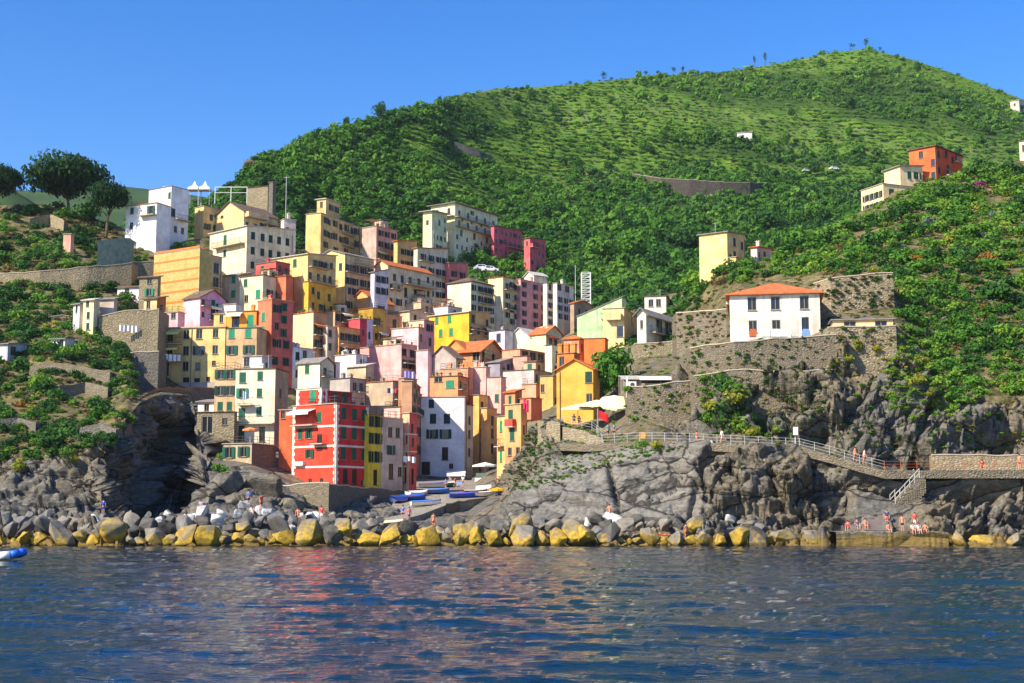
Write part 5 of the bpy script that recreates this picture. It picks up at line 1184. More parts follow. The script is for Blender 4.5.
# landing and steps
def steps():
    r = empty('stone_steps', at(878, 531, 151)); tag(r, 'broad stone steps rising from the bathing landing to the sea path', 'steps'); o0 = r.location
    z0, z1 = at(878, 531, 151).z, at(890, 505, 155.5).z; n = 13; m = MB()
    xa, xb = at(862, 531, 151).x, at(893, 531, 151).x
    for k in range(n):
        z = z0+(z1-z0)*(k+1)/n; y = 150.9+k*.36; sh = k*.10
        m.box(xa+sh, xb+sh*.3, y, y+(n-k)*.36+.6, z-.7 if k else z-3, z-.07); m.box(xa+sh-.03, xb+sh*.3+.03, y-.09, y+(n-k)*.36+.6, z-.067, z)
    o = m.build('step_flight', M['concrete'], r); o.location = -o0
    m = MB(); a, b = at(893, 505, 155.3), at(917, 479, 155.9); n = 12
    for k in range(n):
        p = a.lerp(b, k/n); z = a.z+(b.z-a.z)*(k+1)/n; m.box(p.x, p.x+(b.x-a.x)/n+.02*k+.4, p.y-1.1, p.y+1.2, z-1.6, z)
    o = m.build('upper_flight', M['stone'], r); o.location = -o0
    m = MB()
    for dy in (-1.0, 1.1):
        q0, q1 = a+Vector((0, dy, .1)), b+Vector((0, dy, .1))
        for z in (.5, 1.0): m.tube(q0+Vector((0, 0, z)), q1+Vector((0, 0, z)), .04, n=5)
        for k in range(6): c = q0.lerp(q1, k/5); m.tube(c, c+Vector((0, 0, 1)), .04, n=5)
    o = m.build('handrail', M['steel'], r); o.location = -o0
steps()
def landing():
    m = MB(); xs = np.linspace(836, 948, 40); r = random.Random(3); T, B_ = [], []
    for x in xs:
        t = at(float(x), 532, 149.2+r.uniform(-.08, .08)); t.z = at(900, 532, 149.4).z+r.uniform(-.1, .1); T.append(t)
    for a, b in zip(T[:-1], T[1:]):
        w = Vector((0, 4.5, .05)); m.quad(a, b, b+w, a+w); m.quad(Vector((a.x, a.y-.3, -2)), Vector((b.x, b.y-.3, -2)), b, a)
    tag(m.build('bathing_landing', M['rock']), kind='structure')
landing()
# ---------------------------------------------------------------- boulders of the breakwater
def boulder_mesh(i):
    r = random.Random(40+i); bm = bmesh.new()
    for k in range(15):
        v = Vector((r.gauss(0, 1), r.gauss(0, 1), r.gauss(0, 1))).normalized(); v = Vector((v.x*r.uniform(.85, 1.1), v.y*r.uniform(.8, 1.05), v.z*r.uniform(.7, .95))); bm.verts.new(v)
    ret = bmesh.ops.convex_hull(bm, input=bm.verts)
    bmesh.ops.delete(bm, geom=[g for g in ret['geom_interior'] if isinstance(g, bmesh.types.BMVert)], context='VERTS')
    bmesh.ops.bevel(bm, geom=list(bm.edges), offset=.055, segments=2, affect='EDGES', profile=.6)
    bmesh.ops.triangulate(bm, faces=bm.faces)
    bmesh.ops.subdivide_edges(bm, edges=[e for e in bm.edges if e.calc_length() > .35], cuts=2, use_grid_fill=True)
    co = np.array([v.co for v in bm.verts]); nz = fbm(co*2.2+i*7, 4, 70+i)*.07+fbm(co*6+i, 2, 90)*.03
    for v, d in zip(bm.verts, nz): v.co *= 1+float(d)
    me = bpy.data.meshes.new('boulder'); bm.to_mesh(me); bm.free(); me.materials.append(M['b_grey'])
    me.polygons.foreach_set('use_smooth', [True]*len(me.polygons)); 
    try: me.set_sharp_from_angle(angle=math.radians(34))
    except Exception: pass
    return me
BLD = [boulder_mesh(i) for i in range(10)]
TONE = {'b_yellow': 'yellow lichen-covered', 'b_half': 'half-yellow', 'b_grey': 'grey', 'b_pale': 'pale whitish', 'b_dark': 'dark'}
def zone(px):
    for lim, z in ((70, 'below the bushy left slope'), (150, 'below the dark left rocks'), (205, 'in front of the shaded cove'), (262, 'below the stone houses'), (300, 'left of the quay wall'), (345, 'below the red harbour house'),
                   (400, 'before the narrow houses'), (450, 'before the boat ramp'), (515, 'before the harbour mouth'), (580, 'left under the cliff slab'), (640, 'under the cliff slab'), (700, 'right under the cliff slab'), (770, 'under the jagged dark cliff')):
        if px < lim: return z
    return 'at the right end of the breakwater'
def boulder(px, py, Y, wpx, mat, row):
    R = wpx*Y/F/2; p = at(px, py, Y)
    o = link('boulder', BLD[rnd.randrange(10)], None, p, None, (R*rnd.uniform(.9, 1.2), R*rnd.uniform(.85, 1.1), R*rnd.uniform(.68, .95)), (rnd.uniform(-.9, .9), rnd.uniform(-.9, .9), rnd.uniform(0, 6.28)))
    o.material_slots[0].link = 'OBJECT'; o.material_slots[0].material = M[mat]
    big = 'big' if wpx > 24 else 'middling' if wpx > 16 else 'small'
    lab = f'{big} {TONE[mat]} boulder {row} {zone(px)}'
    tag(o, lab, 'boulder', lab)
def wch(*w):
    t = rnd.random()*sum(a for a, _ in w)
    for a, b in w:
        t -= a
        if t <= 0: return b
    return w[-1][1]
x = -12.0
while x < 775:
    wp = rnd.choice([rnd.uniform(10, 20), rnd.uniform(20, 38)]); yel = wch((6, 'b_yellow'), (3, 'b_half'), (.8, 'b_dark')) if 95 < x < 720 or x < 60 and rnd.random() < .6 else wch((3, 'b_yellow'), (2, 'b_half'), (1, 'b_dark'))
    boulder(x+wp*.4, 544-wp*.28+rnd.uniform(-1, 2), 149.2+rnd.uniform(-.5, .8), wp, yel, 'at the waterline'); x += wp*.72
x = -12.0
while x < 765:
    wp = rnd.uniform(11, 27); pale = 80 < x < 330
    boulder(x+wp*.4, 532-wp*.12+rnd.uniform(-5, 4), 152.3+rnd.uniform(-.6, .8), wp, wch((2.0, 'b_yellow'), (2.4, 'b_half'), (2.0, 'b_grey'), (.8 if pale else .1, 'b_pale'), (2.8, 'b_dark')), 'in the second row'); x += wp*.72
x = -12.0
while x < 760:
    wp = rnd.uniform(9, 24); pale = 85 < x < 335
    if 385 < x < 440: x += wp*.8; continue
    boulder(x+wp*.4, 525-wp*.10+rnd.uniform(-5, 4), 155.2+rnd.uniform(-.6, .8), wp, wch((.5, 'b_yellow'), (1.2, 'b_half'), (3.2, 'b_grey'), (2.2 if pale else .35, 'b_pale'), (2.8, 'b_dark')), 'in the third row'); x += wp*.78
x = 10.0
while x < 740:
    wp = rnd.uniform(8, 20)
    if 378 < x < 505 or 530 < x < 590: x += wp; continue
    boulder(x+wp*.4, 519-wp*.08+rnd.uniform(-5, 4), 157.8+rnd.uniform(-.5, .8), wp, wch((1, 'b_half'), (3, 'b_grey'), (2.6 if 100 < x < 335 else .5, 'b_pale'), (1.6, 'b_dark')), 'on top of the pile'); x += wp*.95
for px, py, Y, wp, mt, row in [(202,512,158,22,'b_pale','on top of the pile'), (190,520,156,18,'b_pale','on top of the pile'), (246,508,160,20,'b_pale','high on the pile'), (262,515,159,26,'b_pale','high on the pile'), (612,520,156,26,'b_pale','set back on the pile'), (590,524,155.5,18,'b_pale','set back on the pile'),
    (668,522,156,22,'b_pale','set back on the pile'), (432,536,149.5,40,'b_yellow','standing tall at the waterline'), (464,534,149.6,30,'b_yellow','standing tall at the waterline'), (522,526,151,36,'b_yellow','standing tall at the waterline'), (575,533,150,36,'b_yellow','shining at the waterline'), (345,530,150,34,'b_yellow','standing tall at the waterline'),
    (785,536,149.5,30,'b_half','at the waterline'), (812,538,149.5,26,'b_half','at the waterline'), (960,540,149.5,26,'b_half','at the waterline'), (985,541,149.5,30,'b_half','at the waterline'), (1012,541,149.5,26,'b_half','at the waterline')]:
    boulder(px, py, Y, wp, mt, row)
# bigger outcrops behind the breakwater
for px, py, Y, wp, mt, lab in [(222,486,170,52,'b_half','great rounded rock outcrop below the stone houses on the shore'), (262,488,172,50,'b_grey','great grey rock face under the stone-faced shore house'), (292,508,167,34,'b_grey','grey rock outcrop at the foot of the quay wall'), (205,500,165,34,'b_dark','dark rock at the mouth of the shaded cove')]:
    R = wp*Y/F/2; o = link('rock_outcrop', BLD[rnd.randrange(10)], None, at(px, py, Y), None, (R, R*.9, R*.95), (.3, .2, rnd.uniform(0, 6)))
    o.material_slots[0].link = 'OBJECT'; o.material_slots[0].material = M['rock']; tag(o, lab, 'rock')
# ---------------------------------------------------------------- vegetation
def clump(nleaf, seed, leaf=.3, flat=.75, blobs=6, spread=.55, jit=.42):
    """leaf faces spread over several overlapping lumps; unit radius, base at z=0"""
    r = np.random.default_rng(seed)
    bc = r.normal(0, 1, (blobs, 3)); bc /= np.linalg.norm(bc, axis=1, keepdims=True); bc *= spread*r.uniform(.35, 1, (blobs, 1)); bc[:, 2] = np.abs(bc[:, 2])*flat+.30
    br = r.uniform(.28, .55, blobs)*(1.25 if blobs > 20 else 1)
    k = r.integers(0, blobs, nleaf)
    d = r.normal(0, 1, (nleaf, 3)); d[:, 2] += .35; d /= np.linalg.norm(d, axis=1, keepdims=True)
    c = bc[k]+d*br[k][:, None]*r.uniform(.72, 1.08, (nleaf, 1))*np.array([1, 1, flat])
    c[:, 2] = np.maximum(c[:, 2], .02)
    n = d+r.normal(0, jit, (nleaf, 3)); n /= np.linalg.norm(n, axis=1, keepdims=True)
    u = np.cross(n, r.normal(0, 1, (nleaf, 3))); u /= np.linalg.norm(u, axis=1, keepdims=True)+1e-9; w = np.cross(n, u)
    L = leaf*r.uniform(.6, 1.3, (nleaf, 1))
    V = np.stack([c-u*L-w*L*.15, c-w*L*.55, c+u*L+w*L*.1, c+w*L*.6], 1).reshape(-1, 3)
    t = np.repeat(np.clip(r.normal(.5, .16, nleaf)+(r.uniform(-.12, .12, blobs))[k], 0, 1), 4)
    return V, np.arange(nleaf*4).reshape(-1, 4), t
def bake(name, pts, rad, mat, variants, zs=None, xs=None, rot=None, tshift=None, sink=.1):
    Vs, Qs, Ts = [], [], []; off = 0; n = len(pts)
    vi = rng.integers(0, len(variants), n); ro = rng.uniform(0, 6.28, n) if rot is None else rot
    for i, v in enumerate(variants):
        idx = np.where(vi == i)[0]
        if not len(idx): continue
        V, Qd, T = v; R = rad[idx]; c, s_ = np.cos(ro[idx]), np.sin(ro[idx])
        sx = (xs[idx] if xs is not None else 1)*R; sy = R; sz = (zs[idx] if zs is not None else 1)*R
        x = V[None, :, 0]*np.broadcast_to(sx, len(idx))[:, None]; y = V[None, :, 1]*sy[:, None]; z = V[None, :, 2]*np.broadcast_to(sz, len(idx))[:, None]
        W = np.stack([x*c[:, None]-y*s_[:, None], x*s_[:, None]+y*c[:, None], z-sink*R[:, None]], -1)+pts[idx][:, None, :]
        Vs.append(W.reshape(-1, 3)); q = Qd[None]+(np.arange(len(idx))*len(V))[:, None, None]+off; Qs.append(q.reshape(-1, 4)); off += W.shape[0]*W.shape[1]
        tt = np.clip(T[None]+(tshift[idx][:, None] if tshift is not None else 0), 0, 1); Ts.append(tt.ravel())
    V = np.concatenate(Vs); Qq = np.concatenate(Qs); T = np.concatenate(Ts)
    cols = np.stack([T, T, T, T*0+1], -1)
    return np_mesh(name, V, Qq, mat, False, cols)
FARV = [clump(60, 100+i, .215, .8, 5, .5, .25) for i in range(6)]
MIDV = [clump(90, 200+i, .21, .8, 6, .5) for i in range(6)]
VINE = [clump(16, 300+i, .40, .55, 4, .5, .25) for i in range(4)]
def stuff(name, me): return tag(link(name, me), kind='stuff')
# --- the mountain: woods and scrub in the gullies, vine rows on the terraces
skx = np.array([s[0] for s in sky_line], float); sky_y = np.array([s[1] for s in sky_line], float)
pts = []
for i in range(44000):
    x = rnd.uniform(-10, 1034) if i % 4 else rnd.uniform(200, 1034); y0 = np.interp(x, skx, sky_y)
    y = y0+1+(rnd.random()**1.05)*(325-y0)
    if x < 200 and y > 245: continue
    loc, nn, fi_, di = BM.ray_cast(EYE, Vector(ray(x, y)).normalized())
    if loc is None: continue
    pts.append((loc.x, loc.y, loc.z, x, y))
pts = np.array(pts); PX, PY = pts[:, 3], pts[:, 4]; W3 = pts[:, :3].copy()
tm = sst(-.12, .18, fbm(W3*.011+4, 3, 41)+.22*sst(560, 900, PX))
# gullies and slopes that stayed wild in the photograph
wildp = sst(.0, .35, fbm(W3*.02+11, 3, 77))
low = sst(150, 215, PY)*sst(540, 600, PX)*(1-sst(1010, 1040, PX))
terr = (tm > .5) & (rng.random(len(tm)) > low*1.05) & (rng.random(len(tm)) > .16)
hx = sst(640, 700, PX)*(1-sst(880, 960, PX))*sst(60, 80, PY)*(1-sst(120, 150, PY))
terr |= (hx > .5) & (tm > .25)
vz = W3[:, 2]+fbm(W3*.02, 2, 47)*1.6
snap = (np.floor(vz/step)+.62)*step-vz
VP = W3[terr].copy(); VP[:, 2] += snap[terr]*0.55
gx = np.gradient(GM, axis=0).reshape(-1, 3)
rotv = rng.normal(0, .12, terr.sum())+np.interp(PX[terr], [200, 500, 800, 1024], [.25, .3, .05, -.3])
patch = np.clip(fbm(VP*.013, 3, 91)*.4+fbm(VP*.05, 3, 92)*.2, -.4, .4)
stuff('vineyard_rows', bake('vineyard_rows', VP, rng.uniform(.55, 1.25, terr.sum()), M['leaf_light'], VINE, zs=rng.uniform(.55, .8, terr.sum()), xs=rng.uniform(1.1, 2.8, terr.sum()), rot=rotv, tshift=patch+rng.normal(-.10, .13, terr.sum()), sink=.05))
wl = ~terr
sel = wl & (rng.random(len(wl)) < .80)
WP = W3[sel]; nn_ = sel.sum()
size = rng.gamma(3.0, .50, nn_).clip(.7, 3.8)*(1+.35*low[sel])*np.interp(WP[:, 1], [330, 480, 800], [.8, .95, 1.15])
hue = np.clip(fbm(WP*.012, 3, 95)*.45+fbm(WP*.05, 3, 94)*.22, -.45, .45)+rng.normal(0, .12, nn_)
dk = fbm(WP*.03+3, 3, 96)+rng.normal(0, .35, nn_)
for nm, mk, mt in (('woodland', dk > .25, 'leaf_dark'), ('scrub_cover', dk <= .25, 'leaf')):
    stuff(nm, bake(nm, WP[mk], size[mk], M[mt], FARV, zs=rng.uniform(.8, 1.25, mk.sum()), tshift=hue[mk]))
# --- ground cover nearer the shore
def inpoly(x, y, poly):
    c = False; j = len(poly)-1
    for i in range(len(poly)):
        (xi, yi), (xj, yj) = poly[i], poly[j]
        if (yi > y) != (yj > y) and x < (xj-xi)*(y-yi)/(yj-yi)+xi: c = not c
        j = i
    return c
def cover(name, poly, n, rpx, mat, tree=BV, variants=MIDV, keep=None, zs=(.6, 1.0), nzmax=None, walls=False):
    xs_ = [p[0] for p in poly]; ys_ = [p[1] for p in poly]; out = []; tries = 0
    while len(out) < n and tries < n*12:
        tries += 1; x = rnd.uniform(min(xs_), max(xs_)); y = rnd.uniform(min(ys_), max(ys_))
        if not inpoly(x, y, poly) or (keep and not keep(x, y)): continue
        loc, nn, fi_, di = cast(x, y)
        if loc is None: continue
        if not walls:
            b0 = BV.ray_cast(EYE, Vector(ray(x, y)).normalized())[3]
            if b0 is None or b0 > di+.05: continue
        if nzmax is not None and abs(nn.z) < nzmax: continue
        out.append((loc.x, loc.y, loc.z, rnd.uniform(*rpx)*loc.y/F))
    a = np.array(out); pch = np.clip(fbm(a[:, :3]*.09, 3, 51)*.45, -.45, .45)+rng.normal(-.05, .17, len(a))
    stuff(name, bake(name, a[:, :3], a[:, 3], M[mat], variants, zs=rng.uniform(*zs, len(a)), tshift=pch, sink=.18))
RS = [(690,268),(790,240),(845,217),(866,219),(905,204),(940,184),(962,172),(1150,158),(1150,398),(1000,392),(960,404),(930,398),(915,360),(902,330),(897,275),(840,276),(780,276),(720,285),(690,290)]
LS = [(-120,208),(60,206),(125,236),(158,262),(158,300),(148,352),(134,398),(112,450),(60,458),(-120,470)]
BIGV = [clump(210, 400+i, .135, .85, 9, .55) for i in range(6)]
cover('slope_big_scrub', RS, 390, (8, 18), 'leaf', variants=BIGV, zs=(.6, 1.0))
cover('slope_big_light_scrub', RS, 260, (7, 15), 'leaf_light', variants=BIGV, zs=(.6, 1.0))
cover('slope_big_dark_scrub', RS, 273, (8, 17), 'leaf_dark', variants=BIGV, zs=(.6, 1.1))
cover('slope_small_scrub', RS, 1170, (3, 7), 'leaf', zs=(.6, 1.1))
cover('slope_small_light_scrub', RS, 650, (2.5, 6), 'leaf_light', zs=(.6, 1.1))
cover('slope_yellow_scrub', RS, 169, (4, 9), 'leaf_yellow', variants=BIGV)
cover('slope_blue_scrub', RS, 78, (4, 9), 'leaf_blue', variants=BIGV)
cover('slope_dry_scrub', RS, 598, (4, 10), 'leaf_dry', zs=(.4, .8))
cover('left_slope_big_scrub', LS, 165, (6, 15), 'leaf', variants=BIGV, zs=(.6, 1.0))
cover('left_slope_big_dark_scrub', LS, 495, (6, 15), 'leaf_dark', variants=BIGV, zs=(.6, 1.1))
cover('left_slope_small_scrub', LS, 840, (2.5, 6), 'leaf')
cover('left_slope_light_scrub', LS, 360, (3, 9), 'leaf_light', variants=BIGV)
cover('left_slope_dry_scrub', LS, 1140, (3, 9), 'leaf_dry', zs=(.4, .8))
cover('left_slope_yellow_scrub', LS, 180, (3, 8), 'leaf_yellow')
cover('village_edge_scrub', [(225,236),(300,200),(345,215),(330,260),(240,262)], 160, (4, 8), 'leaf_dark')
cover('valley_scrub', [(420,240),(560,240),(700,290),(700,345),(575,345),(575,300),(440,270)], 420, (4, 9), 'leaf_dark')
cover('sea_terrace_grass', [(508,470),(530,424),(560,420),(600,432),(640,440),(690,446),(650,456),(590,470),(545,486),(512,492)], 420, (1.5, 4.5), 'leaf', zs=(.4, .8))
cover('terrace_dry_grass', [(640,346),(690,300),(790,262),(895,276),(905,345),(840,345),(830,300),(728,296),(722,345)], 420, (1.5, 5), 'leaf_dry', zs=(.35, .7), walls=True)
cover('terrace_weeds', [(628,388),(690,345),(840,340),(905,330),(900,400),(700,420),(630,425)], 240, (1.5, 4.5), 'leaf_yellow', zs=(.4, .8), walls=True)
cover('terrace_green_weeds', [(560,425),(600,360),(690,300),(800,255),(905,270),(910,345),(840,345),(700,400),(630,425)], 380, (2, 6), 'leaf', zs=(.4, .9), walls=True)
cover('sea_terrace_dry_grass', [(505,480),(526,420),(560,416),(640,438),(700,446),(620,462),(545,490)], 380, (1.2, 3.2), 'leaf_dry', zs=(.35, .6))
cover('cliff_tufts', [(640,350),(895,345),(1024,402),(1024,465),(880,462),(700,436),(640,430)], 330, (1.5, 5), 'leaf_yellow', zs=(.4, .8), nzmax=.35, walls=True)
cover('cliff_green_tufts', [(690,345),(895,345),(1024,402),(1024,455),(880,450),(700,436)], 260, (2, 6), 'leaf', zs=(.4, .9), nzmax=.2, walls=True)
cover('house_edge_scrub', [(858,214),(880,202),(900,192),(925,180),(950,178),(948,192),(905,212),(870,226)], 170, (2.5, 5.5), 'leaf')
cover('gully_creepers', [(898,335),(930,345),(948,396),(962,418),(900,422),(880,392)], 110, (3, 8), 'leaf_light', variants=BIGV)
cover('path_creepers', [(700,380),(735,372),(760,420),(800,436),(740,440),(705,425)], 80, (3, 8), 'leaf_light', variants=BIGV, walls=True)
cover('lower_rock_tufts', [(720,448),(860,456),(820,490),(730,470)], 60, (1.2, 3), 'leaf_yellow', zs=(.4, .8))
# --- single bushes one can point at
BV_M = {}
def bush_mesh(kind, i):
    k = (kind, i)
    if k not in BV_M:
        mat, nl, lf, fl = {'round': ('leaf', 300, .13, .95), 'dark': ('leaf_dark', 300, .13, .95), 'bright': ('leaf_light', 280, .14, .8), 'yellow': ('leaf_yellow', 260, .14, .8),
                           'rust': ('leaf_rust', 220, .12, .7), 'dry': ('leaf_dry', 220, .11, .7), 'magenta': ('leaf_magenta', 240, .13, .8), 'blue': ('leaf_blue', 240, .16, .8)}[kind]
        V, Qd, T = clump(nl, hash_(kind)+i*13, lf, fl, 8, .55)
        BV_M[k] = np_mesh(kind+'_bush', V, Qd, M[mat], False, np.stack([T, T, T, T*0+1], -1))
    return BV_M[k]
def hash_(s): return sum(ord(c)*(i+3) for i, c in enumerate(s)) % 977
KW = {'round': 'round mid-green', 'dark': 'dense dark green', 'bright': 'bright green leafy', 'yellow': 'yellow-green broad-leaved', 'rust': 'rusty orange', 'dry': 'dry brownish', 'magenta': 'magenta flowering', 'blue': 'blue-green spiky'}
def bush(kind, px, py, rpx, where, zs=1.0, tree=None):
    loc, nn = hit(px, py, tree)
    if loc is None: return
    R = rpx*loc.y/F
    o = link('bush', bush_mesh(kind, rnd.randrange(3)), None, loc-Vector((0, 0, R*.15)), rnd.uniform(0, 6.28), (R, R, R*zs))
    lab = f'{KW[kind]} bush {where}'
    tag(o, lab, 'bush', lab+' group' if False else 'bushes: '+lab); return o
for kind, px, py, r, wh in [
    ('dark', 870, 250, 20, 'below the long cream house on the right'), ('round', 905, 236, 18, 'between the cream house and the orange house'), ('bright', 928, 224, 13, 'in front of the orange house'),
    ('magenta', 978, 187, 9, 'right of the orange house'), ('magenta', 992, 186, 7, 'right of the orange house, the farther one'), ('bright', 958, 182, 12, 'just under the orange house'), ('bright', 1005, 180, 14, 'at the top right corner of the slope'),
    ('blue', 930, 225, 10, 'shining in the middle of the right slope'), ('blue', 896, 238, 9, 'left of the shining one on the right slope'), ('rust', 914, 262, 12, 'in the middle of the right slope'), ('rust', 988, 262, 13, 'low on the right slope'),
    ('rust', 982, 310, 9, 'half way down the right cliff'), ('rust', 974, 357, 8, 'just above the right cliff rocks'), ('dark', 884, 268, 13, 'above the stone terrace wall'), ('dark', 958, 262, 22, 'in the thick of the right slope'),
    ('bright', 905, 290, 18, 'beside the stone terrace end'), ('dark', 930, 300, 20, 'on the steep bank right of the terrace'), ('round', 960, 330, 20, 'over the right cliff'), ('bright', 1005, 340, 20, 'at the right edge over the cliff'),
    ('dark', 995, 300, 22, 'at the right edge of the slope'), ('round', 940, 345, 16, 'hanging at the cliff edge'), ('yellow', 917, 385, 13, 'in the gully right of the stone terrace'), ('yellow', 922, 365, 11, 'up in the gully right of the stone terrace'),
    ('yellow', 930, 410, 16, 'on the ledge over the sea path'), ('bright', 950, 412, 14, 'beside the yellow one on the ledge'), ('bright', 1012, 395, 14, 'on the far right cliff'), ('yellow', 860, 350, 12, 'spilling over the stone wall below the terrace'),
    ('yellow', 848, 362, 9, 'spilling lower over the stone wall'), ('yellow', 876, 352, 7, 'at the end of the stone wall'), ('bright', 830, 240, 20, 'on the brow above the restored house'), ('round', 800, 248, 20, 'left on the brow above the restored house'),
    ('dry', 845, 252, 12, 'on the brow above the restored house'), ('round', 700, 296, 16, 'left of the restored house'), ('dry', 722, 285, 13, 'behind the left corner of the restored house'), ('bright', 745, 276, 12, 'behind the restored house'),
    ('dark', 728, 418, 22, 'big, on the cliff under the stone walls'), ('yellow', 715, 412, 16, 'glossy, on the cliff under the stone walls'), ('bright', 740, 430, 16, 'at the foot of the big dark one'), ('yellow', 752, 436, 12, 'beside the sea path'),
    ('dry', 703, 275, 15, 'at the foot of the yellow hillside house'), ('round', 690, 283, 16, 'left below the yellow hillside house'), ('bright', 722, 272, 10, 'right at the corner of the yellow hillside house'), ('dark', 724, 392, 20, 'tall, before the rubble walls under the terrace bar'), ('yellow', 733, 402, 17, 'broad, before the rubble walls under the terrace bar'), ('dark', 600, 395, 20, 'right of the golden yellow house'), ('round', 612, 386, 17, 'behind the cafe parasols'), ('dry', 596, 376, 15, 'right of the golden yellow gable'), ('bright', 628, 392, 8, 'under the white awnings'),
    ('yellow', 655, 448, 9, 'spiky, beside the sea path sign'), ('bright', 642, 446, 8, 'left of the sea path sign'), ('bright', 218, 470, 9, 'on the rock below the stone houses'), ('round', 226, 476, 10, 'low on the rock below the stone houses'), ('bright', 221, 458, 7, 'upper on the rock below the stone houses'),
    ('dark', 12, 300, 14, 'at the left edge under the road wall'), ('bright', 40, 302, 14, 'below the road wall on the left'), ('dark', 62, 300, 14, 'below the road wall'), ('bright', 20, 320, 14, 'low at the left edge'), ('bright', 68, 358, 15, 'below the white garage'),
    ('bright', 82, 352, 13, 'right of the white garage'), ('dark', 103, 345, 9, 'round, beside the white garage'), ('dark', 20, 372, 16, 'at the left edge of the lower slope'), ('bright', 40, 388, 18, 'in the middle of the left slope'), ('rust', 22, 405, 8, 'rusty, on the lower left slope') if False else ('rust', 22, 407, 8, 'on the lower left slope'),
    ('bright', 128, 422, 11, 'vivid, at the edge of the dark cove'), ('round', 95, 420, 16, 'above the dark rocks on the left'), ('dark', 55, 445, 20, 'in shade above the left rocks'), ('yellow', 72, 462, 9, 'just above the dark rocks'), ('yellow', 18, 470, 13, 'low at the far left'),
    ('dark', 167, 240, 9, 'round, in front of the white villa'), ('bright', 178, 248, 8, 'under the white villa'), ('bright', 190, 247, 8, 'right below the white villa'), ('magenta', 430, 238, 7, 'left of the apartment building'),
    ('dry', 252, 168, 12, 'on the skyline above the castle'), ('dark', 300, 246, 14, 'between the cream house and the tower house'), ('dark', 312, 258, 12, 'under the tower house'), ('dark', 365, 262, 9, 'beside the pink house'), ('bright', 403, 272, 7, 'on the terrace of the cream house'),
    ('dark', 470, 252, 12, 'under the apartment building'), ('dark', 488, 258, 12, 'below the apartment building'), ('bright', 505, 272, 10, 'behind the tall cream house'), ('dark', 515, 262, 12, 'under the raspberry pink house'), ('dark', 560, 272, 10, 'behind the tall lilac houses'),
    ]:
    bush(kind, px, py, r, wh)
# --- trees
def crown_mesh(kind, i):
    k = ('crown', kind, i)
    if k not in BV_M:
        mat, nl, lf, fl, sp_ = {'pine': ('leaf_pine', 6500, .05, .42, .72), 'oak': ('leaf_dark', 700, .10, 1.0, .5), 'green': ('leaf', 700, .10, 1.0, .5), 'thin': ('leaf_pine', 130, .13, 1.1, .6)}[kind]
        V, Qd, T = clump(nl, 700+hash_(kind)+i*7, lf, fl, 24 if kind == 'pine' else 8, sp_)
        if kind == 'pine': V = V*np.array([1, 1, .8])
        BV_M[k] = np_mesh('crown', V, Qd, M[mat], False, np.stack([T, T, T, T*0+1], -1))
    return BV_M[k]
def trunk_mesh(lean, n=5, seed=0):
    m = MB(); r = random.Random(seed); top = Vector((lean, 0, 1)); a = Vector((0, 0, -.12)); mid = Vector((lean*.35, .03, .5))
    m.tube(a, mid, .07, .05, 8); m.tube(mid, top, .05, .03, 8)
    for k in range(n):
        t = k*2*math.pi/n+r.uniform(-.4, .4); b = mid.lerp(top, r.uniform(.2, .8)); m.tube(b, b+Vector((math.cos(t)*.4, math.sin(t)*.4, r.uniform(.25, .45))), .028, .01, 5)
    return m.mesh('trunk', M['bark'], True)
TR = [trunk_mesh(l, 5, i) for i, l in enumerate((-.08, .05, .12))]
def tree(px, py, hpx, wpx, kind, label, group=None, trunk_frac=.5, tw=1.0, tree_=None, Y=None):
    loc = at(px, py, Y) if Y else hit(px, py, tree_)[0]
    if loc is None: return
    k = loc.y/F; hh = hpx*k; R = wpx*k/2
    root = empty('pine_tree' if kind in ('pine', 'thin') else 'tree', loc, rnd.uniform(0, 6.28)); tag(root, label, 'tree', group)
    th = hh*trunk_frac*1.15
    ti = rnd.randrange(3); link('trunk', TR[ti], root, (0, 0, 0), 0, (th*tw, th*tw, th))
    c = link('crown', crown_mesh(kind, rnd.randrange(3)), root, ((-.08, .05, .12)[ti]*th*tw, 0, hh*trunk_frac), 0, None)
    zr = {'pine': .36, 'thin': .9, 'oak': .95, 'green': .95}[kind]
    ch = hh*(1-trunk_frac); c.scale = (R, R, ch/zr*.8 if kind == 'pine' else ch/1.15)
    return root
tree(68, 216, 52, 84, 'pine', 'great umbrella pine with a broad dark crown, standing alone at the top left', trunk_frac=.36, tw=1.3)
tree(106, 238, 52, 40, 'pine', 'slim leaning umbrella pine between the great pine and the white villa', trunk_frac=.52, tw=.8)
tree(-2, 214, 42, 50, 'pine', 'umbrella pine half cut off by the left edge of the view', trunk_frac=.45)
tree(88, 226, 26, 40, 'oak', 'dense dark tree at the foot of the great umbrella pine', trunk_frac=.25)
tree(118, 222, 26, 34, 'oak', 'rounded dark tree just left of the white villa', trunk_frac=.25)
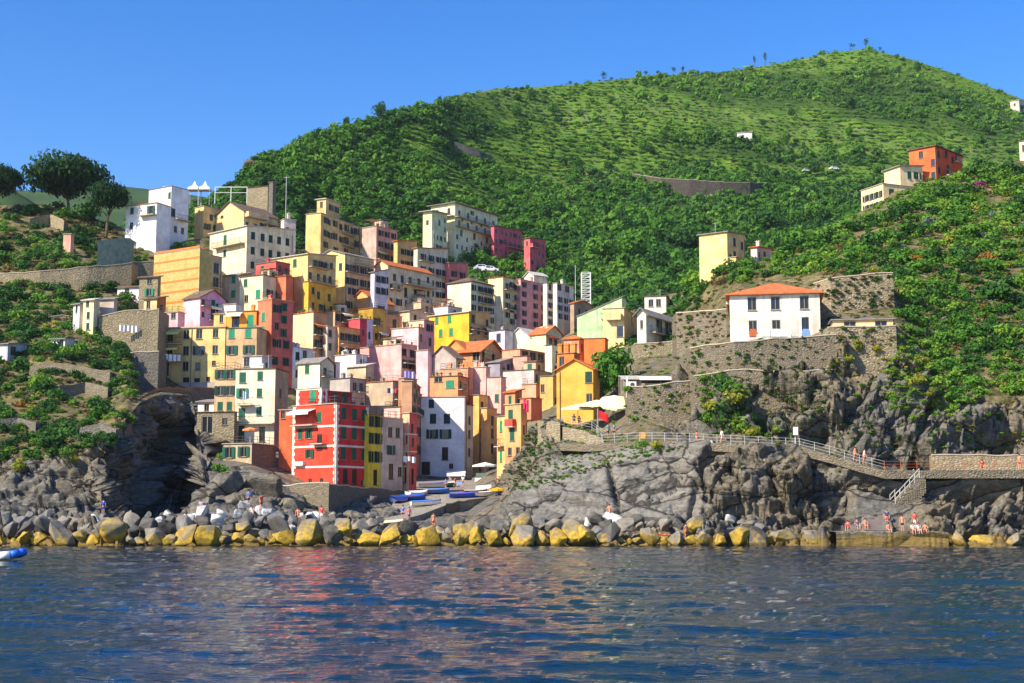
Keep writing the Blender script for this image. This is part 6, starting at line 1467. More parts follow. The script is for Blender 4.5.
for i, (x, y, hp, wp, wh) in enumerate([(380,117,18,20,'bushy dark pine on the left shoulder of the mountain'), (603,82,14,9,'small pine on the ridge, left of the middle gap'), (612,81,7,7,'low pine on the ridge beside a small pine'), (646,75,7,8,'short pine on the long ridge, first of a row'), (658,75,7,8,'short pine on the long ridge, second of a row'),
    (673,73,9,7,'rounded pine in the middle of the long ridge'), (683,73,10,6,'thin pine in the middle of the long ridge'), (700,71,15,9,'tallest pine of the long ridge'), (755,66,13,6,'thin bare pine where the ridge starts to climb'), (765,65,17,5,'thin tall pine where the ridge starts to climb'),
    (822,52,10,12,'flat-crowned pine just left of the summit'), (845,48,11,8,'pine left of the highest point'), (853,48,8,9,'low pine beside the highest point'), (866,48,13,8,'tall pine right at the highest point'), (880,50,6,6,'last tiny pine right of the summit'),
    (318,134,9,12,'bushy tree on the left skyline'), (346,124,10,12,'rounded tree on the left skyline'), (440,102,9,8,'small tree on the skyline left of the hump'), (570,85,7,7,'tiny tree in the dip of the skyline')]):
    tree(x, y+2.5, hp, wp, 'thin' if wp < 11 else 'oak', wh, 'trees on the skyline', .5 if wp < 11 else .2, .6, BM)
for i in range(64):
    x = rnd.uniform(255, 1010); y0 = float(np.interp(x, skx, sky_y)); y = y0+12+rnd.random()*(250-y0)
    if y > 300: continue
    k_ = 'oak' if rnd.random() < .62 else 'green'; tone = 'dark' if k_ == 'oak' else 'lighter green'
    zone = 'on the left flank of the mountain' if x < 430 else 'in the middle of the mountainside' if x < 640 else 'on the mountainside under the summit' if x < 860 else 'on the right flank of the mountain'
    lab = f'{tone} rounded tree standing among the scrub {zone}'
    hp = rnd.uniform(10, 19)*np.interp(y, [60, 250], [.75, 1.2]); tree(x, y, hp, hp*rnd.uniform(.95, 1.3), k_, lab, lab, .22, .7, BM)
for x, y, hp, wp, k_, lab in [(545,262,20,26,'green','big round tree right of the raspberry pink houses'), (600,262,26,34,'green','broad tree in the valley above the light green house'), (632,262,28,36,'green','broadest round tree in the valley'), (660,276,24,30,'oak','dark valley tree left of the yellow hillside house'),
    (570,285,18,22,'oak','dark tree behind the white lattice mast'), (683,250,22,26,'oak','dark tree above and left of the yellow hillside house'), (480,268,16,22,'green','green tree under the apartment building'), (440,255,16,20,'oak','dark tree left of the apartment building terrace'), (325,240,16,18,'oak','dark tree left of the tower house'),
    (770,232,22,32,'oak','dark tree above the small pink cottage'), (815,225,20,28,'green','green tree on the brow left of the long cream house'), (614,399,48,50,'green','bushy tree right of the golden yellow house')]:
    tree(x, y, hp*1.2, wp*1.3, k_, lab, None, .2, .8)
# ---------------------------------------------------------------- people
def skin_mesh(name, joints, edges, root, sub=1):
    """joints: {name: ((x,y,z), radius)}"""
    ks = list(joints); me = bpy.data.meshes.new(name); me.from_pydata([joints[k][0] for k in ks], [(ks.index(a), ks.index(b)) for a, b in edges], [])
    o = bpy.data.objects.new(name, me); COL.objects.link(o)
    md = o.modifiers.new('skin', 'SKIN'); md.use_smooth_shade = True
    for i, k in enumerate(ks):
        sv = me.skin_vertices[0].data[i]; r = joints[k][1]; sv.radius = (r, r) if not isinstance(r, tuple) else r; sv.use_root = (k == root)
    sm = o.modifiers.new('sub', 'SUBSURF'); sm.levels = sub; sm.render_levels = sub
    bpy.context.view_layer.update(); dg = bpy.context.evaluated_depsgraph_get()
    out = bpy.data.meshes.new_from_object(o.evaluated_get(dg)); out.name = name
    bpy.data.objects.remove(o); bpy.data.meshes.remove(me); return out
def pose(kind):
    """joints of a 1.72 m body facing -y, standing or seated at z = 0"""
    J = {}
    def put(k, x, y, z, r): J[k] = ((x, y, z), r)
    if kind in ('stand', 'walk'):
        b = 0.0; hz = .92
    elif kind == 'sit': hz = .10
    else: hz = .12
    if kind == 'lie':
        put('pelvis', 0, 0, hz, .125); put('waist', -.2, 0, hz+.03, .115); put('chest', -.42, 0, hz+.09, .14); put('neck', -.60, 0, hz+.14, .05); put('head', -.73, 0, hz+.2, .095); put('crown', -.82, 0, hz+.24, .075)
        for s, n in ((-1, 'l'), (1, 'r')):
            put('sh'+n, -.5, s*.18, hz+.1, .06); put('el'+n, -.3, s*.33, hz-.02, .042); put('wr'+n, -.06, s*.3, hz-.04, .03); put('ha'+n, .04, s*.28, hz-.04, .035)
            put('hip'+n, .06, s*.09, hz, .085); put('kn'+n, .46, s*.13, hz+(.2 if s > 0 else 0), .06); put('an'+n, .86, s*.12, hz-.05, .04); put('to'+n, .96, s*.12, hz+.04, .03)
    else:
        lean = .05 if kind != 'sit' else .08
        put('pelvis', 0, 0, hz, .13); put('waist', 0, .01, hz+.2, .115); put('chest', 0, .0-lean*.4, hz+.42, .145); put('neck', 0, -.01-lean*.6, hz+.60, .052); put('head', 0, -.03-lean*.8, hz+.70, .092); put('crown', 0, -.02-lean*.8, hz+.79, .078)
        for s, n in ((-1, 'l'), (1, 'r')):
            sw = (.16*s if kind == 'walk' else .0)
            put('sh'+n, s*.19, -lean*.4, hz+.52, .058)
            if kind == 'sit':
                put('el'+n, s*.27, -.06, hz+.26, .042); put('wr'+n, s*.2, -.26, hz+.22, .03); put('ha'+n, s*.18, -.34, hz+.2, .034)
                put('hip'+n, s*.1, -.04, hz, .088); put('kn'+n, s*.13, -.42, hz+.12, .06); put('an'+n, s*.13, -.50, hz-.30, .04); put('to'+n, s*.14, -.64, hz-.34, .032)
            else:
                put('el'+n, s*.26, .03+sw*.6, hz+.25, .042); put('wr'+n, s*.28, -.04+sw*1.2, hz+.02, .03); put('ha'+n, s*.28, -.06+sw*1.3, hz-.07, .034)
                put('hip'+n, s*.09, 0, hz-.03, .09); put('kn'+n, s*.1, -.02-sw*.9, .48, .06); put('an'+n, s*.1, .01-sw*1.1, .08, .04); put('to'+n, s*.11, -.13-sw*1.1, .03, .034)
    E = [('pelvis', 'waist'), ('waist', 'chest'), ('chest', 'neck'), ('neck', 'head'), ('head', 'crown')]
    for n in 'lr': E += [('chest', 'sh'+n), ('sh'+n, 'el'+n), ('el'+n, 'wr'+n), ('wr'+n, 'ha'+n), ('pelvis', 'hip'+n), ('hip'+n, 'kn'+n), ('kn'+n, 'an'+n), ('an'+n, 'to'+n)]
    return J, E
PMS = {}
M['skin'] = plain('d79a78', .6, .9); M['hair'] = plain('2c2018', .8); M['hair_grey'] = plain('9c9488', .8)
def person_meshes(kind):
    if kind in PMS: return PMS[kind]
    J, E = pose(kind); body = skin_mesh('body', J, E, 'pelvis')
    # fingers, nose and ears joined into the same mesh
    bm = bmesh.new(); bm.from_mesh(body)
    def tube(a, b, r):
        m = MB(); m.tube(a, b, r, r*.7, 5); vs = [bm.verts.new(v) for v in m.v]
        for f in m.f: bm.faces.new([vs[i] for i in f])
    hd = Vector(J['head'][0]); fw = Vector((0, -1, 0)) if kind != 'lie' else Vector((.35, 0, .9)).normalized(); sd_ = Vector((1, 0, 0)) if kind != 'lie' else Vector((0, 1, 0))
    tube(hd+fw*.08, hd+fw*.115, .018)
    for s in (-1, 1): tube(hd+sd_*s*.08, hd+sd_*s*.1, .028)
    for n, s in (('l', -1), ('r', 1)):
        h0 = Vector(J['ha'+n][0]); d = (h0-Vector(J['wr'+n][0])).normalized(); w = d.cross(Vector((1, 0, 0)) if abs(d.x) < .8 else Vector((0, 1, 0))).normalized()
        for k in range(4): a = h0+w*(k-1.5)*.02; tube(a, a+d*(.085, .1, .095, .075)[k]+w*(k-1.5)*.006, .009)
        a = h0-d*.03; tube(a, a+d*.06-w*.055, .011)
    bm.to_mesh(body); bm.free(); body.materials.append(M['skin'])
    g = lambda k, r: (J[k][0], r)
    sj = {'pelvis': g('pelvis', .138), 'waist': g('waist', .135), 'chest': g('chest', .165), 'shl': g('shl', .085), 'shr': g('shr', .085)}
    for n in 'lr': sj['el'+n] = (tuple(Vector(J['sh'+n][0]).lerp(Vector(J['el'+n][0]), .6)), .065)
    shirt = skin_mesh('shirt', sj, [('pelvis', 'waist'), ('waist', 'chest'), ('chest', 'shl'), ('chest', 'shr'), ('shl', 'ell'), ('shr', 'elr')], 'pelvis')
    hj = {'waist': (tuple(Vector(J['pelvis'][0]).lerp(Vector(J['waist'][0]), .25)), .135), 'pelvis': g('pelvis', .148)}
    for n in 'lr': hj['hip'+n] = g('hip'+n, .105); hj['kn'+n] = (tuple(Vector(J['hip'+n][0]).lerp(Vector(J['kn'+n][0]), .7)), .085)
    shorts = skin_mesh('shorts', hj, [('waist', 'pelvis'), ('pelvis', 'hipl'), ('pelvis', 'hipr'), ('hipl', 'knl'), ('hipr', 'knr')], 'pelvis')
    m = MB(); c = hd-fw*.012+(Vector(J['crown'][0])-hd)*.35; up = (Vector(J['crown'][0])-hd).normalized(); rt = sd_; bk = -fw
    n1, n2 = 6, 12
    for i in range(n1+1):
        ph = i/n1*math.pi*.58
        for k in range(n2): t = 2*math.pi*k/n2; m.v.append(tuple(c+up*.118*math.cos(ph)+(rt*math.cos(t)*.102+bk*math.sin(t)*.112)*math.sin(ph)+bk*.012))
    for i in range(n1):
        for k in range(n2): m.f.append((i*n2+k, i*n2+(k+1) % n2, (i+1)*n2+(k+1) % n2, (i+1)*n2+k)); m.m.append(0)
    hair = m.mesh('hair', M['hair'], True)
    for q in (shirt, shorts): q.materials.append(M['skin'])
    PMS[kind] = (body, shirt, shorts, hair); return PMS[kind]
def person(px, py, Y, kind, face, top, bottom, label, hair='hair', sc=1.0, tree=None):
    if Y is None:
        loc, nn = hit(px, py); loc = loc
    else: loc = at(px, py, Y)
    b, s, h, hr = person_meshes(kind); r = link('person', b, None, loc, math.radians(face), (sc, sc, sc)); tag(r, label, 'person')
    if top: o = link('shirt', s, r); o.material_slots[0].link = 'OBJECT'; o.material_slots[0].material = plain(top, .8)
    if bottom: o = link('shorts', h, r); o.material_slots[0].link = 'OBJECT'; o.material_slots[0].material = plain(bottom, .8)
    o = link('hair', hr, r); o.material_slots[0].link = 'OBJECT'; o.material_slots[0].material = M[hair]
    return r
for a in [
 (248.5,506,158.2,'stand',20,'5a8fe0','27304a','person in a bright blue shirt standing on the pale rocks below the stone houses'),
 (201,508,158.2,'sit',-30,'8f9be0','3a3a4a','person in a lilac-blue top sitting on a pale rock by the shaded cove'),
 (261,510,158,'stand',60,'d84a3a','7a2f2a','person in red standing beside the one in bright blue'),
 (252,514,157,'sit',10,'f0f0f0','f0f0f0','person in white sitting low on the pale rocks'),
 (298,516,156.5,'sit',-10,None,'c43a4a','sunbather in pink-red trunks sitting left of the quay wall corner'),
 (303,519,156,'lie',30,None,'e0484a','sunbather lying on the rocks in front of the quay wall'),
 (321.5,522,155.5,'stand',-15,'e04a48','f0e8e0','person in a red top and white trousers standing before the quay wall'),
 (103,515,158,'stand',180,'2a4cae','2a4cae','person all in deep blue standing on the left rocks'),
 (561.5,527,154.5,'sit',10,None,'c83c34','sunbather in red trunks sitting under the left of the cliff slab'),
 (609.5,512.5,156.3,'sit',-20,None,'d88a3a','sunbather in orange trunks sitting on a white boulder'),
 (664,536,151.8,'lie',20,'d8484a','e0504a','person in red lying over the yellow boulders'),
 (686,540,151,'stand',40,None,'c8603a','shirtless person standing at the water edge under the dark cliff'),
 (696.5,446,163.2,'stand',90,'e05a4a','7a3a3a','person in coral red walking on the sea path by the first railing posts'),
 (722,444.5,162.5,'walk',-80,'f2f0ee','c8c4bc','person in white walking on the middle of the sea path'),
 (855,462.5,158,'walk',80,'e88a78','b04a40','person in salmon clothes where the sea path starts to slope'),
 (864.5,464.5,157.8,'walk',80,'f2d8d4','d05a50','person in pale pink just right of the one in salmon on the sea path'),
 (982,468,156.6,'sit',20,'e02a24','a02420','person in bright red sitting by the rusty railing'),
 (1020,470,157,'stand',-60,'d88a6a','8a4a3a','person at the far right end of the rusty railing'),
 (855,511,155,'sit',-20,'7ad0dc','e0a080','person in turquoise sitting on the rocks above the bathing steps'),
 (873,509,155.5,'sit',0,'9ac83a','4a5a2a','person in lime green sitting high on the bathing steps'),
 (880,509,155.6,'sit',15,'4a5ad0','2a3a8a','person in royal blue sitting high on the bathing steps'),
 (848,529,151,'sit',-30,'d84a5a','3a4a8a','person in crimson sitting at the left end of the bathing landing'),
 (857,527,151.6,'sit',10,'6a6aa8','4a4a6a','person in dull violet sitting at the foot of the bathing steps'),
 (865.5,527,151.4,'sit',0,None,'d86048','sunbather in orange-red trunks at the foot of the bathing steps'),
 (887,526,152.4,'stand',0,'3a4a7a','d84a4a','person in a navy top standing on the bathing landing'),
 (888.5,531.5,150.4,'sit',10,None,'5a5a6a','sunbather in grey trunks sitting on the landing in front of the navy top'),
 (902.5,531.5,151,'stand',-15,None,'22262e','shirtless person in black shorts standing on the bathing landing'),
 (913,531.5,149.6,'sit',0,'e8e4e4','d84a4a','person in white and red dangling legs over the landing edge'),
 (918.5,531.5,149.6,'sit',10,'f4f4f0','e8e4e0','person all in white dangling legs over the landing edge'),
 (915,529,151,'stand',0,'d85048','e0d8d0','person in a red shirt standing behind the ones dangling their legs'),
 (925.5,531.5,150.6,'sit',-20,None,'d85a48','sunbather in coral trunks at the right end of the landing'),
 (409,522,168.5,'stand',30,'e08a8a','4a5aa0','person in a pink top standing low on the boat ramp'),
 (403,520,169.5,'stand',-40,'3a6ad8','2a3a6a','person in blue standing at the left edge of the boat ramp'),
 (433.5,529,153.5,'stand',10,None,'a83a30','shirtless person in dark red trunks standing behind the tall yellow boulder'),
 (455,489,213,'walk',60,'d85a4a','3a3a4a','person in orange-red walking across the top of the boat ramp'),
 (463,487,218,'stand',0,'e8e4e0','4a6aa8','person in white and blue at the top of the boat ramp'),
 (446,490,212,'walk',-60,'5a7ac0','2a2a3a','person in mid blue walking on the top of the boat ramp'),
 (497.5,503,190.5,'stand',20,'6a8ae0','e8e8f0','person in light blue under the orange parasol'),
 (608,438,173,'stand',30,'5ab0a8','3a5a6a','person in teal by the flagpole on the sea terrace'),
 (614,438,172.5,'stand',-30,'5a6a8a','3a3a4a','person in slate blue by the flagpole on the sea terrace'),
 (574,421,187,'sit',0,'e8e4e4','6a6a7a','guest in white sitting at the cafe under the parasols'),
 (579,423,186,'sit',30,'4a5a7a','3a3a4a','guest in dark blue sitting at the cafe under the parasols'),
 ]:
    person(*a)
# ---------------------------------------------------------------- parasols, flag, awnings
def parasol(px, py_base, Y, hh, R, col, label, group=None, tilt=0):
    loc = at(px, py_base, Y); r = empty('parasol', loc); tag(r, label, 'parasol', group); m = MB(); m.tube((0, 0, -.3), (0, 0, hh), .05, n=6); m.build('pole', M['steel'], r)
    m = MB(); n = 8; top = (0, 0, hh+.05); c0 = []
    for k in range(n):
        t = 2*math.pi*k/n; c0.append((R*math.cos(t), R*math.sin(t), hh-.22*R))
    for k in range(n):
        a, b = c0[k], c0[(k+1) % n]; m.tri(a, b, top); m.tri((a[0], a[1], a[2]-.03), top, (b[0], b[1], b[2]-.03)); m.quad((a[0], a[1], a[2]-.25), (b[0], b[1], b[2]-.25), b, a)
    o = m.build('canopy', plain(col, .8), r); o.rotation_euler = (math.radians(tilt), 0, 0); return r
parasol(578, 422, 186, 2.3, 2.2, 'f2dcae', 'cream parasol low at the left of the cafe terrace', tilt=4)
parasol(597, 421, 184, 2.7, 2.5, 'f4dfb4', 'cream parasol in the middle of the cafe terrace', tilt=6)
parasol(615, 420, 183, 3.0, 2.3, 'f6e2b0', 'cream parasol tilted toward the sea at the right of the cafe terrace', tilt=28)
parasol(485, 481, 224, 2.9, 2.0, 'f2efe8', 'big white parasol at the head of the harbour')
parasol(497.5, 505, 190, 2.3, 1.1, 'f0a020', 'orange parasol at the edge of the boat ramp')
parasol(250, 446, 200, 2.6, 1.1, 'e8925a', 'faded orange parasol on the terrace of the tall cream house')
def flag():
    loc = at(598, 436, 175); r = empty('flagpole', loc); tag(r, 'pole with a red flag flying over the sea terrace', 'flag'); m = MB(); m.tube((0, 0, 0), (0, 0, 3.4), .04, n=6); m.build('pole', M['steel'], r)
    m = MB(); n = 8
    for side in (0, .03):
        for k in range(n):
            x0, x1 = k*.16, (k+1)*.16; f = lambda x: (.08*math.sin(x*5)+side, -x*.55)
            (ya, za), (yb, zb) = f(x0), f(x1); q = [(x0, ya, 2.3+za), (x1, yb, 2.3+zb), (x1, yb, 3.3+zb), (x0, ya, 3.3+za)]; m.quad(*(q if not side else q[::-1]))
    m.build('flag_cloth', plain('e02424', .8), r)
flag()
def shelter(label, px0, px1, pyt, pyb, Y, col, dep=4.0, name='shelter', valance=.35, drop=.5, wallm='concrete'):
    a = at(px0, pyb, Y); b = at(px1, pyb, Y); z1 = at_z(a, pyt)-a.z; W = b.x-a.x; r = empty(name, a); tag(r, label, 'shelter'); n = max(2, round(W/2.4)); m = MB()
    for k in range(n+1):
        for y in (0, dep): m.tube((W*k/n, y, -.6), (W*k/n, y, z1-drop*(1-y/dep)), .06, n=5)
    for y in (0, dep): m.tube((0, y, z1-drop*(1-y/dep)-.03), (W, y, z1-drop*(1-y/dep)-.03), .05, n=5)
    for x in (0, W): m.tube((x, 0, z1-drop-.03), (x, dep, z1-.03), .05, n=5)
    m.build('frame', M['iron'], r); m = MB()
    m.hexa([(-.2, -.2, z1-drop), (W+.2, -.2, z1-drop), (W+.2, dep, z1), (-.2, dep, z1)], [(-.2, -.2, z1-drop+.08), (W+.2, -.2, z1-drop+.08), (W+.2, dep, z1+.08), (-.2, dep, z1+.08)])
    m.box(-.2, W+.2, -.24, -.203, z1-drop-valance, z1-drop+.07); m.build('awning', plain(col, .8), r)
    m = MB(); m.box(-.1, W+.1, dep+.02, dep+.2, -.8, z1); m.build('back_wall', M[wallm], r); m = MB(); m.box(0, W, .5, .9, -.6, .9 if z1 > 1.6 else .4); m.build('counter', M[wallm], r); return r
shelter('long white awning of the terrace bar over the rubble wall', 641, 681, 373.5, 386, 180, 'f2efe6')
shelter('second, shorter white awning right of the long one at the terrace bar', 682.5, 700, 371, 381, 180.5, 'e8e4dc')
shelter('grey flat canopy left of the long white awning', 622, 640, 373, 386, 181, 'b8b4ac')
shelter('small weathered hut with a pale roof right of the terrace bar', 701, 722, 366, 384, 176.5, 'd8d2c4', dep=3)
shelter('blue and white awning of a market stall at the harbour head', 440, 461, 482, 492, 220, '7a9ad8')
shelter('white awning of a boat stall on the right of the harbour', 477, 498, 484.5, 495, 208, 'eee8d8')
shelter('pale awning in front of the white harbour house', 448, 464, 471, 479, 229, 'dfe2ee', dep=2.5)
shelter('green shaded stall awning in the alley mouth', 477, 492, 473, 482, 229, '5a7068', dep=2.5)
shelter('white kiosk roof beside the alley house', 476, 488, 478, 486, 226, 'e8eef4', dep=2)
def lifebuoy():
    r = empty('lifebuoy', at(715, 362, 175.5)); tag(r, 'big orange ring leaning on the hut roof by the terrace bar', 'ring'); m = MB(); n = 24; R = .85; q = []
    for k in range(n): t = 2*math.pi*k/n; q.append(Vector((R*math.cos(t), 0, R*math.sin(t)+.3)))
    for k in range(n): m.tube(q[k], q[(k+1) % n], .14, n=6, caps=False)
    m.build('ring_tube', plain('e8761c', .6), r)
lifebuoy()
for px, lab in ((194.5, 'left peak of two white marquee tents above the village'), (205, 'right peak of two white marquee tents above the village')):
    loc = at(px, 194, 322); r = empty('marquee_tent', loc); tag(r, lab, 'tent', 'white marquee tents'); m = MB(); w = 1.35
    q = [(-w, -w, 1.2), (w, -w, 1.2), (w, w, 1.2), (-w, w, 1.2)]; mid = [(x*.35, y*.35, 1.9) for x, y, z in q]
    for k in range(4): a, b, c, d = q[k], q[(k+1) % 4], mid[(k+1) % 4], mid[k]; m.quad(a, b, c, d); m.tri(d, c, (0, 0, 3.1)); m.quad((a[0], a[1], .8), (b[0], b[1], .8), b, a)
    m.build('canopy', plain('f6f6f4', .7), r); m = MB()
    for x, y, z in q: m.tube((x*.97, y*.97, -3), (x*.97, y*.97, 1.2), .05, n=5)
    m.build('poles', M['steel'], r)
# scaffold on the beige house
def scaffold():
    h = HS['scaffhouse']; r = empty('scaffolding', h.ctr.copy(), -h.a); tag(r, 'yellow netted scaffolding with orange boards on the beige house', 'scaffolding'); m = MB(); o = 1.1; nm = MB(); bd = MB()
    x0, x1, y0 = h.x0-.5, h.x1+o, h.y0-o; ztop = h.h+.6; nx = 5
    for k in range(nx+1):
        x = x0+(x1-x0)*k/nx
        for y in (y0, y0+.8): m.tube((x, y, 0), (x, y, ztop), .05, n=5)
    for z in [h.h-9.3+2.0*i for i in range(6)]:
        m.tube((x0, y0, z), (x1, y0, z), .04, n=4); bd.box(x0, x1, y0+.05, y0+.75, z, z+.08); bd.box(x0, x1, y0-.09, y0-.06, z+.1, z+.42)
        bd.box(x1-.75, x1-.05, h.y0, h.y0+2.2, z, z+.08)
    nm.box(x0, x1, y0-.045, y0-.03, .5, ztop); nm.box(x1+.03, x1+.045, y0, h.y0+2.2, .5, ztop)
    m.build('poles', M['steel'], r); bd.build('boards', plain('d8783c', .8), r)
    n = NT('scaffold_netting'); p = n.pos(); col = n.ramp(n.noise(p, 1.2, 5), [(.3, (.50, .38, .10)), (.7, (.66, .55, .24))]); n.out(col, .8, .1)
    tr = n.new('ShaderNodeBsdfTransparent'); mx = n.new('ShaderNodeMixShader'); mx.inputs[0].default_value = .3; n.l(n.b.outputs[0], mx.inputs[1]); n.l(tr.outputs[0], mx.inputs[2]); n.l(mx.outputs[0], n.n['Material Output'].inputs['Surface'])
    nm.build('netting', n.mat, r)
scaffold()
# masts, poles, lattice tower, castle railing
def lattice():
    b = at(586, 303, 352); r = empty('lattice_mast', b); tag(r, 'white lattice mast behind the tall lilac house', 'mast'); m = MB(); hh = at_z(b, 273)-b.z; w = 1.1
    for sx in (-1, 1):
        for sy in (-1, 1): m.tube((sx*w, sy*w, -2), (sx*w, sy*w, hh), .12, n=4)
    for k in range(9):
        z = hh*k/8
        for s in (-1, 1): m.tube((-w, s*w, z), (w, s*w, z), .08, n=4); m.tube((s*w, -w, z), (s*w, w, z), .08, n=4)
        if k < 8: m.tube((-w, -w, z), (w, -w, z+hh/8), .06, n=4)
    m.build('lattice', plain('e4e6e8', .5), r)
lattice()
def pole(px, pyb, pyt, Y, label, arm=True):
    b = at(px, pyb, Y); hh = at_z(b, pyt)-b.z; r = empty('utility_pole', b); tag(r, label, 'pole'); m = MB(); m.tube((0, 0, -3), (0, 0, hh), .11, .07, 6)
    if arm: m.tube((-.7, 0, hh-.4), (.7, 0, hh-.4), .05, n=4)
    m.build('mast', M['steel'], r)
pole(575.5, 300, 265, 352, 'thin grey pole left of the white lattice mast', False); pole(285.5, 226, 176, 345, 'tall thin aerial pole beside the castle')
pole(433, 256, 230, 360, 'pole on the slope left of the apartment building', False); pole(795.5, 447, 427, 161.5, 'pole with a small blue and white sign on the sea path', False); pole(641, 446, 432, 169, 'short pole with an orange sign at the start of the sea path', False)
def signb(px, py, Y, w, h, col, label):
    b = at(px, py, Y); r = empty('sign', b); tag(r, label, 'sign'); m = MB(); m.box(-w/2, w/2, -.05, 0, -h/2, h/2); m.build('panel', plain(col, .6), r); m = MB(); m.box(-w/2-.04, w/2+.04, -.02, .03, -h/2-.04, h/2+.04); m.build('frame', M['frame_dark'], r)
signb(795.5, 431, 161.3, .55, .9, 'dfe4ea', 'small white sign high on the pole beside the sea path'); signb(643, 435.5, 168.8, .6, .7, 'e8a048', 'small orange sign at the start of the sea path')
signb(708, 444, 162.0, 1.0, .8, 'e8e6e0', 'white panel hung on the sea path railing')
r_ = empty('roof_frame', at(215, 197, 320)); tag(r_, 'white pipe railing between the marquee tents and the castle', 'railing'); m = MB(); W_ = at(247, 197, 320).x-at(215, 197, 320).x
for k in range(3): m.tube((W_*k/2, 0, -1.5), (W_*k/2, 0, 2.3), .09, n=5)
m.tube((0, 0, 2.3), (W_, 0, 2.3), .09, n=5); m.tube((0, 0, 1.0), (W_, 0, 1.0), .06, n=5); m.build('pipe_frame', plain('e8eaee', .5), r_)
# ---------------------------------------------------------------- laundry
def laundry(px0, px1, py, Y, cols, label, hmax=1.0):
    a = at(px0, py, Y); b = at(px1, py+1, Y+(px1-px0)*.05); r = empty('laundry_line', a); tag(r, label, 'laundry'); m = MB(); m.tube((0, 0, 0), b-a, .015, n=4); m.build('line', M['iron'], r); n = len(cols); d = b-a
    for k, c in enumerate(cols):
        q = d*((k+.1)/n); w = d*((k+.9)/n); hh = hmax*rnd.uniform(.7, 1.1); m = MB(); z = Vector((0, -.04, -hh)); s = Vector((0, .03, 0)); mid = (q+w)/2+Vector((0, -.1, 0))
        for A, B in ((q, mid), (mid, w)):
            m.quad(A+z, B+z, B, A); m.quad(A+s, B+s, B+z+s, A+z+s)
        m.build('cloth', plain(c, .9), r)
W_ = 'f2f0f0'
laundry(119, 139, 325, 229.5, ['e8ecf4', 'b8c4e8', 'f2f2f2', 'dde4f4', 'f4f4f4'], 'white and pale blue sheets drying on the tan wall left of the pink houses', 1.3)
laundry(330, 358, 321, 283.5, ['e878c0', W_, '4a5a8a', '3aa8a0', '8a4a8a', W_, '4a6ac8'], 'row of colourful washing above the orange row house', 1.2)
laundry(404, 415, 371, 243, ['b0a8f0', '8a84d8', 'c8c0f4'], 'lilac sheets drying beside the lower rose pink house', 2.3)
laundry(402, 412, 384, 240, [W_, 'e0e0e4', W_], 'white washing on the balcony under the lilac sheets', 1.6)
laundry(164, 181, 354, 233.5, [W_, 'e6e6ec', 'f4f4f4', 'd8dce6'], 'white washing over the lower balcony of the long yellow house', 1.2)
laundry(411, 419, 267, 306, ['b8a8e8', 'a89ce0'], 'lilac cloths on the terrace of the cream house with the orange roof', 1.5)
laundry(523, 529, 399, 198, ['e83a5a', 'd82a6a'], 'bright pink-red cloth hanging on the salmon house', 1.7)
laundry(243, 247, 391, 204.7, ['7ae0e4', 'e8f4f4'], 'turquoise towel and white towel on the tall cream house', 1.3)
laundry(403, 416, 456, 200.5, [W_, 'f0c8c0', W_], 'white washing on the slim peach and red house', .9)
laundry(514, 527, 327, 332, ['7a9ae0', 'c8d4f0', '5a7ac8'], 'blue tarpaulin and sheets at the foot of the tall pink house', 1.4)
laundry(387, 398, 388, 237, ['3a3a6a', W_, 'c84a5a'], 'mixed washing on the planted roof terrace', .9)
laundry(27, 42, 352, 222, ['5aa0e0', W_, 'e08a5a', '3a5a9a'], 'mixed washing beside the grey-blue hut on the left', 1.2)
# ---------------------------------------------------------------- boats
def rowboat(loc, rz, hull, cover, label, L_=4.2, roll=0):
    r = empty('rowing_boat', loc, rz); r.rotation_euler = (math.radians(roll), 0, rz); tag(r, label, 'boat', None); st = []
    for k in range(9):
        t = k/8; x = (t-.5)*L_; w = .78*math.sin(math.pi*min(1, .28+t*.55 if t < .5 else .28+.5*.55+(t-.5)*.9*1.0)) if t < .98 else .03; w = .78*(1-max(0, (t-.45)/.55)**2.2)*(.8+.2*min(1, t*4)); w = max(w, .03)
        sh = .55+.25*t*t; st.append([(x, -w, sh), (x, -w*.75, .16+.1*t), (x, 0, .02+.12*t*t), (x, w*.75, .16+.1*t), (x, w, sh)])
    m = MB(); v = [q for s in st for q in s]; f = []
    for k in range(8):
        for j in range(4): f.append((k*5+j, k*5+j+1, k*5+j+6, k*5+j+5))
    f.append((0, 1, 2, 3, 4)); m.add(v, f); m.build('hull', plain(hull, .5), r, True); c = MB(); vv = []; ff = []
    for k, s in enumerate(st): vv += [s[0], (s[0][0], 0, s[0][2]+.14), s[4]]
    for k in range(8):
        for j in range(2): ff.append((k*3+j, k*3+3+j, k*3+4+j, k*3+1+j))
    c.add([(a, b*.93, z+.02) for a, b, z in vv], ff); c.build('cover', plain(cover, .7), r); g = MB()
    for i in (0, 4): g.path([s[i] for s in st], .05, 5)
    g.build('gunwale', M['wood'], r)
def on_ramp(px, py):
    d = Vector(ray(px, py)).normalized(); loc = BR.ray_cast(EYE, d)[0]
    return loc if loc is not None else hit(px, py)[0]
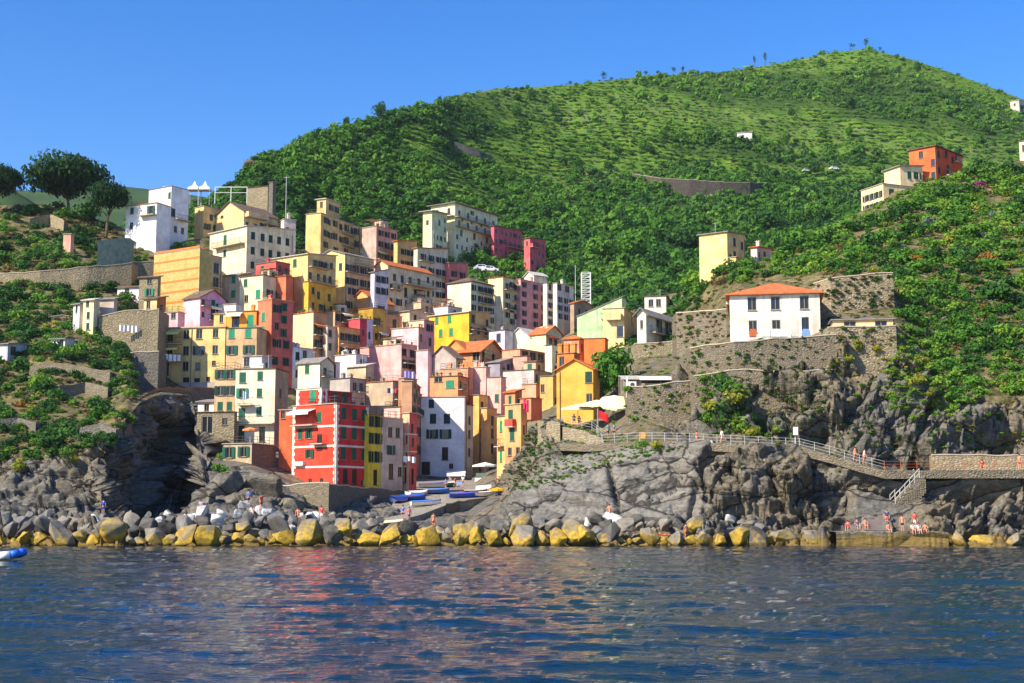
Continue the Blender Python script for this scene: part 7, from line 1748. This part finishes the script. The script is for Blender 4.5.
for px, py, rz, hu, cv, lab, roll in [(412,500,.5,'2a5ac8','2a5ac8','blue covered rowing boat hauled up at the left edge of the ramp',8), (426,506,.3,'e8e8ea','3a7ad8','white rowing boat with a blue cover low on the ramp',0), (398,502,1.2,'3a4a7a','2a4a9a','dark blue rowing boat propped against the quay wall',30),
    (417,496,.9,'d8d4cc','e4e4e4','white rowing boat higher on the left of the ramp',12), (436,494,.4,'3a6ac0','4a8ae0','light blue rowing boat in the middle of the ramp',0), (464,498,.2,'2a4ab0','2a5ad0','blue rowing boat at the right edge of the ramp',0), (475,495,.6,'8a2a2a','c8c4bc','red rowing boat with a pale cover near the white awning',0),
    (484,497,.3,'e8e4dc','d8d8dc','white rowing boat right of the red one',0), (448,487,1.0,'2a8a8a','e8e8e8','teal rowing boat at the head of the ramp',0), (432,488,.1,'c8c8cc','3a5aa8','grey rowing boat with a dark blue cover at the head of the ramp',0), (390,527,.1,'d8a060','e0d0b0','tan rowing boat lying behind the waterline boulders',10)]:
    loc = on_ramp(px, py) if px != 390 else at(px, py, 160)
    if loc is not None: rowboat(loc, rz, hu, cv, lab, 4.0, roll)
def rib():
    Y = 92; b = at(26, 551.5, Y); L_ = 4.6; r = empty('inflatable_boat', Vector((b.x-L_/2, Y, 0)), math.radians(-4)); tag(r, 'white inflatable boat with a blue bow entering at the left edge', 'boat'); m = MB(); R = .25; pts = []
    for s, k0 in ((-1, 0), (1, 1)):
        pass
    side = [(-L_/2, -.75, .33), (.9, -.75, .36), (1.6, -.6, .44), (2.05, -.3, .54), (2.2, 0, .6), (2.05, .3, .54), (1.6, .6, .44), (.9, .75, .36), (-L_/2, .75, .33)]
    for a, c in zip(side[:-1], side[1:]):
        tip = (a[0]+c[0])/2 > 1.5; m.tube(a, c, R, n=12, m=1 if tip else 0)
    for q in side[1:-1]:
        for k in range(6):
            pass
    bm = bmesh.new(); 
    for q in side:
        bmesh.ops.create_icosphere(bm, subdivisions=2, radius=R*1.0, matrix=Matrix.Translation(q))
    tmp = bpy.data.meshes.new('t'); bm.to_mesh(tmp); bm.free(); m.add([v.co for v in tmp.vertices], [tuple(p.vertices) for p in tmp.polygons]); n0 = len(m.f)-len(tmp.polygons)
    for i, p in enumerate(tmp.polygons):
        if sum(tmp.vertices[k].co.x for k in p.vertices)/3 > 1.55: m.m[n0+i] = 1
    m.build('tube', [plain('eeeef0', .4), plain('2a6ad0', .4)], r, True); h = MB()
    h.add([(-L_/2, -.6, .3), (1.5, -.5, .35), (2.1, 0, .5), (1.5, .5, .35), (-L_/2, .6, .3), (-L_/2, 0, -.12), (1.2, 0, -.1)], [(0, 1, 6, 5), (1, 2, 6), (2, 3, 6), (3, 4, 5, 6), (0, 5, 4), (0, 4, 3, 2, 1)]); h.build('hull', plain('d8dade', .5), r)
    q = MB(); q.box(-.5, -.1, -.5, .5, .3, .7); q.build('seat', plain('5a6a8a', .7), r); e = MB(); e.box(-L_/2-.35, -L_/2-.02, -.16, .16, .55, 1.0); e.tube((-L_/2-.18, 0, -.3), (-L_/2-.18, 0, .6), .07); e.build('outboard_motor', plain('3a3e44', .4), r)
rib()
# ---------------------------------------------------------------- cars on the hill road
def car(px, py, Y, col, label, rz=0):
    loc = at(px, py, Y); r = empty('parked_car', loc, rz); tag(r, label, 'car'); m = MB(); prof = [(-2.0, .3), (2.0, .3), (2.05, .75), (1.2, .9), (.55, 1.42), (-1.2, 1.45), (-1.85, .95), (-2.05, .8)]
    n = len(prof); m.add([(x, -.85, z) for x, z in prof]+[(x, .85, z) for x, z in prof], [tuple(range(n))[::-1], tuple(range(n, 2*n))]+[(k, (k+1) % n, n+(k+1) % n, n+k) for k in range(n)]); m.build('body', plain(col, .25, 1, .5), r)
    g = MB()
    for s in (-.865, .865):
        y0, y1 = (s, s+.012) if s < 0 else (s-.012, s); g.box(-1.15, -.1, y0, y1, .95, 1.33); g.box(0, .6, y0, y1, .95, 1.28)
    g.build('side_window', M['glass'], r)
    for x in (-1.25, 1.25):
        for s in (-.8, .8): w = MB(); w.tube((x, s-.1, .32), (x, s+.1, .32), .32, n=12); w.build('wheel', M['frame_dark'], r)
for px, py, lab, c_, rz in ((834, 170.5, 'white car on the hill road below the summit', 'f0f0ee', .3), (807, 172.5, 'half hidden silver car on the hill road, left of the white one', 'b8bcc0', .2)):
    q = hit(px, py)[0]; car(px, py-.5, q.y-3, c_, lab, rz)
for px, py, Y, lab, c_, rz in ((482, 270.5, 352, 'silver car parked behind the cream house in the trees', 'c8ccd2', .2), (490, 272, 351, 'white car parked behind the cream house in the trees', 'eceef0', .2)):
    car(px, py, Y, c_, lab, rz)
# air conditioner, building sacks on the restored house terrace
for k, (px, w, c_) in enumerate(((766, 1.1, 'eceae4'), (775, 1.3, 'f2f0ec'), (784, 1.0, 'dfe0e4'), (795, .9, 'c8c4b8'), (806, .9, '7a9ac8'), (753, .8, 'b8643c'))):
    b = at(px, 337, 178.2); m = MB(); m.box(-w/2, w/2, -.4, .4, 0, .8); m.box(-w/2+.1, w/2-.1, -.3, .3, .8, 1.0); o = m.build('building_sack', plain(c_, .9)); o.location = b
    tag(o, f"{['white bulging','big white','pale','dusty beige','faded blue','brick red'][k]} building sack on the terrace before the restored house", 'sack')
r_ = empty('air_conditioner', at(629, 388, 178.5)); tag(r_, 'white air conditioner on a white post right of the cafe parasols', 'air conditioner'); m = MB(); m.box(-.1, .9, -.25, .25, 0, .8); m.box(-.35, -.15, -.2, .2, -1.2, 1.4); m.build('casing', plain('f0f0ee', .5), r_)
m = MB(); m.tube((.42, -.27, .4), (.42, -.25, .4), .28, n=14); m.build('fan_grille', M['iron'], r_)
NOROOM = set('villa towerhouse scaffhouse red redtop whiteharb castle store yelgable stoneshore stonearch hotel yellowleft olive olive_terr creamcliff creamcliff_hut beigenarrow terratower yellownarrow greyharb peachred creambig yelhill hillshed creamright yelmod pinktall greytall greytall2'.split())
# roof clutter that is part of the houses
for k_, h in list(HS.items()):
    if h.sub is None and h.L1 > 4 and getattr(h, 'zroof', None) and k_ not in ('castle', 'stonehut', 'restored', 'garage'):
        r = h.rnd; q = r.random()
        if q < .38: h.aerial(r.uniform(.2, .8), r.uniform(.3, .8), r.uniform(1.8, 3.0))
        elif q < .55: h.dish(r.uniform(.2, .8), r.uniform(.2, .6), 1.2)
        if h.zroof < h.h-.2 and h.L1 > 4.5 and h.L2 > 4 and k_ not in NOROOM and r.random() < .55:
            h.roofroom(r)
        if k_ not in NOAUTO and k_ not in NOROOM:
            flat = h.zroof < h.h-.2
            if flat and not hasattr(h, 'railed') and r.random() < .4: h.rail()
            if flat and h.L1 > 4 and h.L2 > 4.5 and r.random() < .4: h.pergola(r)
            if flat and r.random() < .45: h.planters(r)
            hs_ = [q for q in h.holes['R'] if q[3]-q[2] > 1.1 and q[1]-q[0] > .6 and q[2] > h.h-9]
            r.shuffle(hs_)
            for q in hs_[:r.choice([1, 1, 2, 2, 3])]:
                z = q[2]-.12; u0, u1 = max(.02, (q[0]-.7)/h.L2), min(.98, (q[1]+.7)/h.L2)
                h.balcony('R', u0, u1, 0, .75, .95, z=z)
                if r.random() < .3: h.awning('R', u0, u1, 0, 1.1, .45, r.choice(['efe0b4', 'e4e4dc', 'd8783c', '8aa884', 'c8503c']), z=q[3]+.35)
        if h.zroof < h.h-.2 and r.random() < .6: h.chimney(r.uniform(.15, .85), r.uniform(.3, .8), r.uniform(.7, 1.3), .55)
        if r.random() < .5 and h.h > 8: h.pipe('R', r.choice([.04, .96]))
n = bpy.data.materials.new('thin_sea_air'); n.use_nodes = True; t = n.node_tree; t.nodes.clear()
o = t.nodes.new('ShaderNodeOutputMaterial'); v = t.nodes.new('ShaderNodeVolumePrincipled'); v.inputs['Density'].default_value = .00005; v.inputs['Color'].default_value = (.80, .88, 1, 1); v.inputs['Anisotropy'].default_value = .2
t.links.new(v.outputs[0], o.inputs['Volume'])
m = MB(); m.box(-2600, 2600, -120, 1900, -10, 420); tag(m.build('haze', n), kind='stuff')
# ---------------------------------------------------------------- light, sky, camera
SUN_AZ = 52.0; SUN_EL = 38.0         # degrees left of straight behind the camera, and up
sd = Vector((-math.sin(math.radians(SUN_AZ))*math.cos(math.radians(SUN_EL)), -math.cos(math.radians(SUN_AZ))*math.cos(math.radians(SUN_EL)), math.sin(math.radians(SUN_EL))))
L = bpy.data.lights.new('sun', 'SUN'); L.energy = 4.9; L.angle = math.radians(.5); L.color = (1, .88, .69)
so = bpy.data.objects.new('sun', L); COL.objects.link(so); so.rotation_euler = sd.to_track_quat('Z', 'Y').to_euler(); so.location = (-60, -60, 120)
w = bpy.data.worlds.new('World'); SC.world = w; w.use_nodes = True
nt = w.node_tree; bg = nt.nodes['Background']
sk = nt.nodes.new('ShaderNodeTexSky'); sk.sky_type = 'NISHITA'; sk.sun_disc = False
sk.sun_elevation = math.radians(SUN_EL); sk.sun_rotation = math.atan2(sd.x, sd.y); sk.air_density = 1.0; sk.dust_density = .35; sk.ozone_density = 3.0; sk.altitude = 0
hs = nt.nodes.new('ShaderNodeHueSaturation'); hs.inputs['Saturation'].default_value = 1.40; hs.inputs['Hue'].default_value = .513
nt.links.new(sk.outputs[0], hs.inputs['Color']); nt.links.new(hs.outputs[0], bg.inputs[0]); bg.inputs[1].default_value = .125
cam = bpy.data.cameras.new('camera'); co = bpy.data.objects.new('camera', cam); COL.objects.link(co)
co.location = (0, 0, H); co.rotation_euler = (math.radians(90)+PITCH, 0, 0)
cam.sensor_width = 36; cam.lens = F*36/1024; cam.clip_end = 12000; cam.clip_start = .1
SC.camera = co
vs = SC.view_settings; vs.view_transform = 'Standard'; vs.look = 'None'; vs.exposure = .80; vs.gamma = 1; vs.use_curve_mapping = False
SC.cycles.max_bounces = 6; SC.cycles.diffuse_bounces = 3; SC.cycles.glossy_bounces = 3
